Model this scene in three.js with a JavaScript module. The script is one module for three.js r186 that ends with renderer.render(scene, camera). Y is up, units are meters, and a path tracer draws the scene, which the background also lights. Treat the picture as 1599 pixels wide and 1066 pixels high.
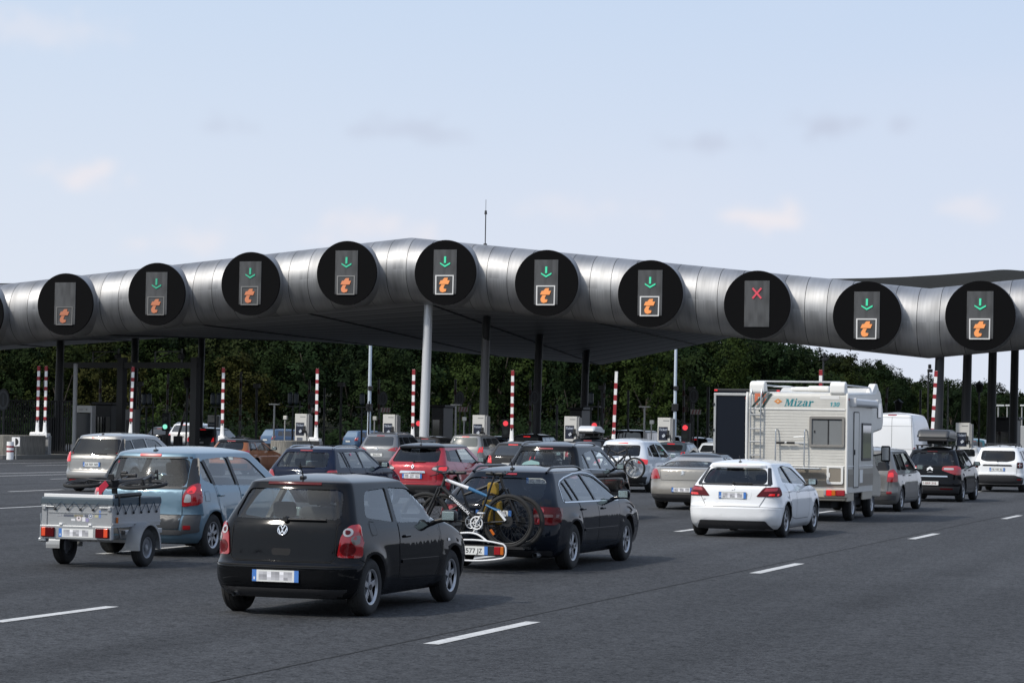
import * as THREE from 'three';
import { RoundedBoxGeometry } from 'three/addons/geometries/RoundedBoxGeometry.js';
import { mergeGeometries, mergeVertices, toCreasedNormals } from 'three/addons/utils/BufferGeometryUtils.js';
import { TessellateModifier } from 'three/addons/modifiers/TessellateModifier.js';
import { ImprovedNoise } from 'three/addons/math/ImprovedNoise.js';
import { Brush, Evaluator, SUBTRACTION } from 'three-bvh-csg';

// ---------------------------------------------------------------- camera, sky, sun, exposure
const scene = new THREE.Scene();
const FOC = 3950, CAMH = 2.0;                                  // focal length in pixels of a 1599 x 1066 frame; eye height in metres
const camera = new THREE.PerspectiveCamera(2 * Math.atan(533 / FOC) * 180 / Math.PI, 1599 / 1066, 0.5, 4000);
camera.position.set(0, CAMH, 0);
camera.rotation.set(Math.atan(132.5 / FOC), 0, 0.0169);
camera.updateMatrixWorld();

const SUN_AZ = 57 * Math.PI / 180, SUN_EL = 45 * Math.PI / 180; // behind the camera, to the left
const sunDir = new THREE.Vector3(-Math.sin(SUN_AZ) * Math.cos(SUN_EL), Math.sin(SUN_EL), Math.cos(SUN_AZ) * Math.cos(SUN_EL));
const perlin = new ImprovedNoise();
const fbm = (x, y, z, o = 4) => { let s = 0, a = 0.5; for (let i = 0; i < o; i++) { s += a * perlin.noise(x, y, z); x *= 2.03; y *= 2.03; z *= 2.03; a *= 0.5; } return s; };
const smooth = (a, b, x) => { const t = Math.min(1, Math.max(0, (x - a) / (b - a))); return t * t * (3 - 2 * t); };
const mix = (a, b, t) => a + (b - a) * t;

function makeSky() {
  const w = 2048, h = 1024, data = new Float32Array(w * h * 4), D = Math.PI / 180;
  const puffs = [ // cloud puffs: azimuth from straight ahead (degrees, right positive), elevation, half sizes, strength (negative: a thin grey one)
    [5.8, 4.72, 1.0, 0.42, 1.0], [-9.6, 5.35, 0.75, 0.5, 0.8], [-10.6, 5.5, 0.6, 0.3, 0.4], [-3.4, 4.3, 1.5, 0.4, 0.6], [-7.6, 4.0, 1.6, 0.35, 0.5], [10.4, 4.9, 0.8, 0.35, 0.5], [1.2, 4.9, 1.6, 0.35, 0.25], [-11, 8.6, 2.2, 0.5, 0.35],
    [4.4, 6.45, 1.0, 0.22, -0.5], [7.2, 6.8, 0.95, 0.36, -0.6], [8.7, 6.85, 0.4, 0.22, -0.4], [-2.2, 6.6, 1.7, 0.35, -0.4], [-6.8, 6.6, 0.7, 0.35, -0.35]];
  for (let j = 0; j < h; j++) {
    const el = ((j + 0.5) / h - 0.5) * Math.PI, se = Math.sin(el), ce = Math.cos(el), ed = el / D;
    for (let i = 0; i < w; i++) {
      const a = ((i + 0.5) / w - 0.5) * 2 * Math.PI, dx = ce * Math.cos(a), dz = ce * Math.sin(a), k = (j * w + i) * 4;
      let az = Math.atan2(dx, -dz) / D;
      const e = Math.max(0, ed), t = smooth(0, 14, e), t2 = smooth(6, 75, e);
      let r = mix(mix(0.73, 0.535, t), 0.25, t2), g = mix(mix(0.785, 0.675, t), 0.39, t2), b = mix(mix(0.91, 0.90, t), 0.68, t2);
      const side = (az + 12) / 24;                              // a little paler and warmer towards the sun's side
      const c = dx * sunDir.x + se * sunDir.y + dz * sunDir.z, glow = 1.2 * Math.pow(Math.max(0, c), 20) + 0.42 * Math.pow(Math.max(0, c), 5) + 0.10 * smooth(-0.3, 1, c);
      r += glow * 1.0; g += glow * 0.98; b += glow * 0.9;
      const low = smooth(-0.6, 0.9, -dx) * 0.06 * (1 - t2); r += low; g += low * 0.9;
      // thin broken cloud over the whole sky
      const q = 1 / (se > 0 ? se + 0.12 : 0.12), n = fbm(dx * q * 1.3 + 5, dz * q * 1.3, 2.2, 5), n2 = fbm(dx * 3.1, se * 9, dz * 3.1 + 9, 4);
      const veil = smooth(0.0, 0.34, n) * smooth(9, 24, e) * 0.85;
      const cr = 0.88 + glow * 0.9, cg = 0.86 + glow * 0.9, cb = 0.92 + glow * 0.8;
      r = mix(r, cr, veil); g = mix(g, cg, veil); b = mix(b, cb, veil);
      const wisp = smooth(-0.05, 0.35, n2) * 0.25 * (1 - t2); r = mix(r, 0.76, wisp); g = mix(g, 0.79, wisp); b = mix(b, 0.90, wisp);
      for (const [pa, pe, wa, we, s] of puffs) {
        const u = (az - pa) / wa, v = (ed - pe) / (v0(ed, pe, we)), d = Math.sqrt(u * u + v * v);
        if (d > 2) continue;
        const nn = fbm(az * 1.3 + 20, ed * 2.6, pa, 4), m = smooth(1.2, 0.15, d + nn * 1.7 + perlin.noise(az * 6, ed * 9, pa) * 0.35) * Math.abs(s);
        if (s > 0) { r = mix(r, 0.88, m); g = mix(g, 0.845, m); b = mix(b, 0.885, m); } else { r = mix(r, 0.53, m); g = mix(g, 0.57, m); b = mix(b, 0.70, m); }
      }
      if (ed < 0) { r = g = b = 0.1; }
      data[k] = r; data[k + 1] = g; data[k + 2] = b; data[k + 3] = 1;
    }
  }
  function v0(ed, pe, we) { return ed > pe ? we : we * 0.7; }
  const t = new THREE.DataTexture(data, w, h, THREE.RGBAFormat, THREE.FloatType);
  t.mapping = THREE.EquirectangularReflectionMapping; t.magFilter = THREE.LinearFilter; t.minFilter = THREE.LinearFilter; t.needsUpdate = true;
  return t;
}
scene.background = makeSky();
scene.environment = scene.background;
const sun = new THREE.DirectionalLight(new THREE.Color(1, 0.93, 0.83), 2.9);
sun.position.copy(sunDir).multiplyScalar(200).add(new THREE.Vector3(0, 0, -80)); sun.target.position.set(0, 0, -80);
sun.castShadow = true; sun.shadow.radius = 6; sun.shadow.mapSize.set(4096, 4096);
Object.assign(sun.shadow.camera, { left: -90, right: 90, top: 90, bottom: -90, near: 1, far: 500 });
scene.add(sun, sun.target);
const renderer = new THREE.WebGLRenderer({ antialias: true });
renderer.toneMapping = THREE.LinearToneMapping; renderer.toneMappingExposure = 0.98;
renderer.shadowMap.enabled = true; renderer.shadowMap.type = THREE.PCFSoftShadowMap;

// ---------------------------------------------------------------- helpers
let seed = 7; const rnd = () => { seed = (seed + 0x6d2b79f5) | 0; let t = Math.imul(seed ^ (seed >>> 15), 1 | seed); t = (t + Math.imul(t ^ (t >>> 7), 61 | t)) ^ t; return ((t ^ (t >>> 14)) >>> 0) / 4294967296; };
const rr = (a, b) => a + (b - a) * rnd();
const V = (x, y, z) => new THREE.Vector3(x, y, z);
const taken = {};
const numbered = (n) => { const k = taken[n] = (taken[n] ?? -1) + 1; return k ? n + '_' + String(k).padStart(3, '0') : n; };
function shade(o) { o.traverse((c) => { if (c.isMesh) { c.castShadow = true; c.receiveShadow = true; } }); return o; }
function thing(name, label, category, pos = [0, 0, 0], turn = 0, group) {
  const o = new THREE.Group(); o.name = numbered(name); o.position.set(...pos); o.rotation.y = turn;
  o.userData = { label, category }; if (group) o.userData.group = group; scene.add(o); return o;
}
function obj(name, geos, mat, parent) {
  const list = (Array.isArray(geos) ? geos : [geos]).filter(Boolean);
  const g = list.length === 1 ? list[0] : merge(list), m = new THREE.Mesh(g, mat);
  m.name = parent ? name : numbered(name); m.castShadow = m.receiveShadow = true; (parent || scene).add(m); return m;
}
function merge(list) {
  return mergeGeometries(list.map((g) => { const n = g.index ? g.toNonIndexed() : g.clone(); for (const k of Object.keys(n.attributes)) if (!['position', 'normal', 'uv'].includes(k)) n.deleteAttribute(k); if (!n.attributes.normal) n.computeVertexNormals(); if (!n.attributes.uv) n.setAttribute('uv', new THREE.BufferAttribute(new Float32Array(n.attributes.position.count * 2), 2)); n.clearGroups?.(); return n; }), false);
}
function struct(name, geos, mat) { const m = obj(name, geos, mat); m.userData.kind = 'structure'; return m; }
function mat(color, roughness = 0.6, metalness = 0, extra = {}) {
  const c = Array.isArray(color) ? new THREE.Color().setRGB(...color) : new THREE.Color(color);
  return new THREE.MeshPhysicalMaterial({ color: c, roughness, metalness, ...extra });
}
const glow = (c, k = 1, base = [0.02, 0.02, 0.02]) => mat(base, 0.4, 0, { emissive: new THREE.Color().setRGB(...c), emissiveIntensity: k });
const box = (w, h, d, x = 0, y = 0, z = 0, rx = 0, ry = 0, rz = 0) => { const g = new THREE.BoxGeometry(w, h, d); if (rx) g.rotateX(rx); if (rz) g.rotateZ(rz); if (ry) g.rotateY(ry); return g.translate(x, y, z); };
const rbox = (w, h, d, r, x = 0, y = 0, z = 0, rx = 0, ry = 0, rz = 0) => { const g = new RoundedBoxGeometry(w, h, d, 3, r); if (rx) g.rotateX(rx); if (rz) g.rotateZ(rz); if (ry) g.rotateY(ry); return g.translate(x, y, z); };
const cylY = (r0, r1, h, x = 0, y = 0, z = 0, n = 20) => new THREE.CylinderGeometry(r1, r0, h, n).translate(x, y + h / 2, z);
function bar(a, b, r, n = 8, r2 = r) { // a round bar from a to b
  const A = V(...a), B = V(...b), d = B.clone().sub(A), L = d.length(), g = new THREE.CylinderGeometry(r2, r, L, n);
  g.applyQuaternion(new THREE.Quaternion().setFromUnitVectors(V(0, 1, 0), d.divideScalar(L))); return g.translate((A.x + B.x) / 2, (A.y + B.y) / 2, (A.z + B.z) / 2);
}
const tube = (pts, r, seg = 24, n = 8, closed = false) => new THREE.TubeGeometry(new THREE.CatmullRomCurve3(pts.map((p) => V(...p)), closed, 'centripetal'), seg, r, n, closed);
function ray(px, py) { return V((px - 799.5) / FOC, -(py - 533) / FOC, -1).applyQuaternion(camera.quaternion); }
function onGround(px, py) { const d = ray(px, py); return d.multiplyScalar(-CAMH / d.y).add(camera.position); }   // where a sight line meets the road
function atDepth(px, py, Z) { const d = ray(px, py); return d.multiplyScalar(Z / -d.z).add(camera.position); }

function canvasTex(w, h, draw, repeat) {
  const c = document.createElement('canvas'); c.width = w; c.height = h; draw(c.getContext('2d'), w, h);
  const t = new THREE.CanvasTexture(c); t.colorSpace = THREE.SRGBColorSpace; t.anisotropy = 8; if (repeat) t.wrapS = t.wrapT = THREE.RepeatWrapping; return t;
}
function dataTex(n, fn, srgb = false) { // n x n repeating greyscale or colour texture, fn(u, v) -> value or [r, g, b] in 0..1
  const d = new Uint8Array(n * n * 4);
  for (let j = 0; j < n; j++) for (let i = 0; i < n; i++) { const q = fn(i, j), k = (j * n + i) * 4, a = Array.isArray(q) ? q : [q, q, q]; for (let c = 0; c < 3; c++) d[k + c] = Math.max(0, Math.min(255, a[c] * 255)); d[k + 3] = 255; }
  const t = new THREE.DataTexture(d, n, n); t.wrapS = t.wrapT = THREE.RepeatWrapping; t.magFilter = THREE.LinearFilter; t.minFilter = THREE.LinearMipmapLinearFilter; t.generateMipmaps = true; if (srgb) t.colorSpace = THREE.SRGBColorSpace; t.needsUpdate = true; return t;
}
const rep = (t, x, y) => { const c = t.clone(); c.repeat.set(x, y); c.needsUpdate = true; return c; };
// periodic value noise for seamless tiles
const lattice = new Float32Array(65536); for (let i = 0; i < 65536; i++) lattice[i] = rnd();
function tnoise(x, y, p) { const xi = Math.floor(x), yi = Math.floor(y), fx = x - xi, fy = y - yi, u = fx * fx * (3 - 2 * fx), v = fy * fy * (3 - 2 * fy), L = (a, b) => lattice[(((a % p) + p) % p) + 256 * (((b % p) + p) % p)]; return mix(mix(L(xi, yi), L(xi + 1, yi), u), mix(L(xi, yi + 1), L(xi + 1, yi + 1), u), v); }

// ---------------------------------------------------------------- ground
// The lanes run straight ahead but 18.6 degrees to the right of the line of sight. u: across the lanes (right positive), v: along them, away from the camera.
const PSI = 18.6 * Math.PI / 180, R3 = V(Math.cos(PSI), 0, Math.sin(PSI)), F3 = V(Math.sin(PSI), 0, -Math.cos(PSI)), ORG = V(-5.1, 0, -120), TURN = Math.PI / 2 - PSI;
const uv = (u, v, y = 0) => [ORG.x + R3.x * u + F3.x * v, y, ORG.z + R3.z * u + F3.z * v];
const NA = 1024;
const grit = new Float32Array(NA * NA); for (let i = 0; i < NA * NA; i++) grit[i] = rnd();
const asphaltMap = dataTex(NA, (i, j) => {
  const u = i / NA, v = j / NA, g = grit[j * NA + i], g2 = tnoise(u * 200, v * 200, 200), m = tnoise(u * 24, v * 24, 24), c = tnoise(u * 6, v * 6, 6);
  const g3 = tnoise(u * 70 + 9, v * 70, 70); let a = 0.62 + (g - 0.5) * 0.55 + (g2 - 0.5) * 0.85 + (g3 - 0.5) * 0.55 + (m - 0.5) * 0.14 + (c - 0.5) * 0.1; if (g > 0.99 && g2 > 0.5) a += 0.7; return [a, a, a * 1.01];
});
const asphaltBump = dataTex(512, (i, j) => 0.5 + (tnoise(i / 4, j / 4, 128) - 0.5) * 0.9);
asphaltMap.repeat.set(1 / 3, 1 / 3); asphaltBump.repeat.set(1 / 1.7, 1 / 1.7);
const M = {
  asphalt: mat([0.072, 0.075, 0.080], 0.86, 0, { map: asphaltMap, bumpMap: asphaltBump, bumpScale: 0.006, vertexColors: true, specularIntensity: 0.5 }),
  soil: mat([0.05, 0.06, 0.03], 0.95), seal: mat([0.032, 0.033, 0.034], 0.95, 0, { specularIntensity: 0.2 }), roadWhite: mat([0.58, 0.58, 0.57], 0.8),
};
{
  const far = new THREE.PlaneGeometry(4000, 4000).rotateX(-Math.PI / 2).translate(0, -0.03, -1200); struct('ground', far, M.soil);
  // the road sheet is gridded along the lanes, so that wear can follow them: polished wheel tracks, oily lane middles, drips, patches, joints
  const us = [], vs = []; for (let u = -62; u <= 72; u += 0.32) us.push(u); for (let v = -128; v <= 75; v += v < -20 ? 0.8 : 1.6) vs.push(v);
  const pos = new Float32Array(us.length * vs.length * 3), col = new Float32Array(pos.length), st = new Float32Array(us.length * vs.length * 2), idx = [];
  const hash = (a, b) => { const k = Math.sin(a * 127.1 + b * 311.7) * 43758.5453; return k - Math.floor(k); };
  us.forEach((u, i) => vs.forEach((v, j) => {
    const q = i * vs.length + j, p = uv(u, v, 0); pos.set(p, q * 3); st[q * 2] = p[0]; st[q * 2 + 1] = p[2];
    let t = 1 + fbm(p[0] * 0.05, p[2] * 0.05, 1, 3) * 0.28 + fbm(u * 0.7, v * 0.025, 4, 3) * 0.30 + fbm(u * 1.7, v * 0.5, 9, 2) * 0.10;
    const lane = (((u + 2.4) % 4.7) + 4.7) % 4.7, c = lane - 2.35, wear = smooth(-110, -10, v);
    t *= 1 + 0.10 * Math.exp(-((Math.abs(c) - 0.85) ** 2) / 0.10); t *= 1 - (0.10 + 0.10 * wear) * Math.exp(-c * c / 0.12);
    const ci = Math.floor(v / 2.4), li = Math.floor((u + 2.4) / 4.7), hh = hash(ci, li); if (hh > 0.72 && Math.abs(c - (hash(ci, li + 50) - 0.5) * 0.7) < 0.28) t *= 0.80;   // oil drips
    const pi_ = Math.floor((v + 300) / 17), pk = hash(pi_, li + 9); if (pk > 0.86) t *= pk > 0.93 ? 0.86 : 1.1;                                                    // resurfaced bays
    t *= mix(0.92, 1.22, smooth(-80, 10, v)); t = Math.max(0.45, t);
    col[q * 3] = t; col[q * 3 + 1] = t; col[q * 3 + 2] = t;
  }));
  for (let i = 0; i < us.length - 1; i++) for (let j = 0; j < vs.length - 1; j++) { const a = i * vs.length + j, b = a + vs.length; idx.push(a, b, a + 1, a + 1, b, b + 1); }
  const g = new THREE.BufferGeometry(); g.setAttribute('position', new THREE.BufferAttribute(pos, 3)); g.setAttribute('color', new THREE.BufferAttribute(col, 3)); g.setAttribute('uv', new THREE.BufferAttribute(st, 2)); g.setIndex(idx); g.computeVertexNormals();
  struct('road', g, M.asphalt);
  // painted lane dashes
  const wornMap = dataTex(256, (i, j) => 0.86 + (tnoise(i / 4, j / 4, 64) - 0.5) * 0.35 + (tnoise(i / 24, j / 24, 10) - 0.5) * 0.2); M.roadWhite.map = wornMap;
  const dash = (x0, z0, L, w) => { // from (x0, z0), L metres along the lane
    const a = V(x0, 0.005, z0), q = [], n = Math.max(1, Math.round(L / 1.0)), hw = w / 2; for (let i = 0; i <= n; i++) q.push(a.clone().addScaledVector(F3, L * i / n));
    const pos = [], idx = [], st = []; q.forEach((c, i) => { for (const s of [-1, 1]) { const k = c.clone().addScaledVector(R3, s * hw * rr(0.93, 1.05)); pos.push(k.x, k.y, k.z); st.push(k.x, k.z); } if (i) { const b = 2 * i; idx.push(b - 2, b - 1, b, b - 1, b + 1, b); } });
    const gg = new THREE.BufferGeometry(); gg.setAttribute('position', new THREE.Float32BufferAttribute(pos, 3)); gg.setAttribute('uv', new THREE.Float32BufferAttribute(st, 2)); gg.setIndex(idx); gg.computeVertexNormals(); return gg;
  };
  const lines = new THREE.Group(); lines.name = 'road_markings'; lines.userData.kind = 'structure'; scene.add(lines);
  const pxDash = (x0, y0, L, w = 0.15, n = 1) => { const a = onGround(x0, y0); for (let k = 0; k < n; k++) obj('lane_dash', dash(a.x + F3.x * 13 * k, a.z + F3.z * 13 * k, L, w), M.roadWhite, lines); };
  pxDash(673, 1006, 3, 0.16, 6); pxDash(-8, 971.5, 2.45, 0.16, 6); pxDash(155, 865, 3, 0.16, 4); pxDash(13, 767.5, 3, 0.16, 3); pxDash(-30, 795, 3, 0.15, 4); pxDash(78, 748, 3, 0.15, 2);
  for (const [x, y, L] of [[-30, 744, 16], [-30, 740, 16], [-20, 724, 10], [40, 727, 12]]) { const a = onGround(x, y); obj('lane_line', dash(a.x, a.z, L, 0.16), M.roadWhite, lines); }
  // a paving joint that runs along the right-hand lane line
  const a = onGround(673, 1006); struct('road_seam', dash(a.x - F3.x * 16 - R3.x * 0.3, a.z - F3.z * 16 - R3.z * 0.3, 110, 0.03).translate(0, -0.002, 0), M.seal);
}
// ---------------------------------------------------------------- toll canopy: a folded roof behind a tube clad in brushed metal rings
const BAY = 24.6, U0 = 0.3, HI = 9.32, LO = 6.87, TR = 1.55, DEPTH = 32;
const zig = (u) => { let t = Math.abs(((u - U0) / BAY)) % 2; if (t > 1) t = 2 - t; return t; };  // 0 at a peak, 1 at a valley
const tubeY = (u) => mix(HI, LO, zig(u)), backY = (u) => mix(5.75, u < U0 ? 7.5 : 10.95, zig(u)), backTop = (u) => mix(6.13, u < U0 ? 10.7 : 11.25, zig(u));
const brushed = dataTex(256, (i, j) => 0.5 + (tnoise(i / 2, j / 40, 128) - 0.5) * 0.5 + (tnoise(i / 30, j / 30, 8) - 0.5) * 0.25);
const stains = dataTex(256, (i, j) => { const a = 0.86 + (tnoise(i / 16, j / 64, 16) - 0.5) * 0.22 + (tnoise(i / 3, j / 60, 85) - 0.5) * 0.16 + (tnoise(i / 40, j / 40, 6) - 0.5) * 0.16; return a; }); stains.repeat.set(0.21, 0.31);
const ringMats = [0, 1, 2, 3, 4].map((k) => mat([0.35 + k * 0.014, 0.352 + k * 0.014, 0.36 + k * 0.013], 0.53 + ((k * 3) % 5) * 0.02, 1, { map: stains, bumpMap: brushed, bumpScale: 0.0006 }));
Object.assign(M, {
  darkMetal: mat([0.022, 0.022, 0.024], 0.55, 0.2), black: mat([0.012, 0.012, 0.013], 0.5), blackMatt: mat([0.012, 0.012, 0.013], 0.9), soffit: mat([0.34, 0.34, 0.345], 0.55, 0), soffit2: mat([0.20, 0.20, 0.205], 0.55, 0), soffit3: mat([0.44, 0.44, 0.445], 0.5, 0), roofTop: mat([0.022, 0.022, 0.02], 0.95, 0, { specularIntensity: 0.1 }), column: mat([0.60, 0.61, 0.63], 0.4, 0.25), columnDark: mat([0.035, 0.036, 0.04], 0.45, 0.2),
  face: mat([0.005, 0.005, 0.0055], 0.7, 0, { specularIntensity: 0.1 }), screen: mat([0.10, 0.103, 0.107], 0.6, 0, { specularIntensity: 0.4, map: dataTex(256, (i, j) => ((i % 5 < 3 && j % 3 < 2) ? 0.88 : 0.66) + (tnoise(i / 30, j / 50, 8) - 0.5) * 0.34 + (tnoise(i / 4, j / 70, 64) - 0.5) * 0.12) }), white: mat([0.78, 0.78, 0.77], 0.45), grey: mat([0.3, 0.3, 0.3], 0.5), zinc: mat([0.42, 0.43, 0.44], 0.45, 0.6), steel: mat([0.5, 0.52, 0.54], 0.35, 0.9),
  green: glow([0.05, 0.75, 0.42], 1.0), orange: glow([1.0, 0.36, 0.10], 0.95), redX: glow([0.72, 0.06, 0.10], 0.95), paleFrame: glow([0.42, 0.42, 0.42], 0.9, [0.3, 0.3, 0.3]),
  concrete: mat([0.26, 0.245, 0.215], 0.9, 0, { map: dataTex(256, (i, j) => 0.78 + (tnoise(i / 3, j / 3, 85) - 0.5) * 0.3 + (tnoise(i / 9, j / 64, 28) - 0.5) * 0.5) }), barrierRed: mat([0.26, 0.010, 0.018], 0.55), signBlue: mat([0.012, 0.02, 0.07], 0.5), cream: mat([0.72, 0.71, 0.67], 0.5),
});
const canopy = thing('toll_canopy', 'long silver tube and folded dark roof spanning all the toll lanes', 'toll canopy');
{
  const NS = 40, gap = 0.012;
  const ring = (u0, u1) => { // one cladding ring between two stations
    const pos = [], nor = [], st = [], idx = [];
    for (let i = 0; i <= 1; i++) { const u = i ? u1 : u0; for (let k = 0; k <= NS; k++) { const a = k / NS * 2 * Math.PI, y = Math.sin(a), f = Math.cos(a), p = uv(u, -f * TR, tubeY(u) + y * TR); pos.push(...p); nor.push(-F3.x * f, y, -F3.z * f); st.push(u, k / NS * 9.7); } }
    for (let k = 0; k < NS; k++) idx.push(k, NS + 1 + k, k + 1, k + 1, NS + 1 + k, NS + 2 + k);
    const g = new THREE.BufferGeometry(); g.setAttribute('position', new THREE.Float32BufferAttribute(pos, 3)); g.setAttribute('normal', new THREE.Float32BufferAttribute(nor, 3)); g.setAttribute('uv', new THREE.Float32BufferAttribute(st, 2)); g.setIndex(idx);
    return g;
  };
  const cuts = []; for (let u = -41.4; u < 47; u += 1) { const hits = [U0 - BAY, U0, U0 + BAY].filter((k) => k > u + 0.02 && k < u + 0.98); let a = u; for (const h of hits) { cuts.push([a, h, 0, 1]); a = h; } cuts.push([a, u + 1, hits.length ? 1 : 0, 0]); }
  for (const [a, b, join0, join1] of cuts) { // the rings at a fold are mitred into one another
    const g = ring(a + (join0 ? 0 : gap), b - (join1 ? 0 : gap)); obj('cladding_ring', g, ringMats[Math.floor(rnd() * 5)], canopy);
  }
  const core = [], cu = [-41.4, U0 - BAY, U0, U0 + BAY, 47.5]; for (let i = 0; i < 4; i++) { const A = uv(cu[i], 0, tubeY(cu[i])), B = uv(cu[i + 1], 0, tubeY(cu[i + 1])); core.push(bar(A, B, TR - 0.03, 40)); } obj('tube_core', core, M.black, canopy);
  // folded roof: straight edges front and back, joined by straight lines
  const sheet = (yf, yb, v0, v1, ua, ub, nu = 14, nv = 16, bump = 0) => { const pos = [], idx = [], st = []; for (let i = 0; i <= nu; i++) for (let j = 0; j <= nv; j++) { const u = mix(ua, ub, i / nu), t = j / nv, v = mix(v0, v1, t); pos.push(...uv(u, v, mix(yf(u), yb(u), t) + bump * Math.sin(Math.PI * t))); st.push(u, v); } for (let i = 0; i < nu; i++) for (let j = 0; j < nv; j++) { const a = i * (nv + 1) + j, b = a + nv + 1; idx.push(a, b, a + 1, a + 1, b, b + 1); } const g = new THREE.BufferGeometry(); g.setAttribute('position', new THREE.Float32BufferAttribute(pos, 3)); g.setAttribute('uv', new THREE.Float32BufferAttribute(st, 2)); g.setIndex(idx); g.computeVertexNormals(); return g; };
  const bays = [[-41.4, U0 - BAY], [U0 - BAY, U0], [U0, U0 + BAY], [U0 + BAY, 47.5]];
  for (const [a, b] of bays) {
    obj('roof_top', sheet((u) => tubeY(u) + TR - 0.35, backTop, 0.4, DEPTH, a, b, 14, 16, 0.5), M.roofTop, canopy);
    obj('soffit_deck', sheet((u) => tubeY(u) - TR + 0.42, (u) => backY(u) + 0.04, 0.5, DEPTH, a, b), M.soffit, canopy);
    obj('rear_edge', sheet((u) => backY(u) + 0.0, (u) => backTop(u) + 0.02, DEPTH, DEPTH + 0.06, a, b, 14, 1), M.darkMetal, canopy);
    // soffit planks: narrow metal strips laid along the tube
    const strips = []; const n = 84; for (let i = 0; i < n; i++) { const v0 = 0.7 + i * (DEPTH - 0.7) / n, v1 = v0 + (DEPTH - 0.7) / n - 0.035, t = (v) => (v - 0.5) / (DEPTH - 0.5), y = (v) => (u) => mix(tubeY(u) - TR + 0.42, backY(u) + 0.04, t(v)) - 0.05; strips.push(sheet(y(v0), y(v1), v0, v1, a, b, 8, 1)); }
    for (let q = 0; q < 4; q++) { const s = obj('soffit_strip', strips.filter((_, i) => (i * 7 + Math.floor(i / 5)) % 4 === q), [M.soffit, M.soffit2, M.soffit3, M.soffit][q], canopy); s.userData.kind = 'stuff'; }
    const beams = []; for (let u = Math.ceil(a / 6.15) * 6.15; u < b; u += 6.15) { const P = (v) => uv(u, v, mix(tubeY(u) - TR + 0.42, backY(u) + 0.04, (v - 0.5) / (DEPTH - 0.5)) - 0.06); for (let i = 0; i < 1; i++) beams.push(bar(P(1), P(DEPTH - 0.2), 0.05, 6)); }
    obj('roof_beam', beams, M.darkMetal, canopy);
  }
  for (const [uc, front] of [[U0 - BAY + 1.1, 0], [0.97, 1], [25.25, 1]]) for (let i = 0; i < 4; i++) { // columns stand in rows under the folds
    const v = i * 8.7 + (i ? 0 : 0.2), t = Math.max(0, (v - 0.5) / (DEPTH - 0.5)), top = mix(tubeY(uc) - TR + 0.42, backY(uc), t) + 0.1, A = uv(uc, v, 0), B = uv(uc + 0.1, v + (i ? 0.0 : 0.1), top);
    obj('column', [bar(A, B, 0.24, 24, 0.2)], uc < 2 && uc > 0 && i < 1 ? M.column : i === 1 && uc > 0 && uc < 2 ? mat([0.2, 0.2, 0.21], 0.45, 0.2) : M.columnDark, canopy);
    if (i) obj('column_bracket', tube([[B[0], top - 1.3, B[2]], uv(uc + 0.2, v - 0.25, top - 0.4), uv(uc + 0.5, v - 0.9, top + 0.35)], 0.2, 10, 10), M.columnDark, canopy);
  }
}
// whip antenna on the tube
{
  const u = 3.9, a = uv(u, 0.2, tubeY(u) + TR - 0.05), t = thing('whip_antenna', 'thin dark whip antenna standing on top of the silver tube', 'antenna', a);
  obj('mast', bar([0, 0, 0], [0, 1.65, 0], 0.025, 8), M.darkMetal, t); obj('base_plate', cylY(0.1, 0.08, 0.12, 0, 0, 0, 12), M.darkMetal, t); obj('collar', cylY(0.07, 0.05, 0.18, 0, 1.5, 0, 10), M.darkMetal, t); obj('whip', bar([0, 1.65, 0], [0, 2.2, 0], 0.012, 6), M.darkMetal, t);
}
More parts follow.
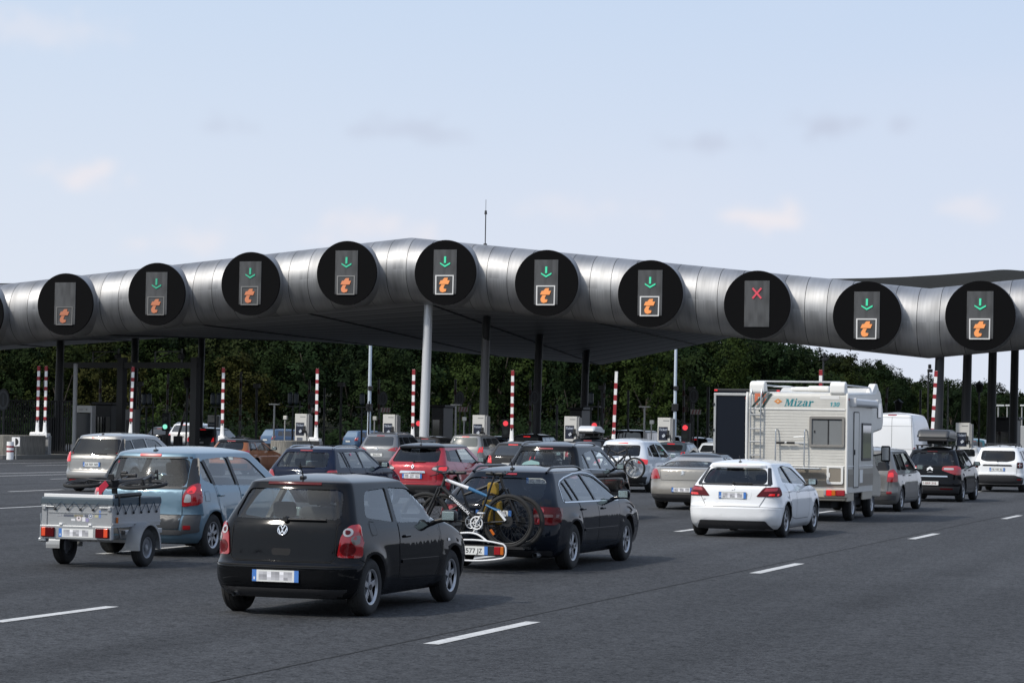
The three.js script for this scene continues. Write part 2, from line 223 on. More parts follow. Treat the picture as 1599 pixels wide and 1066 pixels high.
// round lane signs, one over each lane
const LANE0 = 2.73, laneU = (k) => LANE0 + 4.94 * k;
const ordinal = ['first', 'second', 'third', 'fourth', 'fifth', 'sixth', 'seventh', 'eighth', 'ninth', 'tenth'];
const laneName = (k) => k < -4 ? 'the cut-off sign at the far edge' : 'the ' + ordinal[k + 4] + ' whole sign';
{
  const ext = (pts, d = 0.03) => new THREE.ExtrudeGeometry(new THREE.Shape(pts.map(([x, y]) => new THREE.Vector2(x, y))), { depth: d, bevelEnabled: false });
  const S = (px, py) => [(px - 381) / 9.69 / 35, -(py - 505) / 9.69 / 35];   // sign sketch units to metres
  const tTop = [[375, 600], [405, 598], [432, 598], [424, 638], [465, 640], [440, 700], [290, 698], [315, 640], [345, 638]].map((p) => S(...p));
  const tLow = [[330, 706], [385, 708], [365, 745], [365, 768], [410, 776], [400, 812], [350, 828], [318, 818], [302, 795], [298, 760]].map((p) => S(...p));
  const arrowShaft = [[368, 262], [398, 262], [396, 366], [366, 366]].map((p) => S(...p)), arrowHead = [[300, 358], [300, 378], [380, 430], [466, 382], [466, 358], [380, 404]].map((p) => S(...p));
  const frameShape = new THREE.Shape([[224, 556], [532, 556], [528, 862], [226, 862]].map((p) => new THREE.Vector2(...S(...p)))); frameShape.holes.push(new THREE.Path([[243, 574], [516, 574], [512, 846], [244, 846]].map((p) => new THREE.Vector2(...S(...p)))));
  const frameG = new THREE.ExtrudeGeometry(frameShape, { depth: 0.03, bevelEnabled: false });
  const crossG = merge([box(0.075, 0.6, 0.03, 0, 0.5, 0.015, 0, 0, 0.72), box(0.075, 0.6, 0.03, 0, 0.5, 0.0155, 0, 0, -0.72)]);
  const split = (pts) => ext(pts);
  const tG = [split(tTop), split(tLow)], arrowG = merge([ext(arrowShaft), ext(arrowHead)]);
  const RS = 1.5, front = 1.95;
  for (let k = -5; k <= 6; k++) {
    const u = laneU(k), dim = k < 0 ? [0.42, 0.52, 0.62, 0.8][Math.min(3, k + 4)] ?? 0.5 : 1;
    const what = k === 3 ? 'red cross' : k === -4 ? 'only an orange t' : 'green arrow and t';
    const where = k < -4 ? 'cut off at the far left' : k > 5 ? 'beyond the last whole one' : ordinal[k + 4] + ' whole one from left';
    const t = thing('lane_sign', 'round black lane sign with ' + what + ', ' + where, 'lane sign', uv(u, 0, tubeY(u)), -PSI, undefined);
    obj('casing', new THREE.CylinderGeometry(RS, RS, front - 0.3, 56, 1, true).rotateX(Math.PI / 2).translate(0, 0, 0.3 + (front - 0.3) / 2), ringMats[1], t);
    obj('face_plate', new THREE.CylinderGeometry(RS + 0.015, RS + 0.015, 0.1, 64).rotateX(Math.PI / 2).translate(0, 0, front + 0.03), M.face, t);
    const sc = obj('screen', rbox(1.14, 2.06, 0.05, 0.01, 0, 0.03, front + 0.085), M.screen, t), zf = front + 0.1 + 0.012;
    if (k === 3) obj('red_cross', crossG.clone().translate(0, 0, zf), M.redX, t);
    else {
      if (k !== -4) obj('green_arrow', arrowG.clone().translate(0, 0.03, zf), k < 0 ? glow([0.05 * dim, 0.62 * dim + 0.05, 0.36 * dim + 0.04], 1) : M.green, t);
      const o = k < 0 ? glow([0.8 * dim + 0.1, 0.27 * dim + 0.03, 0.09 * dim + 0.03], 1) : M.orange;
      for (const g of tG) obj('t_symbol', g.clone().translate(0, 0.03, zf), o, t);
      obj('symbol_frame', frameG.clone().translate(0, 0.03, zf), k < 0 ? glow([0.2 * dim + 0.03, 0.2 * dim + 0.03, 0.2 * dim + 0.03], 1) : M.paleFrame, t);
    }
  }
}
// ---------------------------------------------------------------- cars: bodies lofted from plan outlines, openings cut, everything else laid on the surface
function pchip(pts) {
  const x = pts.map((p) => p[0]), y = pts.map((p) => p[1]), n = x.length, d = [], m = [];
  for (let i = 0; i < n - 1; i++) d.push((y[i + 1] - y[i]) / (x[i + 1] - x[i]));
  m.push(d[0]); for (let i = 1; i < n - 1; i++) m.push(d[i - 1] * d[i] <= 0 ? 0 : 2 / (1 / d[i - 1] + 1 / d[i])); m.push(d[n - 2]);
  return (t) => { if (t <= x[0]) return y[0]; if (t >= x[n - 1]) return y[n - 1]; let i = 0; while (t > x[i + 1]) i++; const h = x[i + 1] - x[i], s = (t - x[i]) / h, s2 = s * s, s3 = s2 * s; return (2 * s3 - 3 * s2 + 1) * y[i] + (s3 - 2 * s2 + s) * h * m[i] + (-2 * s3 + 3 * s2) * y[i + 1] + (s3 - s2) * h * m[i + 1]; };
}
class Body {
  constructor(s, inset = 0) {
    this.s = s; const hw = s.W / 2; this.inset = inset; this.L = s.L; this.yr = s.yr; this.H = s.H; this.y0 = s.y0 ?? 0.2;
    this.fr = pchip(s.rear); this.ff = pchip(s.front); this.fw = pchip(s.width);
    this.fa = pchip(s.ca ?? [[0.2, 0.24], [0.6, 0.24], [s.belt, 0.15], [s.yr, 0.13]]); this.fb = pchip(s.cb ?? [[0.2, 0.32], [0.6, 0.32], [s.belt, 0.2], [s.yr, 0.17]]);
    this.bow = s.bow ?? 0.06; this.top = s.H;
    this.ax = [s.ro, s.ro + s.wb];
  }
  sec(y) {
    const s = this.s, yy = Math.min(y, this.yr); let xr = this.fr(yy), xf = this.ff(yy), w = this.fw(yy), a = this.fa(yy), b = this.fb(yy), af = s.fa ?? 0.42, bf = s.fb ?? 0.4, bow = this.bow;
    if (y > s.belt) { af = mix(af, 0.12, smooth(s.belt, s.belt + 0.15, y)); bf = mix(bf, 0.2, smooth(s.belt, s.belt + 0.15, y)); }
    if (y > this.yr) { const q = Math.min(1, (y - this.yr) / (this.H - this.yr)), m = Math.pow(Math.max(0, 1 - Math.pow(q, 1.6)), 0.62), xm = mix(xr, xf, s.crown ?? 0.55); xr = xm + (xr - xm) * m; xf = xm + (xf - xm) * m; w *= m; a *= m; b *= m; af *= m; bf *= m; bow *= m; }
    if (this.inset) { const i = this.inset; xr += i + 0.02; xf -= i + 0.02; w = Math.max(0.01, w - i); }
    b = Math.min(b, w * 0.8); bf = Math.min(bf, w * 0.8);
    return { xr, xf, w, a, b, af, bf, bow };
  }
  T(x) { const L = this.L, s = this.s; return 1 - (s.tf ?? 0.07) * Math.max(0, (x - L * 0.62) / (L * 0.38)) ** 2 - (s.tr ?? 0.035) * Math.max(0, (L * 0.36 - x) / (L * 0.36)) ** 2; }
  flare(x, y) { if (this.inset) return 0; let f = 0; const s = this.s; for (const a of this.ax) { const r0 = s.wr + 0.05, d = Math.hypot(x - a, y - s.wr); if (y > s.wr * 0.3) f += (s.flare ?? 0.022) * Math.exp(-(((d - r0 - 0.02) / 0.06) ** 2)); } return f; }
  side(x, y) {
    const c = this.sec(y); let z = c.w;
    const xe = c.xr + c.bow + c.a, xg = c.xf - c.af;
    if (x < xe) { const q = Math.max(0, Math.min(1, 1 - (x - c.xr - c.bow) / c.a)); z = c.w - c.b + c.b * Math.sqrt(1 - q * q); }
    else if (x > xg) { const q = Math.max(0, Math.min(1, 1 - (c.xf - x) / c.af)); z = c.w - c.bf + c.bf * Math.sqrt(1 - q * q); }
    return z * this.T(x) + this.flare(x, y);
  }
  rear(zz, y) {
    const c = this.sec(y); let x = c.xr; for (let k = 0; k < 2; k++) { const z = Math.min(Math.abs(zz) / this.T(x), c.w); x = c.xr + c.bow * (z / c.w) ** 2; if (z > c.w - c.b) { const q = (z - (c.w - c.b)) / c.b; x += c.a * (1 - Math.sqrt(Math.max(0, 1 - q * q))); } } return x;
  }
  nose(zz, y) { const c = this.sec(y); const z = Math.min(Math.abs(zz) / this.T(c.xf), c.w); let x = c.xf; if (z > c.w - c.bf) { const q = (z - (c.w - c.bf)) / c.bf; x -= c.af * (1 - Math.sqrt(Math.max(0, 1 - q * q))); } return x; }
  geometry(lo = false, ya = this.y0, yb = this.H, flatTop = false) {
    const N = lo ? [4, 5, 12, 5, 4] : [8, 11, 30, 9, 6], ys = [], yTop = Math.min(this.yr, yb), K = 1200, acc = [0]; let p = this.sec(ya);
    for (let i = 1; i <= K; i++) { const y = mix(ya, yTop, i / K), q = this.sec(y); acc.push(acc[i - 1] + Math.hypot((yTop - ya) / K, 1.2 * (q.xr - p.xr), 0.6 * (q.xf - p.xf), 1.5 * (q.w - p.w))); p = q; }
    const n = lo ? 26 : 62; for (let k = 0, i = 0; k <= n; k++) { const t = acc[K] * k / n; while (i < K && acc[i] < t) i++; ys.push(mix(ya, yTop, i / K)); }
    if (yb > this.yr && !flatTop) for (const m of lo ? [0.93, 0.75, 0.45, 0.1] : [0.985, 0.96, 0.92, 0.86, 0.78, 0.66, 0.52, 0.36, 0.2, 0.04]) ys.push(this.yr + (this.H - this.yr) * Math.pow(1 - Math.pow(m, 1 / 0.62), 1 / 1.6));
    const pos = [], idx = []; let W = 0;
    for (const y of ys) {
      const c = this.sec(y), half = [];
      for (let i = 0; i < N[0]; i++) { const z = (c.w - c.b) * i / N[0]; half.push([c.xr + c.bow * (z / c.w) ** 2, z]); }
      for (let i = 0; i < N[1]; i++) { const t = i / N[1] * Math.PI / 2, z = c.w - c.b + c.b * Math.sin(t); half.push([c.xr + c.bow * (z / c.w) ** 2 + c.a * (1 - Math.cos(t)), z]); }
      const xa = c.xr + c.bow + c.a, xb = c.xf - c.af; for (let i = 0; i < N[2]; i++) half.push([mix(xa, xb, i / N[2]), c.w]);
      for (let i = 0; i < N[3]; i++) { const t = (1 - i / N[3]) * Math.PI / 2; half.push([c.xf - c.af * (1 - Math.cos(t)), c.w - c.bf + c.bf * Math.sin(t)]); }
      for (let i = 0; i <= N[4]; i++) half.push([c.xf, (c.w - c.bf) * (1 - i / N[4])]);
      const full = [...half, ...half.slice(1, -1).reverse().map(([x, z]) => [x, -z])]; W = full.length;
      for (const [x, z] of full) { const t = this.T(x), k = Math.abs(z) > (c.w - c.b) ? 1 : 0; pos.push(x, y, z * t + (k ? Math.sign(z) * this.flare(x, y) * smooth(c.w - c.b, c.w, Math.abs(z)) : 0)); }
    }
    const R = ys.length; for (let r = 0; r < R - 1; r++) for (let i = 0; i < W; i++) { const a = r * W + i, b = r * W + (i + 1) % W; idx.push(a, b, a + W, b, b + W, a + W); }
    const mid = (y) => { const c = this.sec(y); pos.push((c.xr + c.xf) / 2, y, 0); return pos.length / 3 - 1; }, b0 = mid(ys[0]), t0 = mid(ys[R - 1]);
    for (let i = 0; i < W; i++) { const j = (i + 1) % W; idx.push(b0, j, i); idx.push(t0, (R - 1) * W + i, (R - 1) * W + j); }
    let g = new THREE.BufferGeometry(); g.setAttribute('position', new THREE.Float32BufferAttribute(pos, 3)); g.setIndex(idx); g.computeVertexNormals(); return g;
  }
}
function roundPoly(poly, r, n = 4) { // polygon with its corners rounded
  const out = []; const m = poly.length;
  for (let i = 0; i < m; i++) { const p = poly[i], a = poly[(i + m - 1) % m], b = poly[(i + 1) % m], rr_ = p[2] ?? r; const da = [a[0] - p[0], a[1] - p[1]], db = [b[0] - p[0], b[1] - p[1]], la = Math.hypot(...da), lb = Math.hypot(...db), q = Math.min(rr_, la * 0.48, lb * 0.48); if (q < 1e-4) { out.push([p[0], p[1]]); continue; } const A = [p[0] + da[0] / la * q, p[1] + da[1] / la * q], B = [p[0] + db[0] / lb * q, p[1] + db[1] / lb * q]; for (let k = 0; k <= n; k++) { const t = k / n, u = 1 - t; out.push([u * u * A[0] + 2 * u * t * p[0] + t * t * B[0], u * u * A[1] + 2 * u * t * p[1] + t * t * B[1]]); } }
  return out;
}
const toShape = (poly) => new THREE.Shape(poly.map(([x, y]) => new THREE.Vector2(x, y)));
function onSurface(body, kind, s) { // (u, v) of a side or rear view -> point and outward normal
  const e = 0.006;
  if (kind === 'side') return (x, y) => { const z = body.side(x, y), dx = (body.side(x + e, y) - body.side(x - e, y)) / (2 * e), dy = (body.side(x, y + e) - body.side(x, y - e)) / (2 * e); return [V(x, y, s * z), V(-dx, -dy, 1).normalize().multiply(V(1, 1, s))]; };
  const f = kind === 'rear' ? (z, y) => body.rear(z, y) : (z, y) => body.nose(z, y), sg = kind === 'rear' ? -1 : 1;
  return (z, y) => { const x = f(z, y), cl = (v) => Math.max(-2.5, Math.min(2.5, v)), dz = cl((f(z + e, y) - f(z - e, y)) / (2 * e)), dy = cl((f(z, y + e) - f(z, y - e)) / (2 * e)); return [V(x, y, z), V(1, -dy, -dz).normalize().multiplyScalar(sg)]; };
}
function drape(poly, at, off, edge = 0.09, skirt = 0, holes = []) { // a patch laid on the surface, its outline given in the side or rear view
  const sh = toShape(poly); for (const h of holes) sh.holes.push(new THREE.Path(h.map(([x, y]) => new THREE.Vector2(x, y))));
  let g = new THREE.ShapeGeometry(sh).toNonIndexed(); g.deleteAttribute('normal'); g.deleteAttribute('uv'); g = new TessellateModifier(edge, 7).modify(g); g = mergeVertices(g, 1e-5);
  const p = g.attributes.position, n = p.count, P = [], Nn = [], uvs = []; for (let i = 0; i < n; i++) { const [q, m] = at(p.getX(i), p.getY(i)); const o = typeof off === 'function' ? off(p.getX(i), p.getY(i)) : off; P.push(q.clone().addScaledVector(m, o)); Nn.push(m); uvs.push(p.getX(i), p.getY(i)); }
  const idx = Array.from(g.index.array), a = V(), b = V(); for (let t = 0; t < idx.length; t += 3) { a.subVectors(P[idx[t + 1]], P[idx[t]]); b.subVectors(P[idx[t + 2]], P[idx[t]]); if (a.cross(b).dot(Nn[idx[t]]) < 0) { const k = idx[t + 1]; idx[t + 1] = idx[t + 2]; idx[t + 2] = k; } }
  const pos = [], nor = [], st = [...uvs]; P.forEach((q) => pos.push(q.x, q.y, q.z)); Nn.forEach((q) => nor.push(q.x, q.y, q.z));
  if (skirt) { const cnt = new Map(); for (let t = 0; t < idx.length; t += 3) for (let k = 0; k < 3; k++) { const i = idx[t + k], j = idx[t + (k + 1) % 3], key = Math.min(i, j) + '_' + Math.max(i, j); cnt.has(key) ? cnt.set(key, null) : cnt.set(key, [i, j]); }
    for (const e of cnt.values()) if (e) { const [i, j] = e, q = [P[i], P[j], P[j].clone().addScaledVector(Nn[j], -skirt), P[i].clone().addScaledVector(Nn[i], -skirt)], m = P[j].clone().sub(P[i]).cross(Nn[i]).normalize(), o = pos.length / 3; for (const w of q) { pos.push(w.x, w.y, w.z); nor.push(m.x, m.y, m.z); st.push(0, 0); } idx.push(o, o + 2, o + 1, o, o + 3, o + 2); } }
  const r = new THREE.BufferGeometry(); r.setAttribute('position', new THREE.Float32BufferAttribute(pos, 3)); r.setAttribute('normal', new THREE.Float32BufferAttribute(nor, 3)); r.setAttribute('uv', new THREE.Float32BufferAttribute(st, 2)); r.setIndex(idx); return r;
}
function ribbon(line, at, w, off, closed = false, step = 0.05) { // a narrow strip laid along a line on the surface
  const q = []; const L = closed ? [...line, line[0]] : line; for (let i = 0; i < L.length - 1; i++) { const d = Math.hypot(L[i + 1][0] - L[i][0], L[i + 1][1] - L[i][1]), k = Math.max(1, Math.ceil(d / step)); for (let j = 0; j < k; j++) q.push([mix(L[i][0], L[i + 1][0], j / k), mix(L[i][1], L[i + 1][1], j / k)]); } q.push(L[L.length - 1].slice(0, 2));
  const pos = [], nor = [], idx = []; for (let i = 0; i < q.length; i++) { const a = at(...q[Math.max(0, i - 1)])[0], b = at(...q[Math.min(q.length - 1, i + 1)])[0], [p, m] = at(...q[i]), s = b.clone().sub(a).cross(m).normalize().multiplyScalar(w / 2), o = p.clone().addScaledVector(m, off); for (const k of [-1, 1]) { pos.push(o.x + s.x * k, o.y + s.y * k, o.z + s.z * k); nor.push(m.x, m.y, m.z); } if (i) { const t = 2 * i; idx.push(t - 2, t - 1, t, t - 1, t + 1, t); } }
  const g = new THREE.BufferGeometry(); g.setAttribute('position', new THREE.Float32BufferAttribute(pos, 3)); g.setAttribute('normal', new THREE.Float32BufferAttribute(nor, 3)); g.setIndex(idx); return g;
}
const paint = (c, met = 0.25, rough = 0.38) => Math.max(...c) < 0.05
  ? mat(c, 0.07, 0, { ior: 1.29 })                                    // dark lacquer: deep base, mirror-like only at a glancing angle
  : mat(c, rough, met, { clearcoat: 0.9, clearcoatRoughness: 0.07, specularIntensity: 0.5 });
const glassMat = (t, ior = 1.52) => mat(t, 0.02, 0, { transmission: 1, thickness: 0, ior });
Object.assign(M, {
  glass: glassMat([0.84, 0.88, 0.87]), sideGlass: glassMat([0.8, 0.85, 0.86], 1.95), tint: glassMat([0.10, 0.11, 0.115]), glassDark: mat([0.012, 0.014, 0.016], 0.04, 0, { clearcoat: 1, clearcoatRoughness: 0.02 }),
  trim: mat([0.014, 0.014, 0.015], 0.45), plastic: mat([0.028, 0.028, 0.03], 0.62), plasticGrey: mat([0.07, 0.07, 0.072], 0.6), seam: mat([0.004, 0.004, 0.004], 0.9), cabin: mat([0.03, 0.03, 0.032], 0.85), seat: mat([0.045, 0.045, 0.05], 0.9),
  tyre: mat([0.018, 0.018, 0.018], 0.85), rim: mat([0.42, 0.43, 0.45], 0.35, 0.75), rimDark: mat([0.06, 0.06, 0.065], 0.4, 0.6), brakeDark: mat([0.02, 0.02, 0.02], 0.6, 0.4), steelRim: mat([0.25, 0.26, 0.28], 0.45, 0.6),
  chrome: mat([0.75, 0.76, 0.78], 0.12, 1), red: mat([0.30, 0.006, 0.010], 0.12, 0, { clearcoat: 1, clearcoatRoughness: 0.03 }), redDark: mat([0.085, 0.004, 0.006], 0.1, 0, { ior: 1.35 }), redLit: mat([0.5, 0.01, 0.012], 0.2, 0, { clearcoat: 1, emissive: new THREE.Color().setRGB(0.75, 0.02, 0.025), emissiveIntensity: 0.55 }), clearLamp: mat([0.42, 0.42, 0.42], 0.12, 0.2, { clearcoat: 1 }), amber: mat([0.55, 0.13, 0.01], 0.15, 0, { clearcoat: 1 }), smoked: mat([0.05, 0.02, 0.02], 0.1, 0, { clearcoat: 1 }),
  mirrorGlass: mat([0.55, 0.66, 0.64], 0.12, 0.8), plateBlank: mat([0.6, 0.6, 0.58], 0.4),
});
let texCount = 0;
function plateMat(text, opt = {}) { // number plate print; a null text leaves grey illegible blocks
  return mat([1, 1, 1], 0.4, 0, { map: canvasTex(256, 56, (c, w, h) => {
    c.fillStyle = opt.bg ?? '#dfe0dd'; c.fillRect(0, 0, w, h); if (!opt.noBand) { c.fillStyle = '#4a7cc4'; c.fillRect(0, 0, 24, h); if (!opt.single) c.fillRect(w - 24, 0, 24, h); c.fillStyle = '#d8dde8'; c.fillRect(7, 34, 9, 13); }
    if (text) { c.fillStyle = opt.fg ?? '#25272c'; c.font = 'bold 42px sans-serif'; c.textAlign = 'center'; c.textBaseline = 'middle'; c.fillText(text, w / 2 + (opt.dx ?? 0), h / 2 + 2, w - 62); }
    else { for (let i = 0; i < 8; i++) for (let j = 0; j < 3; j++) { const g = (i === 2 || i === 5 ? 205 : 150) + ((i * 37 + j * 61 + (opt.seed ?? 0) * 23) % 48); c.fillStyle = 'rgb(' + g + ',' + g + ',' + (g + 5) + ')'; c.fillRect(36 + i * 23, 8 + j * 13.5, 23.5, 14); } }
  }) });
}
// wheels: one tyre shape per size, rims by pattern
const wheelCache = {};
function wheelGeos(R, w, rimR, pat) {
  const key = [R, w, rimR, pat].join(); if (wheelCache[key]) return wheelCache[key];
  const h = w / 2, pr = [[rimR - 0.02, -h + 0.02], [rimR, -h + 0.005], [rimR + 0.02, -h], [R - 0.045, -h - 0.004], [R - 0.018, -h + 0.012], [R - 0.004, -h + 0.035], [R, -h + 0.06], [R, h - 0.06], [R - 0.004, h - 0.035], [R - 0.018, h - 0.012], [R - 0.045, h + 0.004], [rimR + 0.02, h], [rimR, h - 0.005], [rimR - 0.02, h - 0.02]];
  const tyre = new THREE.LatheGeometry(pr.map((p) => new THREE.Vector2(...p)), 44).rotateX(Math.PI / 2);
  const grooves = []; for (const o of [-0.25, 0, 0.25]) grooves.push(new THREE.TorusGeometry(R + 0.0005, 0.004, 4, 40).translate(0, 0, o * w));
  const dish = [new THREE.LatheGeometry([[0.02, 0.02], [rimR * 0.5, 0.015], [rimR * 0.85, 0.0], [rimR - 0.012, -0.02], [rimR - 0.01, -h + 0.02]].map((p) => new THREE.Vector2(...p)), 32).rotateX(Math.PI / 2).translate(0, 0, h - 0.075)];
  const lip = new THREE.LatheGeometry([[rimR - 0.03, h - 0.03], [rimR - 0.022, h - 0.012], [rimR - 0.002, h - 0.008], [rimR + 0.006, h - 0.014]].map((p) => new THREE.Vector2(...p)), 44).rotateX(Math.PI / 2);
  const sp = [lip]; const n = { five: 5, wide: 5, ten: 10, seven: 7, twin: 10, steel: 12, multi: 14 }[pat] ?? 5;
  for (let i = 0; i < n; i++) {
    let a = i / n * 2 * Math.PI + 0.3; if (pat === 'twin') a = Math.floor(i / 2) / 5 * 2 * Math.PI + (i % 2 ? 0.17 : -0.17);
    const wi = { five: 0.055, wide: 0.09, ten: 0.026, seven: 0.045, twin: 0.026, steel: 0.05, multi: 0.02 }[pat] ?? 0.05, wo = { five: 0.05, wide: 0.1, ten: 0.022, seven: 0.04, twin: 0.024, steel: 0.07, multi: 0.018 }[pat] ?? 0.05, r0 = 0.035, r1 = rimR - 0.014;
    const sh = toShape([[r0, -wi / 2], [r1, -wo / 2], [r1, wo / 2], [r0, wi / 2]]); sp.push(new THREE.ExtrudeGeometry(sh, { depth: 0.03, bevelEnabled: true, bevelSize: 0.004, bevelThickness: 0.006, bevelSegments: 2 }).rotateZ(a).translate(0, 0, h - 0.062));
  }
  sp.push(new THREE.CylinderGeometry(0.055, 0.06, 0.05, 20).rotateX(Math.PI / 2).translate(0, 0, h - 0.045));
  const r = { tyre: merge([tyre, ...grooves]), dish: merge(dish), spokes: merge(sp), cap: new THREE.CylinderGeometry(0.03, 0.03, 0.012, 16).rotateX(Math.PI / 2).translate(0, 0, h - 0.018) };
  return (wheelCache[key] = r);
}
const evaluator = new Evaluator(); evaluator.useGroups = true; evaluator.attributes = ['position', 'normal'];
const brush = (g, m) => { const k = g.index ? g.toNonIndexed() : g; for (const n of Object.keys(k.attributes)) if (!['position', 'normal'].includes(n)) k.deleteAttribute(n); if (!k.attributes.normal) k.computeVertexNormals(); const b = new Brush(k, m); b.updateMatrixWorld(); return b; };
const solids = (l) => { const g = merge(l); g.deleteAttribute('uv'); return g; };
function bySlot(b) { // splits a cut solid into one geometry per material
  const g = b.geometry, ms = Array.isArray(b.material) ? b.material : [b.material], out = new Map(), ix = g.index ? g.index.array : null;
  for (const r of g.groups.length ? g.groups : [{ start: 0, count: ix ? ix.length : g.attributes.position.count, materialIndex: 0 }]) { const m = ms[r.materialIndex], L = out.get(m) ?? []; const last = Math.min(r.start + r.count, ix ? ix.length : g.attributes.position.count); for (let i = r.start; i < last; i++) L.push(ix ? ix[i] : i); out.set(m, L); }
  const res = new Map(); for (const [m, L] of out) { const p = new Float32Array(L.length * 3), q = new Float32Array(L.length * 3); L.forEach((v, i) => { for (let c = 0; c < 3; c++) { p[i * 3 + c] = g.attributes.position.getComponent(v, c); q[i * 3 + c] = g.attributes.normal.getComponent(v, c); } }); const k = new THREE.BufferGeometry(); k.setAttribute('position', new THREE.BufferAttribute(p, 3)); k.setAttribute('normal', new THREE.BufferAttribute(q, 3)); res.set(m, k); }
  return res;
}
const quad = (q) => [[q[0], q[1]], [q[2], q[3]], [q[4], q[5]], [q[6], q[7]]];
function makeCar(s, label, category, pos, turn, group) {
  const t = thing(s.name, label, category, pos, turn, group), B = new Body(s), lo = !!s.lo, pm = s.paintMat, gm = s.glassMat ?? M.glass, side = { 1: onSurface(B, 'side', 1), [-1]: onSurface(B, 'side', -1) }, rear = onSurface(B, 'rear'), nose = onSurface(B, 'nose');
  const hw = s.W / 2, wr = s.wr, ra = wr + (s.archGap ?? 0.045), tw = s.tw ?? 0.2;
  const wins = s.wins ?? [], winPolys = wins.map((w) => roundPoly(w.poly, w.r ?? 0.05));
  const rwPoly = s.rearWin && roundPoly(s.rearWin, s.rearWinR ?? 0.08);
  const wsb = s.windscreen, wsPoly = wsb && roundPoly([[-wsb[1], wsb[0]], [wsb[1], wsb[0]], [wsb[3], wsb[2]], [-wsb[3], wsb[2]]], 0.08);
  const roofM = s.roofMat ?? pm;
  // body shell
  let shell = brush(B.geometry(lo), pm); const arch = []; for (const x of B.ax) for (const k of [1, -1]) arch.push(new THREE.CylinderGeometry(ra, ra, 0.62, lo ? 20 : 40).rotateX(Math.PI / 2).translate(x, wr, k * (hw + 0.05)));
  shell = evaluator.evaluate(shell, brush(solids(arch), M.blackMatt), SUBTRACTION);
  if (!lo) {
    const In = new Body({ ...s, H: s.H - 0.035, yr: s.yr }, 0.05), cab = In.geometry(true, s.belt - (s.cabDepth ?? 0.28), s.H - 0.035);
    // the cabin stops at the bulkhead: below the belt line it is shorter than the body
    const cp = cab.attributes.position, xmin = s.cabRear ?? 0.1, xmax = s.L - (s.bulk ?? 1.25); for (let i = 0; i < cp.count; i++) cp.setX(i, Math.max(B.fr(Math.min(cp.getY(i), s.yr)) + 0.06, Math.min(cp.getX(i), Math.max(xmax, 0)))); cab.computeVertexNormals();
    shell = evaluator.evaluate(shell, brush(cab, M.cabin), SUBTRACTION);
    const prism = (poly, d) => new THREE.ExtrudeGeometry(toShape(poly), { depth: d, bevelEnabled: false });
    if (winPolys.length) shell = evaluator.evaluate(shell, brush(solids(winPolys.map((p) => prism(p, 3).translate(0, 0, -1.5))), M.trim), SUBTRACTION);
    const ends = []; if (rwPoly) ends.push(prism(rwPoly, 1.4).rotateY(-Math.PI / 2).translate(1.0, 0, 0)); if (wsPoly) ends.push(prism(wsPoly, s.L).rotateY(-Math.PI / 2).translate(s.L + s.L * 0.55, 0, 0));
    if (ends.length) shell = evaluator.evaluate(shell, brush(solids(ends), M.trim), SUBTRACTION);
  }
  const parts = bySlot(shell); for (const [m, g] of parts) obj(m === pm ? 'body' : m === M.blackMatt ? 'wheel_arch' : m === M.cabin ? 'cabin_lining' : 'window_surround', g, m, t);
  if (s.roofMat) { // a roof of another colour is laid over the shell
    const y1 = s.yr - (s.roofDrop ?? 0.03), g = B.geometry(lo, y1, s.H), p = g.attributes.position, n = g.attributes.normal; for (let i = 0; i < p.count; i++) { p.setXYZ(i, p.getX(i) + n.getX(i) * 0.004, p.getY(i) + n.getY(i) * 0.004, p.getZ(i) + n.getZ(i) * 0.004); } obj('roof', g, s.roofMat, t);
  }
  // glass
  const gOff = lo ? 0.003 : -0.012;
  wins.forEach((w, i) => { for (const k of [1, -1]) obj('side_window', drape(winPolys[i], side[k], gOff, lo ? 0.2 : 0.09), lo ? M.glassDark : w.tint ? M.tint : s.sideGlass ?? M.sideGlass, t); });
  if (rwPoly) obj('rear_window', drape(rwPoly, rear, gOff, lo ? 0.2 : 0.09), lo ? s.rearGlassLo ?? M.glassDark : s.rearGlass ?? M.glass, t);
  if (wsPoly) obj('windscreen', drape(wsPoly, nose, gOff, lo ? 0.25 : 0.12), lo ? M.glassDark : M.glass, t);
  // patches given in side and rear views
  for (const p of s.patches ?? []) {
    const rp = p.circle ? Array.from({ length: 28 }, (_, i) => [p.circle[0] + p.circle[2] * Math.cos(i / 28 * 2 * Math.PI), p.circle[1] + p.circle[2] * Math.sin(i / 28 * 2 * Math.PI)]) : roundPoly(p.poly, p.r ?? 0.03);
    for (const k of p.mirror === false ? [1] : p.on === 'side' ? [1, -1] : p.mirror ? [1, -1] : [1]) {
      const q = p.on === 'side' ? rp : rp.map(([z, y]) => [z * k, y]);
      const m = obj(p.name, drape(q, p.on === 'side' ? side[k] : p.on === 'nose' ? nose : rear, p.off ?? 0.003, p.edge ?? (lo ? 0.2 : 0.08), p.skirt ?? 0, p.holes ?? []), p.mat, t); if (p.label) m.userData.label = p.label;
    }
  }
  const seams = []; for (const l of s.seams ?? []) { if (l.on === 'side') for (const k of [1, -1]) seams.push(ribbon(l.pts, side[k], l.w ?? 0.007, 0.0045, l.closed)); else { seams.push(ribbon(l.pts, rear, l.w ?? 0.007, 0.0045, l.closed)); if (l.mirror) seams.push(ribbon(l.pts.map(([z, y]) => [-z, y]), rear, l.w ?? 0.007, 0.0045, l.closed)); } }
  if (seams.length) obj('panel_seam', seams, M.seam, t);
  for (const l of s.ribbons ?? []) for (const k of l.on === 'side' ? [1, -1] : [1]) obj(l.name, ribbon(l.on === 'side' || k === 1 ? l.pts : l.pts, l.on === 'side' ? side[k] : rear, l.w, l.off ?? 0.006, l.closed), l.mat, t);
  // wheels
  const wg = wheelGeos(wr, tw, s.rimR ?? wr * 0.64, s.rim ?? 'five');
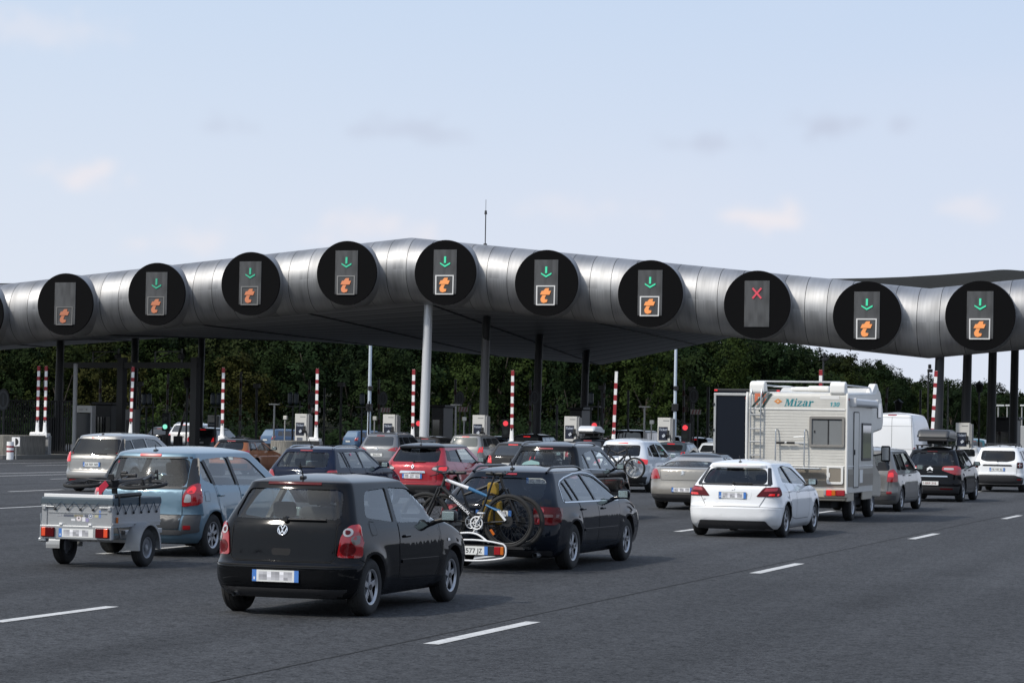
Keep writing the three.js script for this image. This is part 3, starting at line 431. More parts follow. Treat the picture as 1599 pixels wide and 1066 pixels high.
  for (const x of B.ax) for (const k of [1, -1]) { const w = obj('wheel', wg.tyre, M.tyre, t); w.position.set(x, wr, k * (hw * (x > 1.8 ? 0.99 : 1) - tw / 2 - (s.wheelIn ?? 0.02))); if (k < 0) w.rotation.y = Math.PI; if (x > 1.8 && s.steer) w.rotation.y += s.steer; obj('brake_disc', wg.dish, M.brakeDark, w); obj('rim', wg.spokes, s.rimMat ?? M.rim, w); obj('hub_cap', wg.cap, s.rimMat === M.rimDark ? M.rimDark : M.trim, w); }
  obj('underbody', rbox(s.L - 0.7, 0.12, s.W - 0.34, 0.04, s.L / 2, s.underY ?? 0.24, 0), M.blackMatt, t);
  if (s.plate) { const [zc, yc, w = 0.52, h = 0.11] = s.plate.at, x = Math.min(B.rear(zc - w / 2, yc), B.rear(zc, yc), B.rear(zc, yc + h / 2), B.rear(zc, yc - h / 2)), g = new THREE.PlaneGeometry(w, h).rotateY(-Math.PI / 2).translate(x - 0.014, yc, zc); const sl = s.plate.tilt ?? 0; obj('plate_backing', box(0.012, h + 0.008, w + 0.008, x - 0.0075, yc, zc), M.trim, t); obj('number_plate', g, s.plate.mat, t); }
  if (s.brakeBar) { const [y, w, h, m, dz = 0] = s.brakeBar; obj('brake_light', drape([[-w / 2 + dz, y - h / 2], [w / 2 + dz, y - h / 2], [w / 2 + dz, y + h / 2], [-w / 2 + dz, y + h / 2]], rear, 0.012, 0.1, 0.02), m ?? M.red, t); }
  if (s.spoiler) { const [y, w, d] = s.spoiler, gs = []; const n = 12; const x0 = B.rear(0, y); const sh = new THREE.Shape(); const pts = []; for (let i = 0; i <= n; i++) { const z = mix(-w / 2, w / 2, i / n); pts.push([z, B.rear(z, y) - d * (1 - 0.35 * (2 * i / n - 1) ** 2)]); } const back = pts.map(([z, x]) => [z, x + d + 0.12]).reverse(); const g = new THREE.ExtrudeGeometry(toShape([...pts, ...back]), { depth: 0.03, bevelEnabled: true, bevelSize: 0.006, bevelThickness: 0.01, bevelSegments: 2 }); g.rotateX(Math.PI / 2); const m4 = new THREE.Matrix4().set(0, 0, 1, 0, 0, 1, 0, 0, 1, 0, 0, 0, 0, 0, 0, 1); g.applyMatrix4(m4); const ix = g.attributes.position; const g2 = g.toNonIndexed ? g : g; g2.translate(0, y + 0.015, 0); g2.computeVertexNormals(); obj('roof_spoiler', g2, s.spoilerMat ?? pm, t); }
  if (s.wiper) { const [z0, z1, y, dy = 0.03] = s.wiper, pts = []; for (let i = 0; i <= 6; i++) { const z = mix(z0, z1, i / 6), yy = y + dy * i / 6; pts.push([B.rear(z, yy) - 0.025, yy, z]); } obj('rear_wiper', [tube(pts, 0.012, 12, 6), new THREE.CylinderGeometry(0.026, 0.032, 0.05, 12).rotateZ(Math.PI / 2).translate(pts[0][0], y, z0)], M.trim, t); }
  if (s.mirror) { const [x, y] = s.mirror; for (const k of [1, -1]) { const z = B.side(x, y), g = new RoundedBoxGeometry(0.12, 0.135, 0.185, 4, 0.05); const mm = obj('door_mirror', [g.translate(x, y + 0.07, k * (z + 0.16)), bar([x, y + 0.0, k * (z - 0.02)], [x, y + 0.03, k * (z + 0.1)], 0.028, 8)], s.mirrorMat ?? pm, t); obj('mirror_glass', rbox(0.006, 0.095, 0.14, 0.003, x - 0.062, y + 0.07, k * (z + 0.16)), M.mirrorGlass, mm); } }
  if (s.handles) for (const [x, y] of s.handles) for (const k of [1, -1]) obj('door_handle', rbox(0.17, 0.03, 0.035, 0.012, x, y, k * (B.side(x, y) + 0.012)), s.handleMat ?? pm, t);
  const yTop = (x, z) => { let a = s.yr, b = s.H - 0.001; for (let i = 0; i < 18; i++) { const m = (a + b) / 2, c = B.sec(m); (x > c.xr + c.bow * 0.5 && x < c.xf && Math.abs(z) < c.w) ? a = m : b = m; } return a; }; t.userData.yTop = undefined;
  if (s.antenna) { const [x, h, lean = 0.5] = s.antenna, y = yTop(x, 0); obj('aerial', [bar([x + 0.02, y - 0.01, 0], [x - h * lean, y + h, 0], 0.009, 6, 0.005), rbox(0.09, 0.035, 0.05, 0.012, x, y + 0.01, 0)], M.trim, t); }
  if (s.fin) { const x = s.fin, y = yTop(x, 0); obj('aerial', new THREE.ExtrudeGeometry(toShape([[0, 0], [0.16, 0], [0.03, 0.07], [0, 0.06]]), { depth: 0.03, bevelEnabled: true, bevelSize: 0.008, bevelThickness: 0.008, bevelSegments: 2 }).translate(x, y, -0.015), s.finMat ?? M.trim, t); }
  if (s.rails) { const [x0, x1, dz, m, hgt = 0.055] = s.rails; for (const k of [1, -1]) { const pts = []; for (let i = 0; i <= 8; i++) { const x = mix(x0, x1, i / 8), z = k * dz, e = i === 0 || i === 8 ? -0.01 : i === 1 || i === 7 ? hgt * 0.75 : hgt; pts.push([x, yTop(x, z) + e, z]); } obj('roof_rail', [tube(pts, 0.017, 28, 8)], m ?? M.trim, t); } }
  if (s.bars) for (const x of s.bars) { const y = yTop(x, s.barZ ?? 0.5) + (s.barH ?? 0.09), z = (s.barZ ?? 0.5) + 0.06; obj('roof_bar', [rbox(0.05, 0.03, 2 * z, 0.012, x, y, 0), rbox(0.08, 0.1, 0.06, 0.02, x, y - 0.04, z - 0.06), rbox(0.08, 0.1, 0.06, 0.02, x, y - 0.04, -z + 0.06)], M.trim, t); }
  if (s.exhaust) for (const [z, y, r] of s.exhaust) obj('exhaust', new THREE.CylinderGeometry(r, r, 0.2, 16, 1, true).rotateZ(Math.PI / 2).translate(0.12, y, z), M.steel, t);
  // cabin: two front seats, a rear bench with headrests, dashboard
  if (!lo) {
    const xb = s.seatRear ?? 1.05, xs = s.seatFront ?? 2.0, sy = s.belt, f = s.seatMat ?? M.seat;
    obj('rear_seat', [rbox(0.18, 0.62, s.W - 0.5, 0.06, xb, sy - 0.28, 0, 0, 0, 0.2), ...[-0.36, 0.36].map((z) => rbox(0.1, 0.17, 0.26, 0.045, xb - 0.07, sy + 0.12, z, 0, 0, 0.15)), ...(s.midRest ? [rbox(0.1, 0.14, 0.22, 0.045, xb - 0.07, sy + 0.09, 0)] : [])], f, t);
    for (const k of [1, -1]) obj('front_seat', [rbox(0.16, 0.7, 0.48, 0.07, xs, sy - 0.22, k * 0.36, 0, 0, 0.22), rbox(0.1, 0.19, 0.27, 0.045, xs - 0.09, sy + 0.24, k * 0.36, 0, 0, 0.15)], f, t);
    obj('dashboard', rbox(0.5, 0.25, s.W - 0.4, 0.08, s.L - (s.bulk ?? 1.25) - 0.2, sy - 0.12, 0), M.cabin, t);
    obj('steering_wheel', new THREE.TorusGeometry(0.18, 0.016, 8, 28).rotateY(Math.PI / 2).rotateZ(-0.4).translate(s.L - (s.bulk ?? 1.25) - 0.52, sy - 0.02, -0.36), M.trim, t);
    if (s.shelf !== false) obj('parcel_shelf', rbox(0.45, 0.03, s.W - 0.5, 0.01, xb - 0.32, sy - 0.1, 0), M.cabin, t);
  }
  for (const f of s.extra ?? []) f(t, B, { side, rear, yTop });
  return Object.assign(t, { body: undefined, B });
}
// place a car by the ground point under its rear right wheel
function spot(s, px, py, turn = TURN, back = 0) { const p = onGround(px, py), c = Math.cos(turn), n = Math.sin(turn), x = s.ro, z = s.W / 2 - 0.1; return [p.x - (c * x + n * z), 0, p.z - (-n * x + c * z)]; }
function spotCorner(s, px, Z, turn = TURN) { const d = atDepth(px, 700, Z), c = Math.cos(turn), n = Math.sin(turn), x = 0.15, z = s.W / 2 - 0.06; return [d.x - (c * x + n * z), 0, d.z - (-n * x + c * z)]; }
const frontLine = (L, hood, yr, base = 1.15, rake = 1.75) => [[0.18, L - 0.15], [0.3, L - 0.03], [0.5, L], [0.62, L - 0.03], [0.74, L - 0.14], [hood - 0.12, L - 0.42], [hood - 0.04, L - 0.8], [hood, L - base + 0.03], [yr, L - base - (yr - hood) * rake]];
const widthLine = (W, belt, yr, tum = 0.25) => { const h = W / 2; return [[0.18, h - 0.11], [0.28, h - 0.04], [0.5, h - 0.006], [0.7, h], [belt - 0.12, h - 0.022], [belt, h - 0.065], [yr, h - tum]]; };
// a row of side windows between a sill line and a roof line; cuts: [bottom x, top x] of each edge from rear to front
function glazing(yb0, yb1, yt0, yt1, cuts, gap = 0.05, tintN = 0, xA, xB, r = 0.05) { // yb0/yt0 at xA, yb1/yt1 at xB
  const yb = (x) => mix(yb0, yb1, (x - xA) / (xB - xA)), yt = (x) => mix(yt0, yt1, (x - xA) / (xB - xA)), out = [];
  for (let i = 0; i < cuts.length - 1; i++) { const [b0, t0] = cuts[i], [b1, t1] = cuts[i + 1], g0 = i ? gap / 2 : 0, g1 = i < cuts.length - 2 ? gap / 2 : 0; out.push({ poly: [[b0 + g0, yb(b0 + g0)], [b1 - g1, yb(b1 - g1)], [t1 - g1, yt(t1 - g1)], [t0 + g0, yt(t0 + g0)]], tint: i < tintN, r }); } return out;
}
// ---------------------------------------------------------------- the cars in view
const P = {
  black: paint([0.0045, 0.005, 0.0065], 0.2, 0.3), blue: paint([0.13, 0.21, 0.27], 0.35, 0.35), navy: paint([0.007, 0.012, 0.03], 0.3), laguna: paint([0.006, 0.0085, 0.014], 0.3), white: paint([0.78, 0.79, 0.80], 0, 0.4), silver: paint([0.27, 0.265, 0.255], 0.45, 0.36), beige: paint([0.29, 0.275, 0.25], 0.45, 0.36), red: paint([0.33, 0.012, 0.022], 0.25, 0.34), grey: paint([0.15, 0.155, 0.165], 0.4), greyDark: paint([0.07, 0.075, 0.08], 0.4), scenic: paint([0.17, 0.165, 0.155], 0.4), paleWhite: paint([0.62, 0.65, 0.68], 0.15), orange: paint([0.26, 0.08, 0.018], 0.35), blackBrown: paint([0.03, 0.028, 0.027], 0.3), midBlue: paint([0.05, 0.10, 0.18], 0.3), vanWhite: paint([0.8, 0.81, 0.82], 0, 0.45), slate: paint([0.10, 0.13, 0.16], 0.4),
};
const mirrorPts = (l) => [...l, ...l.slice().reverse().map(([z, y]) => [-z, y])];
const arcPoly = (cx, cy, r0, r1, a0, a1, n = 14) => { const o = []; for (let i = 0; i <= n; i++) { const a = mix(a0, a1, i / n); o.push([cx + r1 * Math.cos(a), cy + r1 * Math.sin(a)]); } for (let i = n; i >= 0; i--) { const a = mix(a0, a1, i / n); o.push([cx + r0 * Math.cos(a), cy + r0 * Math.sin(a)]); } return o; };
function emblem(kind, y, r, z0 = 0, m = M.chrome) { // a raised badge on the tailgate
  return (t, B, S) => {
    const x = B.rear(z0, y), e = 0.004, slope = Math.atan((B.rear(z0, y + 0.03) - B.rear(z0, y - 0.03)) / 0.06), L = (pts, w) => pts.slice(1).map((p, i) => { const a = pts[i], d = Math.hypot(p[0] - a[0], p[1] - a[1]); return box(d + w * 0.6, w, 0.008, 0, 0, 0).rotateZ(Math.atan2(p[1] - a[1], p[0] - a[0])).translate((a[0] + p[0]) / 2, (a[1] + p[1]) / 2, 0); }), k = (pts) => pts.map(([a, b]) => [a * r, b * r]), poly = (pts) => new THREE.ExtrudeGeometry(toShape(k(pts)), { depth: 0.006, bevelEnabled: false });
    let gs = [];
    if (kind === 'roundV') gs = [new THREE.TorusGeometry(r * 0.92, r * 0.1, 8, 40), ...L(k([[-0.42, 0.8], [0, 0.1], [0.42, 0.8]]), r * 0.17), ...L(k([[-0.8, 0.32], [-0.36, -0.76], [0, -0.06], [0.36, -0.76], [0.8, 0.32]]), r * 0.17)];
    if (kind === 'ovals') gs = [new THREE.TorusGeometry(r * 0.9, r * 0.1, 8, 40).scale(1.25, 0.85, 1), new THREE.TorusGeometry(r * 0.5, r * 0.11, 8, 32).scale(0.75, 1.25, 1).translate(0, -0.08 * r, 0), new THREE.TorusGeometry(r * 0.5, r * 0.11, 8, 32).scale(1.4, 0.62, 1).translate(0, r * 0.36, 0)];
    if (kind === 'diamond') { const s = new THREE.Shape(k([[0, 1.15], [0.78, 0], [0, -1.15], [-0.78, 0]]).map((p) => new THREE.Vector2(...p))); s.holes.push(new THREE.Path(k([[0, 0.6], [0.36, 0], [0, -0.6], [-0.36, 0]]).map((p) => new THREE.Vector2(...p)))); gs = [new THREE.ExtrudeGeometry(s, { depth: 0.008, bevelEnabled: true, bevelSize: 0.003, bevelThickness: 0.004, bevelSegments: 1 })]; }
    if (kind === 'chevrons') gs = [0, -0.55].flatMap((o) => L(k([[-0.95, -0.25 + o], [0, 0.5 + o], [0.95, -0.25 + o]]), r * 0.3));
    if (kind === 'lion') gs = [poly([[-0.25, 0.95], [0.15, 1.0], [0.4, 0.75], [0.2, 0.55], [0.75, 0.5], [0.95, 0.7], [0.85, 0.3], [0.3, 0.2], [0.45, -0.1], [0.85, -0.2], [0.75, -0.5], [0.35, -0.35], [0.15, -0.4], [0.55, -0.85], [0.3, -1.0], [-0.05, -0.6], [-0.45, -1.0], [-0.75, -0.9], [-0.35, -0.4], [-0.3, 0.1], [-0.8, 0.35], [-0.75, 0.6], [-0.3, 0.5]])];
    if (kind === 'shield') gs = [poly([[-0.7, 0.7], [0.7, 0.7], [0.55, -0.2], [0, -0.8], [-0.55, -0.2]])];
    if (kind === 'oval') gs = [new THREE.CylinderGeometry(r, r, 0.012, 32).rotateX(Math.PI / 2).scale(1.5, 0.7, 1)];
    const g = merge(gs).rotateY(-Math.PI / 2).rotateZ(-slope).translate(x - 0.012, y, z0); obj('badge', g, m, t);
  };
}
function lettering(text, y, z, size, m = M.chrome, wScale = 1) { // small raised print on the tailgate
  return (t, B) => { const tex = canvasTex(256, 48, (c, w, h) => { c.clearRect(0, 0, w, h); c.fillStyle = '#fff'; c.font = 'bold 40px sans-serif'; c.textAlign = 'center'; c.textBaseline = 'middle'; c.fillText(text, w / 2, h / 2, w - 8); }); const g = new THREE.PlaneGeometry(size * 5.33 * wScale, size).rotateY(-Math.PI / 2).translate(B.rear(z, y) - 0.006, y, z); obj('lettering', g, mat([0.6, 0.6, 0.62], 0.3, 0.6, { alphaMap: tex, alphaTest: 0.4 }), t); };
}
// 1. small black three-door hatchback
{
  const L = 3.9, W = 1.65, H = 1.465, belt = 0.95, yr = 1.37;
  const s = { name: 'hatchback_car', L, W, H, belt, yr, ro: 0.62, wb: 2.46, wr: 0.30, tw: 0.19, rim: 'five', paintMat: P.black, y0: 0.19, bow: 0.07, seatMat: mat([0.06, 0.06, 0.062], 0.9),
    rear: [[0.19, 0.10], [0.28, 0.03], [0.40, 0.0], [0.50, 0.0], [0.535, 0.015], [0.56, 0.06], [0.7, 0.085], [0.9, 0.12], [0.98, 0.155], [1.02, 0.18], [1.33, 0.385], [1.37, 0.40]], front: frontLine(L, 0.97, yr, 1.1, 1.75), width: [[0.19, 0.72], [0.28, 0.78], [0.42, 0.812], [0.55, 0.822], [0.72, 0.82], [0.86, 0.79], [0.95, 0.755], [1.37, 0.575]],
    rearWin: [[-0.60, 1.005], [0.60, 1.005], [0.535, 1.31], [-0.535, 1.31]], rearWinR: 0.07, windscreen: [1.0, 0.6, 1.35, 0.5],
    wins: [{ poly: [[0.60, 1.02, 0.1], [1.34, 0.955], [1.44, 1.315], [0.82, 1.29, 0.12]], r: 0.03 }, { poly: [[1.43, 0.95], [2.78, 0.915], [2.52, 1.08], [2.12, 1.30, 0.1], [1.53, 1.32]], r: 0.03 }],
    brakeBar: [1.362, 0.60, 0.022, M.redDark, 0], wiper: [0.02, 0.46, 1.0, 0.0], mirror: [2.62, 0.92], mirrorMat: M.trim, handles: [[1.58, 0.8]], handleMat: P.black, antenna: [0.62, 0.17, 0.6],
    plate: { at: [-0.02, 0.42, 0.52, 0.12], mat: plateMat(null, { seed: 2 }) },
    patches: [
      { name: 'tailgate', poly: [[-0.575, 0.6], [-0.53, 0.575], [0.53, 0.575], [0.575, 0.6], [0.575, 0.94], [0.63, 0.985], [-0.63, 0.985], [-0.575, 0.94]], mat: P.black, off: 0.004, holes: [] },
      { name: 'bumper', poly: [[-0.77, 0.31], [0.77, 0.31], [0.79, 0.505], [-0.79, 0.505]], mat: paint([0.005, 0.0055, 0.0065], 0.1, 0.42), off: 0.006, skirt: 0.006, r: 0.02 },
      { name: 'bumper_skirt', poly: [[-0.74, 0.2], [0.74, 0.2], [0.765, 0.295], [-0.765, 0.295]], mat: M.plastic, off: 0.004, r: 0.02 },
      { name: 'tail_light', mirror: true, poly: [[0.60, 0.62], [0.80, 0.615], [0.80, 0.80], [0.775, 0.955], [0.69, 0.95], [0.625, 0.83]], mat: M.red, off: 0.014, skirt: 0.02, r: 0.035, edge: 0.05 },
      { name: 'lamp_ring', mirror: true, circle: [0.685, 0.875, 0.042], mat: M.clearLamp, off: 0.0165 }, { name: 'lamp_bulb', mirror: true, circle: [0.685, 0.875, 0.022], mat: M.redDark, off: 0.018 },
      { name: 'turn_lamp', mirror: true, poly: [[0.715, 0.83], [0.775, 0.85], [0.782, 0.76], [0.745, 0.745], [0.718, 0.78]], mat: mat([0.12, 0.10, 0.09], 0.15, 0.1, { clearcoat: 1 }), off: 0.0165, r: 0.02 },
      { name: 'brake_lamp', mirror: true, circle: [0.69, 0.705, 0.066], mat: M.redDark, off: 0.0165 },
      { name: 'tail_light', on: 'side', poly: [[0.155, 0.63], [0.30, 0.63], [0.275, 0.80], [0.23, 0.93], [0.19, 0.95]], mat: M.red, off: 0.010, r: 0.02 },
      { name: 'door', on: 'side', poly: [[1.40, 0.36], [2.56, 0.33], [2.62, 0.55], [2.62, 0.90], [1.42, 0.945], [1.36, 0.7]], mat: P.black, off: 0.003, r: 0.06 },
      { name: 'side_moulding', on: 'side', poly: [[1.42, 0.515], [2.56, 0.50], [2.56, 0.54], [1.42, 0.555]], mat: P.black, off: 0.016, skirt: 0.014, r: 0.015 },
      { name: 'fuel_flap', on: 'side', poly: [[0.62, 0.84], [0.77, 0.83], [0.77, 0.96], [0.64, 0.97]], mat: P.black, off: 0.003, r: 0.05 }, { name: 'indicator', on: 'side', poly: [[2.86, 0.70], [2.93, 0.70], [2.93, 0.73], [2.86, 0.73]], mat: M.clearLamp, off: 0.008, r: 0.012 },
      { name: 'headlight', on: 'nose', mirror: true, poly: [[0.42, 0.62], [0.70, 0.64], [0.70, 0.78], [0.48, 0.78]], mat: M.clearLamp, off: 0.01, skirt: 0.02 },
      { name: 'tailgate_handle', poly: [[-0.1, 0.63], [0.1, 0.63], [0.11, 0.70], [-0.11, 0.70]], mat: M.blackMatt, off: 0.005 },
    ],
    seams: [{ pts: [[-0.585, 0.96], [-0.585, 0.605], [-0.54, 0.568], [0.54, 0.568], [0.585, 0.605], [0.585, 0.96]] }, { pts: [[-0.8, 0.525], [0.8, 0.525]], w: 0.012 }, { on: 'side', pts: [[1.43, 0.945], [1.36, 0.7], [1.39, 0.37], [1.5, 0.345], [2.52, 0.32], [2.63, 0.55], [2.66, 0.91]] }, { on: 'side', pts: [[0.62, 0.85], [0.62, 0.95], [0.66, 0.98], [0.78, 0.97], [0.78, 0.84], [0.64, 0.83]], w: 0.004, closed: true }, { on: 'side', pts: [[0.28, 0.53], [0.42, 0.53], [0.30, 0.60]] }],
    extra: [emblem('roundV', 0.89, 0.058)], exhaust: [[-0.5, 0.22, 0.025]] };
  makeCar(s, 'small black three-door hatchback with a round chrome badge, nearest to the viewer', 'car', spot(s, 569, 961), TURN);
}
// 2. pale blue people carrier that tows the trailer
{
  const L = 4.26, W = 1.81, H = 1.62, belt = 1.02, yr = 1.51;
  const s = { name: 'people_carrier', L, W, H, belt, yr, ro: 0.74, wb: 2.685, wr: 0.315, tw: 0.2, rim: 'seven', paintMat: P.blue, bow: 0.09,
    rear: [[0.2, 0.1], [0.3, 0.03], [0.42, 0.0], [0.55, 0.01], [0.62, 0.05], [0.95, 0.09], [1.03, 0.14], [1.44, 0.36], [1.51, 0.40]], front: frontLine(L, 1.06, yr, 0.92, 1.6), width: [[0.2, 0.79], [0.3, 0.86], [0.5, 0.9], [0.7, 0.905], [0.92, 0.88], [1.02, 0.845], [1.51, 0.63]],
    rearWin: [[-0.68, 1.03], [0.68, 1.03], [0.62, 1.44], [-0.62, 1.44]], rearWinR: 0.1, windscreen: [1.1, 0.66, 1.49, 0.55],
    wins: [{ poly: [[0.52, 1.14], [0.82, 1.06], [0.72, 1.40], [0.56, 1.42, 0.1]], r: 0.04 }, { poly: [[0.90, 1.05], [1.62, 1.04], [1.60, 1.46], [0.80, 1.43]], r: 0.06 }, { poly: [[1.70, 1.035], [2.95, 1.02], [2.35, 1.44, 0.12], [1.68, 1.465]], r: 0.05 }],
    brakeBar: [1.485, 0.34, 0.03, M.redLit], wiper: [0.0, -0.42, 1.04, -0.005], mirror: [2.75, 1.03], handles: [[0.98, 0.9], [1.82, 0.89]], handleMat: P.blue, antenna: [0.55, 0.1, 0.3],
    plate: { at: [0, 0.5, 0.5, 0.11], mat: plateMat('A 8 481', { seed: 5 }) }, midRest: true, rim: 'seven',
    patches: [
      { name: 'tailgate', poly: [[-0.62, 0.42], [0.62, 0.42], [0.66, 0.64], [0.64, 0.99], [-0.64, 0.99], [-0.66, 0.64]], mat: P.blue, off: 0.004 },
      { name: 'tailgate_panel', poly: [[-0.63, 0.42], [0.63, 0.42], [0.66, 0.625], [-0.66, 0.625]], mat: mat([0.03, 0.032, 0.035], 0.4), off: 0.008 },
      { name: 'bumper_pad', mirror: true, poly: [[0.66, 0.34], [0.86, 0.37], [0.88, 0.62], [0.69, 0.62]], mat: M.plasticGrey, off: 0.009 }, { name: 'bumper_strip', poly: [[-0.68, 0.33], [0.68, 0.33], [0.66, 0.405], [-0.66, 0.405]], mat: M.plasticGrey, off: 0.009 },
      { name: 'reflector', mirror: true, poly: [[0.69, 0.41], [0.78, 0.41], [0.78, 0.47], [0.69, 0.47]], mat: M.red, off: 0.014, skirt: 0.01, r: 0.01 },
      { name: 'glass_band', mirror: true, poly: [[0.685, 1.02], [0.82, 1.02], [0.70, 1.45], [0.625, 1.45]], mat: M.trim, off: 0.004 }, { name: 'glass_band', poly: [[-0.80, 0.995], [0.80, 0.995], [0.79, 1.03], [-0.79, 1.03]], mat: M.trim, off: 0.004, r: 0.01 }, { name: 'glass_band', poly: [[-0.63, 1.44], [0.63, 1.44], [0.62, 1.465], [-0.62, 1.465]], mat: M.trim, off: 0.004, r: 0.01 },
      { name: 'tail_light', mirror: true, poly: [[0.655, 0.74], [0.86, 0.77], [0.875, 0.95], [0.80, 1.09], [0.72, 1.04], [0.655, 0.9]], mat: M.red, off: 0.014, skirt: 0.02, edge: 0.05 },
      { name: 'reverse_lamp', mirror: true, poly: [[0.672, 0.80], [0.77, 0.81], [0.76, 0.92], [0.70, 0.93]], mat: M.clearLamp, off: 0.0165, r: 0.03 }, { name: 'brake_lamp', mirror: true, poly: [[0.70, 0.945], [0.80, 0.93], [0.81, 1.0], [0.76, 1.05]], mat: M.redLit, off: 0.0168, r: 0.03 },
      { name: 'tail_light', on: 'side', poly: [[0.18, 0.77], [0.34, 0.80], [0.36, 0.93], [0.28, 1.06], [0.2, 1.06]], mat: M.red, off: 0.012 },
      { name: 'rear_door', on: 'side', poly: [[0.92, 0.62], [1.12, 0.36], [1.66, 0.34], [1.66, 1.02], [0.88, 1.03]], mat: P.blue, off: 0.003 }, { name: 'front_door', on: 'side', poly: [[1.68, 0.34], [2.82, 0.34], [2.86, 1.0], [1.68, 1.015]], mat: P.blue, off: 0.003 },
      { name: 'fuel_flap', on: 'side', poly: [[0.45, 0.82], [0.6, 0.82], [0.6, 0.96], [0.45, 0.96]], mat: P.blue, off: 0.003 },
      { name: 'door_pillar', on: 'side', poly: [[0.81, 1.05], [0.90, 1.05], [0.80, 1.43], [0.71, 1.41]], mat: M.trim, off: 0.003, r: 0.005 }, { name: 'door_pillar', on: 'side', poly: [[1.61, 1.04], [1.70, 1.035], [1.68, 1.465], [1.595, 1.46]], mat: M.trim, off: 0.003, r: 0.005 },
      { name: 'headlight', on: 'nose', mirror: true, poly: [[0.45, 0.66], [0.76, 0.68], [0.74, 0.84], [0.5, 0.82]], mat: M.clearLamp, off: 0.01, skirt: 0.02 },
      { name: 'sticker', poly: [[-0.62, 1.05], [-0.56, 1.05], [-0.56, 1.11], [-0.62, 1.11]], mat: M.white, off: 0.006, r: 0.005 }],
    seams: [{ pts: [[-0.65, 1.0], [-0.66, 0.64], [-0.63, 0.41], [0.63, 0.41], [0.66, 0.64], [0.65, 1.0]] }, { pts: [[-0.9, 0.625], [0.9, 0.625]] }, { on: 'side', pts: [[0.82, 1.04], [0.9, 0.62], [1.1, 0.35], [1.66, 0.33], [1.66, 1.03]] }, { on: 'side', pts: [[1.67, 0.33], [2.83, 0.33], [2.88, 1.0]] }, { on: 'side', pts: [[0.45, 0.82], [0.6, 0.82], [0.6, 0.96], [0.45, 0.96]], w: 0.004, closed: true }],
  };
  makeCar(s, 'pale blue people carrier towing the open trailer', 'car', spot(s, 325, 868), TURN);
}
// 3. silver people carrier, far left
{
  const L = 4.53, W = 1.84, H = 1.64, belt = 1.04, yr = 1.53;
  const s = { name: 'people_carrier', L, W, H, belt, yr, ro: 0.85, wb: 2.73, wr: 0.33, tw: 0.21, rim: 'five', paintMat: P.silver, bow: 0.09,
    rear: [[0.2, 0.12], [0.3, 0.05], [0.45, 0.0], [0.56, 0.02], [0.62, 0.06], [0.9, 0.09], [1.02, 0.14], [1.45, 0.40], [1.53, 0.44]], front: frontLine(L, 1.06, yr, 0.95, 1.65), width: [[0.2, 0.8], [0.3, 0.88], [0.5, 0.915], [0.7, 0.92], [0.92, 0.895], [1.04, 0.86], [1.53, 0.66]],
    rearWin: [[-0.72, 1.04], [0.72, 1.04], [0.66, 1.46], [-0.66, 1.46]], rearGlass: M.tint, windscreen: [1.1, 0.66, 1.5, 0.55],
    wins: [{ poly: [[0.50, 1.10], [1.05, 1.06], [1.0, 1.44], [0.6, 1.42, 0.12]], tint: true }, { poly: [[1.10, 1.055], [1.85, 1.05], [1.83, 1.48], [1.05, 1.45]], tint: true }, { poly: [[1.92, 1.045], [3.15, 1.03], [2.55, 1.44, 0.12], [1.90, 1.485]] }],
    brakeBar: [1.49, 0.4, 0.026, M.redLit], wiper: [0.0, 0.4, 1.06, 0.0], mirror: [2.95, 1.04], handles: [[1.2, 0.92], [2.05, 0.91]], antenna: [0.7, 0.08, 0.3], handleMat: P.silver,
    plate: { at: [0, 0.76, 0.52, 0.12], mat: plateMat('AX 501 NB') },
    patches: [{ name: 'tailgate', poly: [[-0.7, 0.6], [0.7, 0.6], [0.7, 1.0], [-0.7, 1.0]], mat: P.silver, off: 0.004 }, { name: 'glass_band', poly: [[-0.80, 1.0], [0.80, 1.0], [0.76, 1.045], [-0.76, 1.045]], mat: M.trim, off: 0.004, r: 0.01 }, { name: 'glass_band', mirror: true, poly: [[0.725, 1.03], [0.84, 1.03], [0.73, 1.47], [0.665, 1.47]], mat: M.trim, off: 0.004 }, { name: 'badge_plinth', poly: [[-0.1, 0.99], [0.1, 0.99], [0.14, 1.05], [-0.14, 1.05]], mat: M.trim, off: 0.006 },
      { name: 'tail_light', mirror: true, poly: [[0.68, 0.84], [0.83, 0.82], [0.9, 0.88], [0.86, 1.1], [0.74, 1.08]], mat: M.redLit, off: 0.014, skirt: 0.02 }, { name: 'tail_light', on: 'side', poly: [[0.18, 0.84], [0.30, 0.86], [0.40, 1.08], [0.24, 1.1]], mat: M.red, off: 0.01 },
      { name: 'plate_recess', poly: [[-0.34, 0.68], [0.34, 0.68], [0.36, 0.86], [-0.36, 0.86]], mat: P.silver, off: 0.006 }, { name: 'bumper_skirt', poly: [[-0.8, 0.22], [0.8, 0.22], [0.84, 0.38], [-0.84, 0.38]], mat: M.plastic, off: 0.006 }, { name: 'reflector', mirror: true, poly: [[0.45, 0.3], [0.7, 0.3], [0.7, 0.35], [0.45, 0.35]], mat: M.red, off: 0.01, r: 0.01 }],
    seams: [{ pts: [[-0.72, 1.0], [-0.71, 0.62], [-0.68, 0.59], [0.68, 0.59], [0.71, 0.62], [0.72, 1.0]] }, { pts: [[-0.7, 0.9], [0.7, 0.9]] }, { on: 'side', pts: [[1.06, 1.05], [1.12, 0.7], [1.25, 0.36], [1.87, 0.34], [1.87, 1.04]] }, { on: 'side', pts: [[1.88, 0.34], [3.0, 0.34], [3.05, 1.0]] }],
    extra: [emblem('lion', 1.03, 0.055)] };
  makeCar(s, 'silver people carrier with lit tail lights, driving beyond the trailer', 'car', spotCorner(s, 189, 69.5), TURN);
}
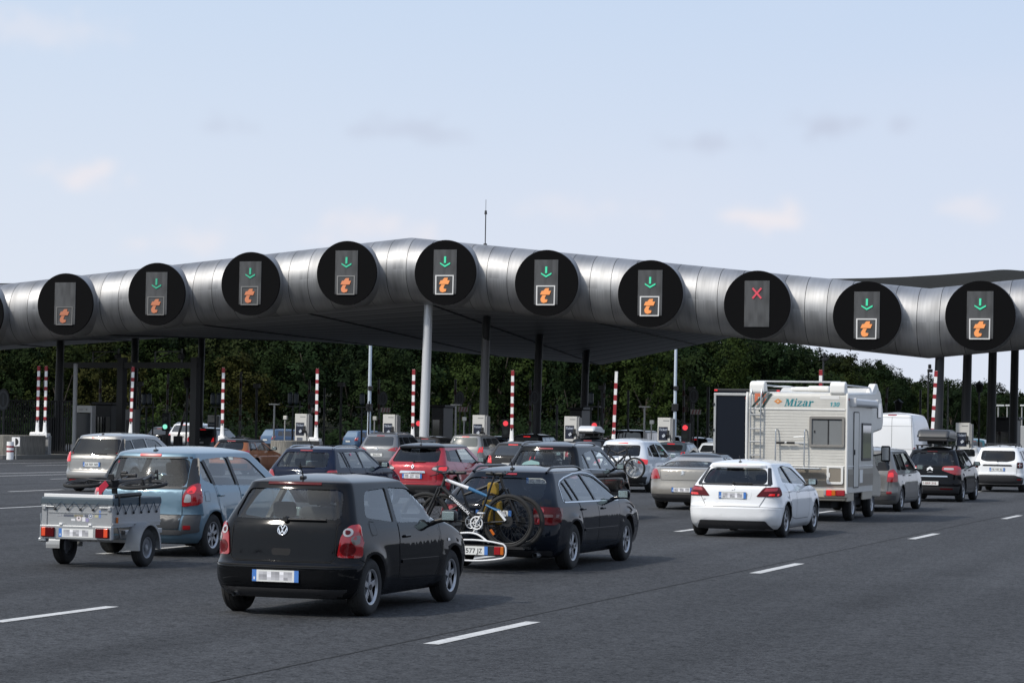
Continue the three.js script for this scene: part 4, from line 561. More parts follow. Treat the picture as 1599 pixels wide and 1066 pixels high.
// 4. navy estate car with roof rails
{
  const L = 4.71, W = 1.76, H = 1.49, belt = 0.97, yr = 1.39;
  const s = { name: 'estate_car', L, W, H, belt, yr, ro: 0.97, wb: 2.7, wr: 0.32, tw: 0.2, rim: 'ten', paintMat: P.navy, bow: 0.09,
    rear: [[0.2, 0.1], [0.35, 0.02], [0.48, 0.0], [0.6, 0.03], [0.9, 0.09], [0.98, 0.14], [1.32, 0.47], [1.39, 0.52]], front: frontLine(L, 1.0, yr, 1.3, 1.9), width: widthLine(W, belt, yr, 0.27),
    rearWin: [[-0.63, 0.99], [0.63, 0.99], [0.55, 1.33], [-0.55, 1.33]], windscreen: [1.03, 0.6, 1.37, 0.5],
    wins: glazing(0.99, 0.955, 1.33, 1.36, [[0.62, 0.82], [1.08, 1.02], [1.22, 1.16], [2.02, 1.98], [3.2, 2.55]], 0.05, 0, 0.6, 3.2),
    brakeBar: [1.365, 0.3, 0.022, M.red], wiper: [0.0, 0.36, 1.0, 0.0], mirror: [2.98, 0.97], handles: [[1.25, 0.86], [2.2, 0.85]], handleMat: P.navy, rails: [0.75, 2.35, 0.54, M.steel, 0.05], antenna: [0.8, 0.3, 0.9],
    plate: { at: [0, 0.7, 0.52, 0.11], mat: plateMat(null, { seed: 7 }) },
    patches: [{ name: 'tailgate', poly: [[-0.6, 0.6], [0.6, 0.6], [0.63, 0.95], [-0.63, 0.95]], mat: P.navy, off: 0.004 }, { name: 'tail_light', mirror: true, poly: [[0.58, 0.72], [0.86, 0.74], [0.83, 0.93], [0.68, 0.92]], mat: M.red, off: 0.014, skirt: 0.02 }, { name: 'sticker', on: 'side', poly: [[1.5, 1.26], [1.58, 1.26], [1.58, 1.31], [1.5, 1.31]], mat: mat([0.7, 0.2, 0.3], 0.5), off: 0.002, r: 0.005 },
      { name: 'door', on: 'side', poly: [[1.2, 0.36], [2.0, 0.34], [2.02, 0.95], [1.1, 0.96]], mat: P.navy, off: 0.003 }, { name: 'door', on: 'side', poly: [[2.04, 0.34], [3.1, 0.34], [3.15, 0.92], [2.06, 0.95]], mat: P.navy, off: 0.003 }],
    seams: [{ pts: [[-0.64, 0.96], [-0.61, 0.59], [0.61, 0.59], [0.64, 0.96]] }, { on: 'side', pts: [[1.1, 0.97], [1.2, 0.36], [2.02, 0.33], [2.03, 0.95]] }, { on: 'side', pts: [[2.03, 0.33], [3.1, 0.33], [3.17, 0.94]] }],
    extra: [emblem('ovals', 0.885, 0.055)] };
  makeCar(s, 'navy estate car with silver roof rails, behind the black hatchback', 'car', spotCorner(s, 521, 57.5), TURN);
}
// 5. red crossover with a dark roof
{
  const L = 4.12, W = 1.78, H = 1.57, belt = 1.04, yr = 1.46;
  const s = { name: 'crossover_car', L, W, H, belt, yr, ro: 0.72, wb: 2.6, wr: 0.345, tw: 0.2, rim: 'five', paintMat: P.red, roofMat: P.black, roofDrop: 0.02, y0: 0.24, bow: 0.11, flare: 0.035,
    rear: [[0.24, 0.14], [0.35, 0.05], [0.5, 0.0], [0.62, 0.02], [0.85, 0.04], [0.98, 0.07], [1.08, 0.15], [1.4, 0.44], [1.46, 0.46]], front: frontLine(L, 1.08, yr, 1.0, 1.8), width: [[0.24, 0.77], [0.35, 0.85], [0.55, 0.885], [0.78, 0.89], [0.92, 0.86], [1.04, 0.8], [1.46, 0.6]],
    rearWin: [[-0.62, 1.08], [0.62, 1.08], [0.56, 1.4], [-0.56, 1.4]], rearGlass: M.tint, windscreen: [1.12, 0.62, 1.44, 0.52],
    wins: glazing(1.1, 1.03, 1.36, 1.44, [[0.72, 0.86], [1.5, 1.46], [2.72, 2.2]], 0.06, 1, 0.7, 2.8),
    brakeBar: [1.43, 0.26, 0.024, M.redLit], wiper: [0.0, 0.3, 1.09, 0.0], mirror: [2.5, 1.06], mirrorMat: M.trim, handles: [[1.65, 0.93]], handleMat: P.red, antenna: [0.62, 0.18, 0.2], spoiler: [1.425, 1.02, 0.07], spoilerMat: P.black, plate: { at: [0, 0.73, 0.52, 0.11], mat: plateMat(null, { seed: 9 }) },
    patches: [{ name: 'tailgate', poly: [[-0.6, 0.62], [0.6, 0.62], [0.6, 1.05], [-0.6, 1.05]], mat: P.red, off: 0.004 }, { name: 'chrome_strip', poly: [[-0.34, 0.80], [0.34, 0.80], [0.32, 0.86], [-0.32, 0.86]], mat: M.chrome, off: 0.016, skirt: 0.014, r: 0.02 }, { name: 'bumper_skirt', poly: [[-0.8, 0.27], [0.8, 0.27], [0.86, 0.52], [-0.86, 0.52]], mat: M.plastic, off: 0.008, r: 0.06 }, { name: 'skid_plate', mirror: true, poly: [[0.08, 0.33], [0.42, 0.33], [0.46, 0.40], [0.08, 0.40]], mat: M.plasticGrey, off: 0.016 },
      { name: 'tail_light', mirror: true, poly: [[0.46, 0.90], [0.6, 0.85], [0.83, 0.84], [0.87, 0.98], [0.6, 1.0]], mat: M.smoked, off: 0.014, skirt: 0.02, r: 0.05 }, { name: 'reverse_lamp', mirror: true, poly: [[0.5, 0.9], [0.62, 0.88], [0.62, 0.95], [0.52, 0.95]], mat: M.clearLamp, off: 0.017 }, { name: 'brake_lamp', mirror: true, poly: [[0.66, 0.87], [0.82, 0.87], [0.82, 0.97], [0.66, 0.96]], mat: M.redLit, off: 0.017 }, { name: 'window_band', on: 'side', poly: [[0.5, 1.12], [0.72, 1.1], [0.86, 1.36], [0.66, 1.38]], mat: P.black, off: 0.004 }, { name: 'window_band', on: 'side', poly: [[1.47, 1.06], [1.53, 1.06], [1.49, 1.4], [1.43, 1.4]], mat: M.trim, off: 0.004, r: 0.003 }],
    seams: [{ pts: [[-0.61, 1.06], [-0.62, 0.62], [-0.58, 0.58], [0.58, 0.58], [0.62, 0.62], [0.61, 1.06]] }, { on: 'side', pts: [[0.86, 1.05], [0.95, 0.8], [1.12, 0.4], [1.5, 0.36], [1.5, 1.06]] }, { on: 'side', pts: [[1.5, 0.36], [2.6, 0.36], [2.66, 1.02]] }],
    extra: [emblem('diamond', 0.965, 0.055)] };
  makeCar(s, 'red crossover with a black roof and chrome strip above its plate', 'car', spotCorner(s, 696, 62.5), TURN);
}
// 6. dark blue estate car that carries the bicycles
let LAGUNA;
{
  const L = 4.8, W = 1.81, H = 1.45, belt = 0.96, yr = 1.35;
  const s = { name: 'estate_car', L, W, H, belt, yr, ro: 1.0, wb: 2.75, wr: 0.325, tw: 0.21, rim: 'twin', paintMat: P.laguna, bow: 0.11,
    rear: [[0.2, 0.12], [0.3, 0.04], [0.45, 0.0], [0.6, 0.02], [0.66, 0.05], [0.88, 0.09], [0.96, 0.14], [1.28, 0.55], [1.35, 0.62]], front: frontLine(L, 0.99, yr, 1.35, 1.95), width: [[0.2, 0.78], [0.3, 0.86], [0.5, 0.9], [0.7, 0.905], [0.86, 0.88], [0.96, 0.84], [1.35, 0.61]],
    rearWin: [[-0.66, 0.985], [0.66, 0.985], [0.58, 1.28], [-0.58, 1.28]], rearWinR: 0.1, rearGlass: glassMat([0.2, 0.22, 0.24]), windscreen: [1.03, 0.62, 1.33, 0.5],
    wins: [{ poly: [[0.66, 0.98, 0.1], [1.08, 0.965], [1.0, 1.22], [0.86, 1.2, 0.12]], r: 0.03 }, { poly: [[1.12, 0.965], [1.34, 0.96], [1.22, 1.26], [1.04, 1.235]], r: 0.02 }, { poly: [[1.38, 0.96], [2.12, 0.955], [2.02, 1.32], [1.26, 1.27]], r: 0.03 }, { poly: [[2.19, 0.955], [3.32, 0.945], [2.62, 1.28, 0.12], [2.08, 1.325]], r: 0.03 }],
    brakeBar: [1.325, 0.3, 0.02, M.red], wiper: [0.0, 0.4, 0.99, 0.0], mirror: [3.1, 0.95], mirrorMat: P.laguna, handles: [[1.42, 0.84], [2.4, 0.83]], handleMat: P.laguna, rails: [0.72, 2.4, 0.545, P.laguna, 0.05], antenna: [0.85, 0.16, 0.7], plate: { at: [0, 0.78, 0.52, 0.11], mat: plateMat(null, { seed: 11 }) }, exhaust: [[0.62, 0.23, 0.035]],
    patches: [{ name: 'tailgate', poly: [[-0.62, 0.6], [0.62, 0.6], [0.63, 0.95], [-0.63, 0.95]], mat: P.laguna, off: 0.004 }, { name: 'bumper', poly: [[-0.84, 0.3], [0.84, 0.3], [0.87, 0.58], [-0.87, 0.58]], mat: P.laguna, off: 0.005, r: 0.06 }, { name: 'bumper_skirt', poly: [[-0.76, 0.21], [0.76, 0.21], [0.8, 0.29], [-0.8, 0.29]], mat: M.plastic, off: 0.006 },
      { name: 'tail_light', mirror: true, poly: [[0.55, 0.65], [0.85, 0.64], [0.885, 0.76], [0.87, 0.88], [0.56, 0.9]], mat: M.redDark, off: 0.014, skirt: 0.02, r: 0.04, edge: 0.05 }, { name: 'reverse_lamp', mirror: true, poly: [[0.57, 0.75], [0.86, 0.75], [0.865, 0.79], [0.57, 0.79]], mat: mat([0.16, 0.10, 0.10], 0.15, 0, { ior: 1.35 }), off: 0.0165, r: 0.01 }, { name: 'brake_lamp', mirror: true, circle: [0.66, 0.84, 0.04], mat: M.red, off: 0.0165 }, { name: 'brake_lamp', mirror: true, circle: [0.66, 0.70, 0.04], mat: M.red, off: 0.0165 }, { name: 'tail_light', on: 'side', poly: [[0.22, 0.66], [0.36, 0.68], [0.5, 0.87], [0.28, 0.89]], mat: M.redDark, off: 0.011 },
      { name: 'rear_door', on: 'side', poly: [[1.36, 0.7], [1.48, 0.36], [2.14, 0.33], [2.16, 0.945], [1.3, 0.95]], mat: P.laguna, off: 0.003 }, { name: 'front_door', on: 'side', poly: [[2.17, 0.33], [3.2, 0.33], [3.26, 0.93], [2.18, 0.945]], mat: P.laguna, off: 0.003 }, { name: 'side_moulding', on: 'side', poly: [[1.5, 0.525], [3.18, 0.515], [3.18, 0.55], [1.46, 0.56]], mat: P.laguna, off: 0.014, skirt: 0.012, r: 0.015 }],
    seams: [{ pts: [[-0.64, 0.96], [-0.63, 0.61], [-0.6, 0.59], [0.6, 0.59], [0.63, 0.61], [0.64, 0.96]] }, { on: 'side', pts: [[1.3, 0.96], [1.36, 0.7], [1.5, 0.35], [2.15, 0.32], [2.17, 0.95]] }, { on: 'side', pts: [[2.16, 0.32], [3.2, 0.32], [3.28, 0.93]] }],
    ribbons: [{ name: 'chrome_strip', on: 'side', w: 0.018, mat: M.chrome, off: 0.005, pts: [[0.68, 0.95], [1.2, 0.945], [2.2, 0.938], [3.3, 0.93]] }, { name: 'chrome_strip', on: 'side', w: 0.014, mat: M.chrome, off: 0.005, pts: [[0.64, 0.96], [0.66, 1.02], [0.78, 1.18], [0.9, 1.235], [1.2, 1.285], [1.7, 1.335], [2.06, 1.345], [2.4, 1.335], [2.66, 1.29], [2.9, 1.19], [3.3, 0.97]] }],
  };
  LAGUNA = makeCar(s, 'dark blue estate car with bicycles on a rack behind its tailgate', 'car', spot(s, 887.5, 888.5), TURN);
}
// 7. black off-roader with roof rails
{
  const L = 4.5, W = 1.84, H = 1.70, belt = 1.1, yr = 1.57;
  const s = { name: 'off_road_car', L, W, H, belt, yr, ro: 0.95, wb: 2.69, wr: 0.36, tw: 0.22, rim: 'five', paintMat: P.black, y0: 0.25, bow: 0.1, flare: 0.03,
    rear: [[0.25, 0.14], [0.38, 0.03], [0.55, 0.0], [0.7, 0.03], [1.0, 0.08], [1.1, 0.14], [1.48, 0.46], [1.57, 0.5]], front: frontLine(L, 1.12, yr, 1.1, 1.75), width: [[0.25, 0.8], [0.38, 0.88], [0.6, 0.915], [0.85, 0.92], [1.0, 0.89], [1.1, 0.85], [1.57, 0.64]],
    rearWin: [[-0.64, 1.13], [0.64, 1.13], [0.58, 1.48], [-0.58, 1.48]], windscreen: [1.16, 0.66, 1.54, 0.54],
    wins: [{ poly: [[0.66, 1.16], [1.02, 1.12], [0.98, 1.42], [0.86, 1.42]], r: 0.03 }, { poly: [[1.10, 1.115], [1.86, 1.10], [1.78, 1.52], [1.06, 1.45]] }, { poly: [[1.93, 1.095], [3.05, 1.07], [2.5, 1.45, 0.12], [1.86, 1.52]] }],
    brakeBar: [1.535, 0.36, 0.026, M.red], wiper: [0.0, 0.34, 1.14, 0.0], mirror: [2.85, 1.08], handles: [[1.2, 0.96], [2.15, 0.95]], handleMat: P.black, rails: [0.62, 2.3, 0.58, P.grey, 0.06], plate: { at: [0, 0.85, 0.52, 0.11], mat: plateMat(null, { seed: 4 }) },
    patches: [{ name: 'tailgate', poly: [[-0.64, 0.7], [0.64, 0.7], [0.66, 1.08], [-0.66, 1.08]], mat: P.black, off: 0.004 }, { name: 'tail_light', mirror: true, poly: [[0.56, 0.97], [0.8, 0.9], [0.9, 1.0], [0.84, 1.09], [0.58, 1.08]], mat: mat([0.25, 0.10, 0.11], 0.12, 0, { clearcoat: 1 }), off: 0.014, skirt: 0.02 }, { name: 'tail_light', on: 'side', poly: [[0.2, 0.95], [0.42, 1.02], [0.5, 1.1], [0.26, 1.1]], mat: M.red, off: 0.012 }, { name: 'sunshade', poly: [[-0.5, 1.17], [-0.05, 1.17], [-0.08, 1.29], [-0.3, 1.33], [-0.46, 1.27]], mat: mat([0.25, 0.38, 0.37], 0.7), off: -0.06 },
      { name: 'door', on: 'side', poly: [[1.18, 0.42], [1.88, 0.4], [1.9, 1.09], [1.06, 1.1]], mat: P.black, off: 0.003 }, { name: 'door', on: 'side', poly: [[1.92, 0.4], [2.98, 0.4], [3.0, 1.06], [1.93, 1.09]], mat: P.black, off: 0.003 }],
    seams: [{ pts: [[-0.66, 1.1], [-0.65, 0.68], [0.65, 0.68], [0.66, 1.1]] }, { on: 'side', pts: [[1.04, 1.1], [1.12, 0.8], [1.22, 0.4], [1.9, 0.38], [1.91, 1.1]] }, { on: 'side', pts: [[1.91, 0.38], [2.98, 0.38], [3.03, 1.08]] }],
    ribbons: [{ name: 'chrome_strip', on: 'side', w: 0.012, mat: M.chrome, off: 0.005, pts: [[0.62, 1.12], [1.05, 1.105], [2.0, 1.085], [3.06, 1.055]] }] };
  makeCar(s, 'black off-road car with roof rails, ahead of the bicycle-carrying estate', 'car', spotCorner(s, 904, 53.7), TURN);
}
// 8. white hatchback
{
  const L = 4.25, W = 1.80, H = 1.457, belt = 0.96, yr = 1.36;
  const s = { name: 'hatchback_car', L, W, H, belt, yr, ro: 0.78, wb: 2.62, wr: 0.315, tw: 0.2, rim: 'seven', paintMat: P.white, bow: 0.11, steer: -0.02,
    rear: [[0.14, 0.14], [0.24, 0.06], [0.4, 0.0], [0.54, 0.0], [0.58, 0.02], [0.64, 0.045], [0.9, 0.085], [0.99, 0.14], [1.30, 0.46], [1.36, 0.5]], y0: 0.15, front: frontLine(L, 0.99, yr, 1.08, 1.85), width: [[0.14, 0.76], [0.25, 0.85], [0.45, 0.895], [0.66, 0.9], [0.82, 0.885], [0.96, 0.82], [1.36, 0.585]],
    rearWin: [[-0.63, 1.0], [0.63, 1.0], [0.545, 1.285], [-0.545, 1.285]], rearWinR: 0.1, rearGlass: M.tint, windscreen: [1.02, 0.62, 1.34, 0.5],
    wins: [{ poly: [[0.82, 1.03, 0.08], [1.52, 1.0], [1.42, 1.33], [1.04, 1.29, 0.1]], r: 0.04 }, { poly: [[1.60, 1.0], [2.86, 0.96], [2.22, 1.29, 0.12], [1.50, 1.335]], r: 0.04 }],
    brakeBar: [1.335, 0.34, 0.024, M.redLit], wiper: [0.0, 0.36, 1.01, 0.0], mirror: [2.62, 0.95], mirrorMat: M.trim, handles: [[1.02, 0.86], [1.78, 0.85]], handleMat: P.white, antenna: [0.66, 0.13, 0.7], spoiler: [1.325, 1.04, 0.06],
    plate: { at: [0, 0.785, 0.52, 0.115], mat: plateMat(null, { seed: 1 }) },
    patches: [{ name: 'tailgate', poly: [[-0.5, 0.585], [0.5, 0.585], [0.6, 0.75], [0.6, 0.96], [-0.6, 0.96], [-0.6, 0.75]], mat: P.white, off: 0.004 }, { name: 'bumper', poly: [[-0.78, 0.19], [-0.62, 0.32], [0.62, 0.32], [0.78, 0.19], [0.87, 0.54], [-0.87, 0.54]], mat: P.white, off: 0.005, r: 0.04 }, { name: 'bumper_skirt', poly: [[-0.73, 0.155], [0.73, 0.155], [0.62, 0.315], [-0.62, 0.315]], mat: M.plastic, off: 0.006, r: 0.02 }, { name: 'plate_recess', poly: [[-0.34, 0.71], [0.34, 0.71], [0.36, 0.855], [-0.36, 0.855]], mat: P.white, off: 0.007 },
      { name: 'tail_light', mirror: true, poly: [[0.44, 0.765], [0.58, 0.93], [0.82, 0.945], [0.875, 0.86], [0.86, 0.765]], mat: M.redDark, off: 0.014, skirt: 0.02, r: 0.03, edge: 0.05 }, { name: 'brake_lamp', mirror: true, poly: [[0.66, 0.785], [0.83, 0.785], [0.84, 0.825], [0.68, 0.82]], mat: M.redLit, off: 0.0168, r: 0.015 }, { name: 'tail_lamp', mirror: true, poly: [[0.58, 0.86], [0.80, 0.87], [0.81, 0.925], [0.62, 0.915]], mat: M.red, off: 0.0166, r: 0.015 }, { name: 'tail_light', on: 'side', poly: [[0.2, 0.77], [0.36, 0.79], [0.42, 0.93], [0.26, 0.945]], mat: M.redDark, off: 0.011 },
      { name: 'glass_band', mirror: true, poly: [[0.635, 0.985], [0.72, 0.985], [0.6, 1.3], [0.55, 1.3]], mat: M.trim, off: 0.004 }, { name: 'glass_band', poly: [[-0.7, 0.965], [0.7, 0.965], [0.69, 1.0], [-0.69, 1.0]], mat: M.trim, off: 0.004, r: 0.01 },
      { name: 'rear_door', on: 'side', poly: [[1.12, 0.4], [1.56, 0.34], [1.58, 0.98], [0.92, 0.99], [0.98, 0.7]], mat: P.white, off: 0.003 }, { name: 'front_door', on: 'side', poly: [[1.6, 0.34], [2.72, 0.34], [2.76, 0.93], [1.61, 0.975]], mat: P.white, off: 0.003 }, { name: 'door_pillar', on: 'side', poly: [[1.52, 0.995], [1.60, 0.995], [1.50, 1.335], [1.42, 1.33]], mat: M.trim, off: 0.003, r: 0.004 },
      { name: 'headlight', on: 'nose', mirror: true, poly: [[0.45, 0.66], [0.76, 0.68], [0.74, 0.80], [0.5, 0.78]], mat: M.clearLamp, off: 0.01, skirt: 0.02 }],
    seams: [{ pts: [[-0.61, 0.97], [-0.61, 0.75], [-0.51, 0.575], [0.51, 0.575], [0.61, 0.75], [0.61, 0.97]] }, { pts: [[0.51, 0.575], [0.9, 0.56]], mirror: true, w: 0.005 }, { on: 'side', pts: [[0.92, 1.0], [0.98, 0.7], [1.14, 0.38], [1.58, 0.33], [1.59, 0.99]] }, { on: 'side', pts: [[1.59, 0.33], [2.72, 0.33], [2.79, 0.95]] }],
    extra: [emblem('lion', 0.925, 0.045, 0, M.steel), lettering('308', 0.70, -0.53, 0.05, M.steel)] };
  makeCar(s, 'white five-door hatchback with lit brake lights, in front of the motorhome', 'car', spot(s, 1222, 838.5), TURN);
}
// 9. pale beige coupe
{
  const L = 4.8, W = 1.87, H = 1.42, belt = 1.0, yr = 1.33;
  const s = { name: 'coupe_car', L, W, H, belt, yr, ro: 1.08, wb: 2.72, wr: 0.33, tw: 0.22, rim: 'five', paintMat: P.beige, roofMat: P.black, roofDrop: 0.03, y0: 0.2, bow: 0.13,
    rear: [[0.2, 0.12], [0.32, 0.03], [0.5, 0.0], [0.68, 0.03], [0.97, 0.07], [1.04, 0.14], [1.07, 0.4], [1.14, 0.75], [1.28, 1.25], [1.33, 1.45]], front: frontLine(L, 1.0, yr, 1.4, 2.1), width: [[0.2, 0.8], [0.32, 0.9], [0.55, 0.93], [0.8, 0.925], [0.96, 0.90], [1.06, 0.82], [1.33, 0.56]], cb: [[0.2, 0.34], [0.6, 0.4], [1.02, 0.34], [1.33, 0.2]], ca: [[0.2, 0.26], [0.6, 0.3], [0.95, 0.3], [1.33, 0.2]],
    rearWin: [[-0.68, 1.085], [0.68, 1.085], [0.5, 1.315], [-0.5, 1.315]], windscreen: [1.04, 0.6, 1.3, 0.48], cabDepth: 0.2,
    wins: [{ poly: [[1.25, 1.08], [1.85, 1.04], [1.95, 1.29], [1.7, 1.28, 0.1]] }, { poly: [[1.95, 1.035], [3.2, 1.0], [2.6, 1.24, 0.12], [2.03, 1.295]] }], seatRear: 1.75, seatFront: 2.5, shelf: true,
    mirror: [3.0, 1.0], plate: { at: [0, 0.5, 0.52, 0.11], mat: plateMat(null, { seed: 12 }) },
    patches: [{ name: 'boot_lid', poly: [[-0.55, 0.74], [0.55, 0.74], [0.6, 1.0], [-0.6, 1.0]], mat: P.beige, off: 0.004 }, { name: 'bumper', poly: [[-0.85, 0.4], [0.85, 0.4], [0.9, 0.72], [-0.9, 0.72]], mat: paint([0.30, 0.285, 0.26], 0.4), off: 0.005 }, { name: 'bumper_skirt', poly: [[-0.8, 0.21], [0.8, 0.21], [0.86, 0.385], [-0.86, 0.385]], mat: M.plastic, off: 0.006 }, { name: 'tail_light', mirror: true, poly: [[0.58, 0.77], [0.88, 0.75], [0.90, 0.86], [0.80, 1.01], [0.68, 0.99]], mat: M.red, off: 0.014, skirt: 0.02 }, { name: 'glass_band', poly: [[-0.72, 1.06], [0.72, 1.06], [0.7, 1.09], [-0.7, 1.09]], mat: M.trim, off: 0.003 }],
    seams: [{ pts: [[-0.61, 1.02], [-0.56, 0.735], [0.56, 0.735], [0.61, 1.02]] }], extra: [emblem('lion', 0.92, 0.06, 0, M.steel), lettering('COUPE', 0.85, -0.4, 0.04, M.steel)] };
  { const p = onGround(1031.5, 793), c = Math.cos(TURN), n = Math.sin(TURN), x = s.ro, z = -(s.W / 2 - 0.1); makeCar(s, 'pale beige coupe seen past the white hatchback', 'car', [p.x - (c * x + n * z), 0, p.z - (-n * x + c * z)], TURN); }
}
// 10. pale grey off-roader carrying bicycles
let WKUGA;
{
  const L = 4.5, W = 1.84, H = 1.70, belt = 1.1, yr = 1.57;
  const s = { name: 'off_road_car', L, W, H, belt, yr, ro: 0.95, wb: 2.69, wr: 0.36, tw: 0.22, rim: 'five', paintMat: P.paleWhite, y0: 0.25, bow: 0.1, flare: 0.03,
    rear: [[0.25, 0.14], [0.38, 0.03], [0.55, 0.0], [0.7, 0.03], [1.0, 0.08], [1.1, 0.14], [1.48, 0.46], [1.57, 0.5]], front: frontLine(L, 1.12, yr, 1.1, 1.75), width: [[0.25, 0.8], [0.38, 0.88], [0.6, 0.915], [0.85, 0.92], [1.0, 0.89], [1.1, 0.85], [1.57, 0.64]],
    rearWin: [[-0.64, 1.13], [0.64, 1.13], [0.58, 1.48], [-0.58, 1.48]], rearGlass: M.tint, windscreen: [1.16, 0.66, 1.54, 0.54],
    wins: [{ poly: [[0.66, 1.16], [1.02, 1.12], [0.98, 1.42], [0.86, 1.42]], r: 0.03, tint: true }, { poly: [[1.10, 1.115], [1.86, 1.10], [1.78, 1.52], [1.06, 1.45]], tint: true }, { poly: [[1.93, 1.095], [3.05, 1.07], [2.5, 1.45, 0.12], [1.86, 1.52]] }],
    brakeBar: [1.535, 0.36, 0.026, M.redLit], mirror: [2.85, 1.08], handles: [[1.2, 0.96], [2.15, 0.95]], handleMat: P.paleWhite, plate: { at: [0, 0.5, 0.52, 0.11], mat: plateMat(null, { seed: 14 }) },
    patches: [{ name: 'tailgate', poly: [[-0.64, 0.7], [0.64, 0.7], [0.66, 1.08], [-0.66, 1.08]], mat: P.paleWhite, off: 0.004 }, { name: 'tail_light', mirror: true, poly: [[0.6, 0.93], [0.88, 0.88], [0.88, 1.02], [0.66, 1.06]], mat: M.redLit, off: 0.014, skirt: 0.02 }, { name: 'bumper_skirt', poly: [[-0.8, 0.27], [0.8, 0.27], [0.88, 0.5], [-0.88, 0.5]], mat: M.plastic, off: 0.008 }],
    seams: [{ pts: [[-0.66, 1.1], [-0.65, 0.68], [0.65, 0.68], [0.66, 1.1]] }, { on: 'side', pts: [[1.04, 1.1], [1.12, 0.8], [1.22, 0.4], [1.9, 0.38], [1.91, 1.1]] }, { on: 'side', pts: [[1.91, 0.38], [2.98, 0.38], [3.03, 1.08]] }] };
  WKUGA = makeCar(s, 'pale grey off-road car with bicycles hung on its tailgate', 'car', spot(s, 1016.5, 768.5), TURN);
}
// 11. grey people carrier beside the motorhome
{
  const L = 4.5, W = 1.81, H = 1.64, belt = 1.04, yr = 1.53;
  const s = { name: 'people_carrier', L, W, H, belt, yr, ro: 0.85, wb: 2.73, wr: 0.32, tw: 0.2, rim: 'seven', paintMat: P.scenic, bow: 0.1,
    rear: [[0.2, 0.1], [0.32, 0.03], [0.48, 0.0], [0.6, 0.03], [0.95, 0.08], [1.05, 0.13], [1.46, 0.33], [1.53, 0.37]], front: frontLine(L, 1.07, yr, 0.95, 1.6), width: widthLine(W, belt, yr, 0.25),
    rearWin: [[-0.68, 1.04], [0.68, 1.04], [0.61, 1.46], [-0.61, 1.46]], rearGlass: M.tint, windscreen: [1.12, 0.66, 1.5, 0.55],
    wins: glazing(1.06, 1.03, 1.45, 1.48, [[0.5, 0.6], [1.0, 0.95], [1.8, 1.76], [3.1, 2.5]], 0.06, 2, 0.5, 3.1),
    brakeBar: [1.5, 0.4, 0.025, M.red], wiper: [0.0, 0.4, 1.06, 0.0], mirror: [2.9, 1.04], mirrorMat: M.trim, handles: [[1.12, 0.92], [1.98, 0.91]], plate: { at: [0, 0.55, 0.52, 0.11], mat: plateMat(null, { seed: 15 }) },
    patches: [{ name: 'tailgate', poly: [[-0.64, 0.52], [0.64, 0.52], [0.66, 1.0], [-0.66, 1.0]], mat: P.scenic, off: 0.004 }, { name: 'tail_light', mirror: true, poly: [[0.62, 0.76], [0.86, 0.76], [0.86, 0.95], [0.76, 1.08], [0.64, 1.03]], mat: M.red, off: 0.014, skirt: 0.02 }, { name: 'brake_lamp', mirror: true, poly: [[0.64, 0.88], [0.78, 0.88], [0.76, 1.0], [0.66, 0.98]], mat: M.redLit, off: 0.017 }, { name: 'bumper_strip', poly: [[-0.82, 0.3], [0.82, 0.3], [0.84, 0.42], [-0.84, 0.42]], mat: M.plasticGrey, off: 0.008 }, { name: 'reflector', mirror: true, poly: [[0.62, 0.46], [0.74, 0.46], [0.74, 0.52], [0.62, 0.52]], mat: M.red, off: 0.012, r: 0.01 }],
    seams: [{ pts: [[-0.67, 1.0], [-0.65, 0.51], [0.65, 0.51], [0.67, 1.0]] }, { on: 'side', pts: [[0.98, 1.03], [1.08, 0.7], [1.2, 0.36], [1.8, 0.33], [1.81, 1.02]] }, { on: 'side', pts: [[1.81, 0.33], [2.9, 0.33], [2.96, 1.0]] }] };
  makeCar(s, 'grey people carrier emerging from behind the motorhome', 'car', spot(s, 1404, 798.5), TURN);
}
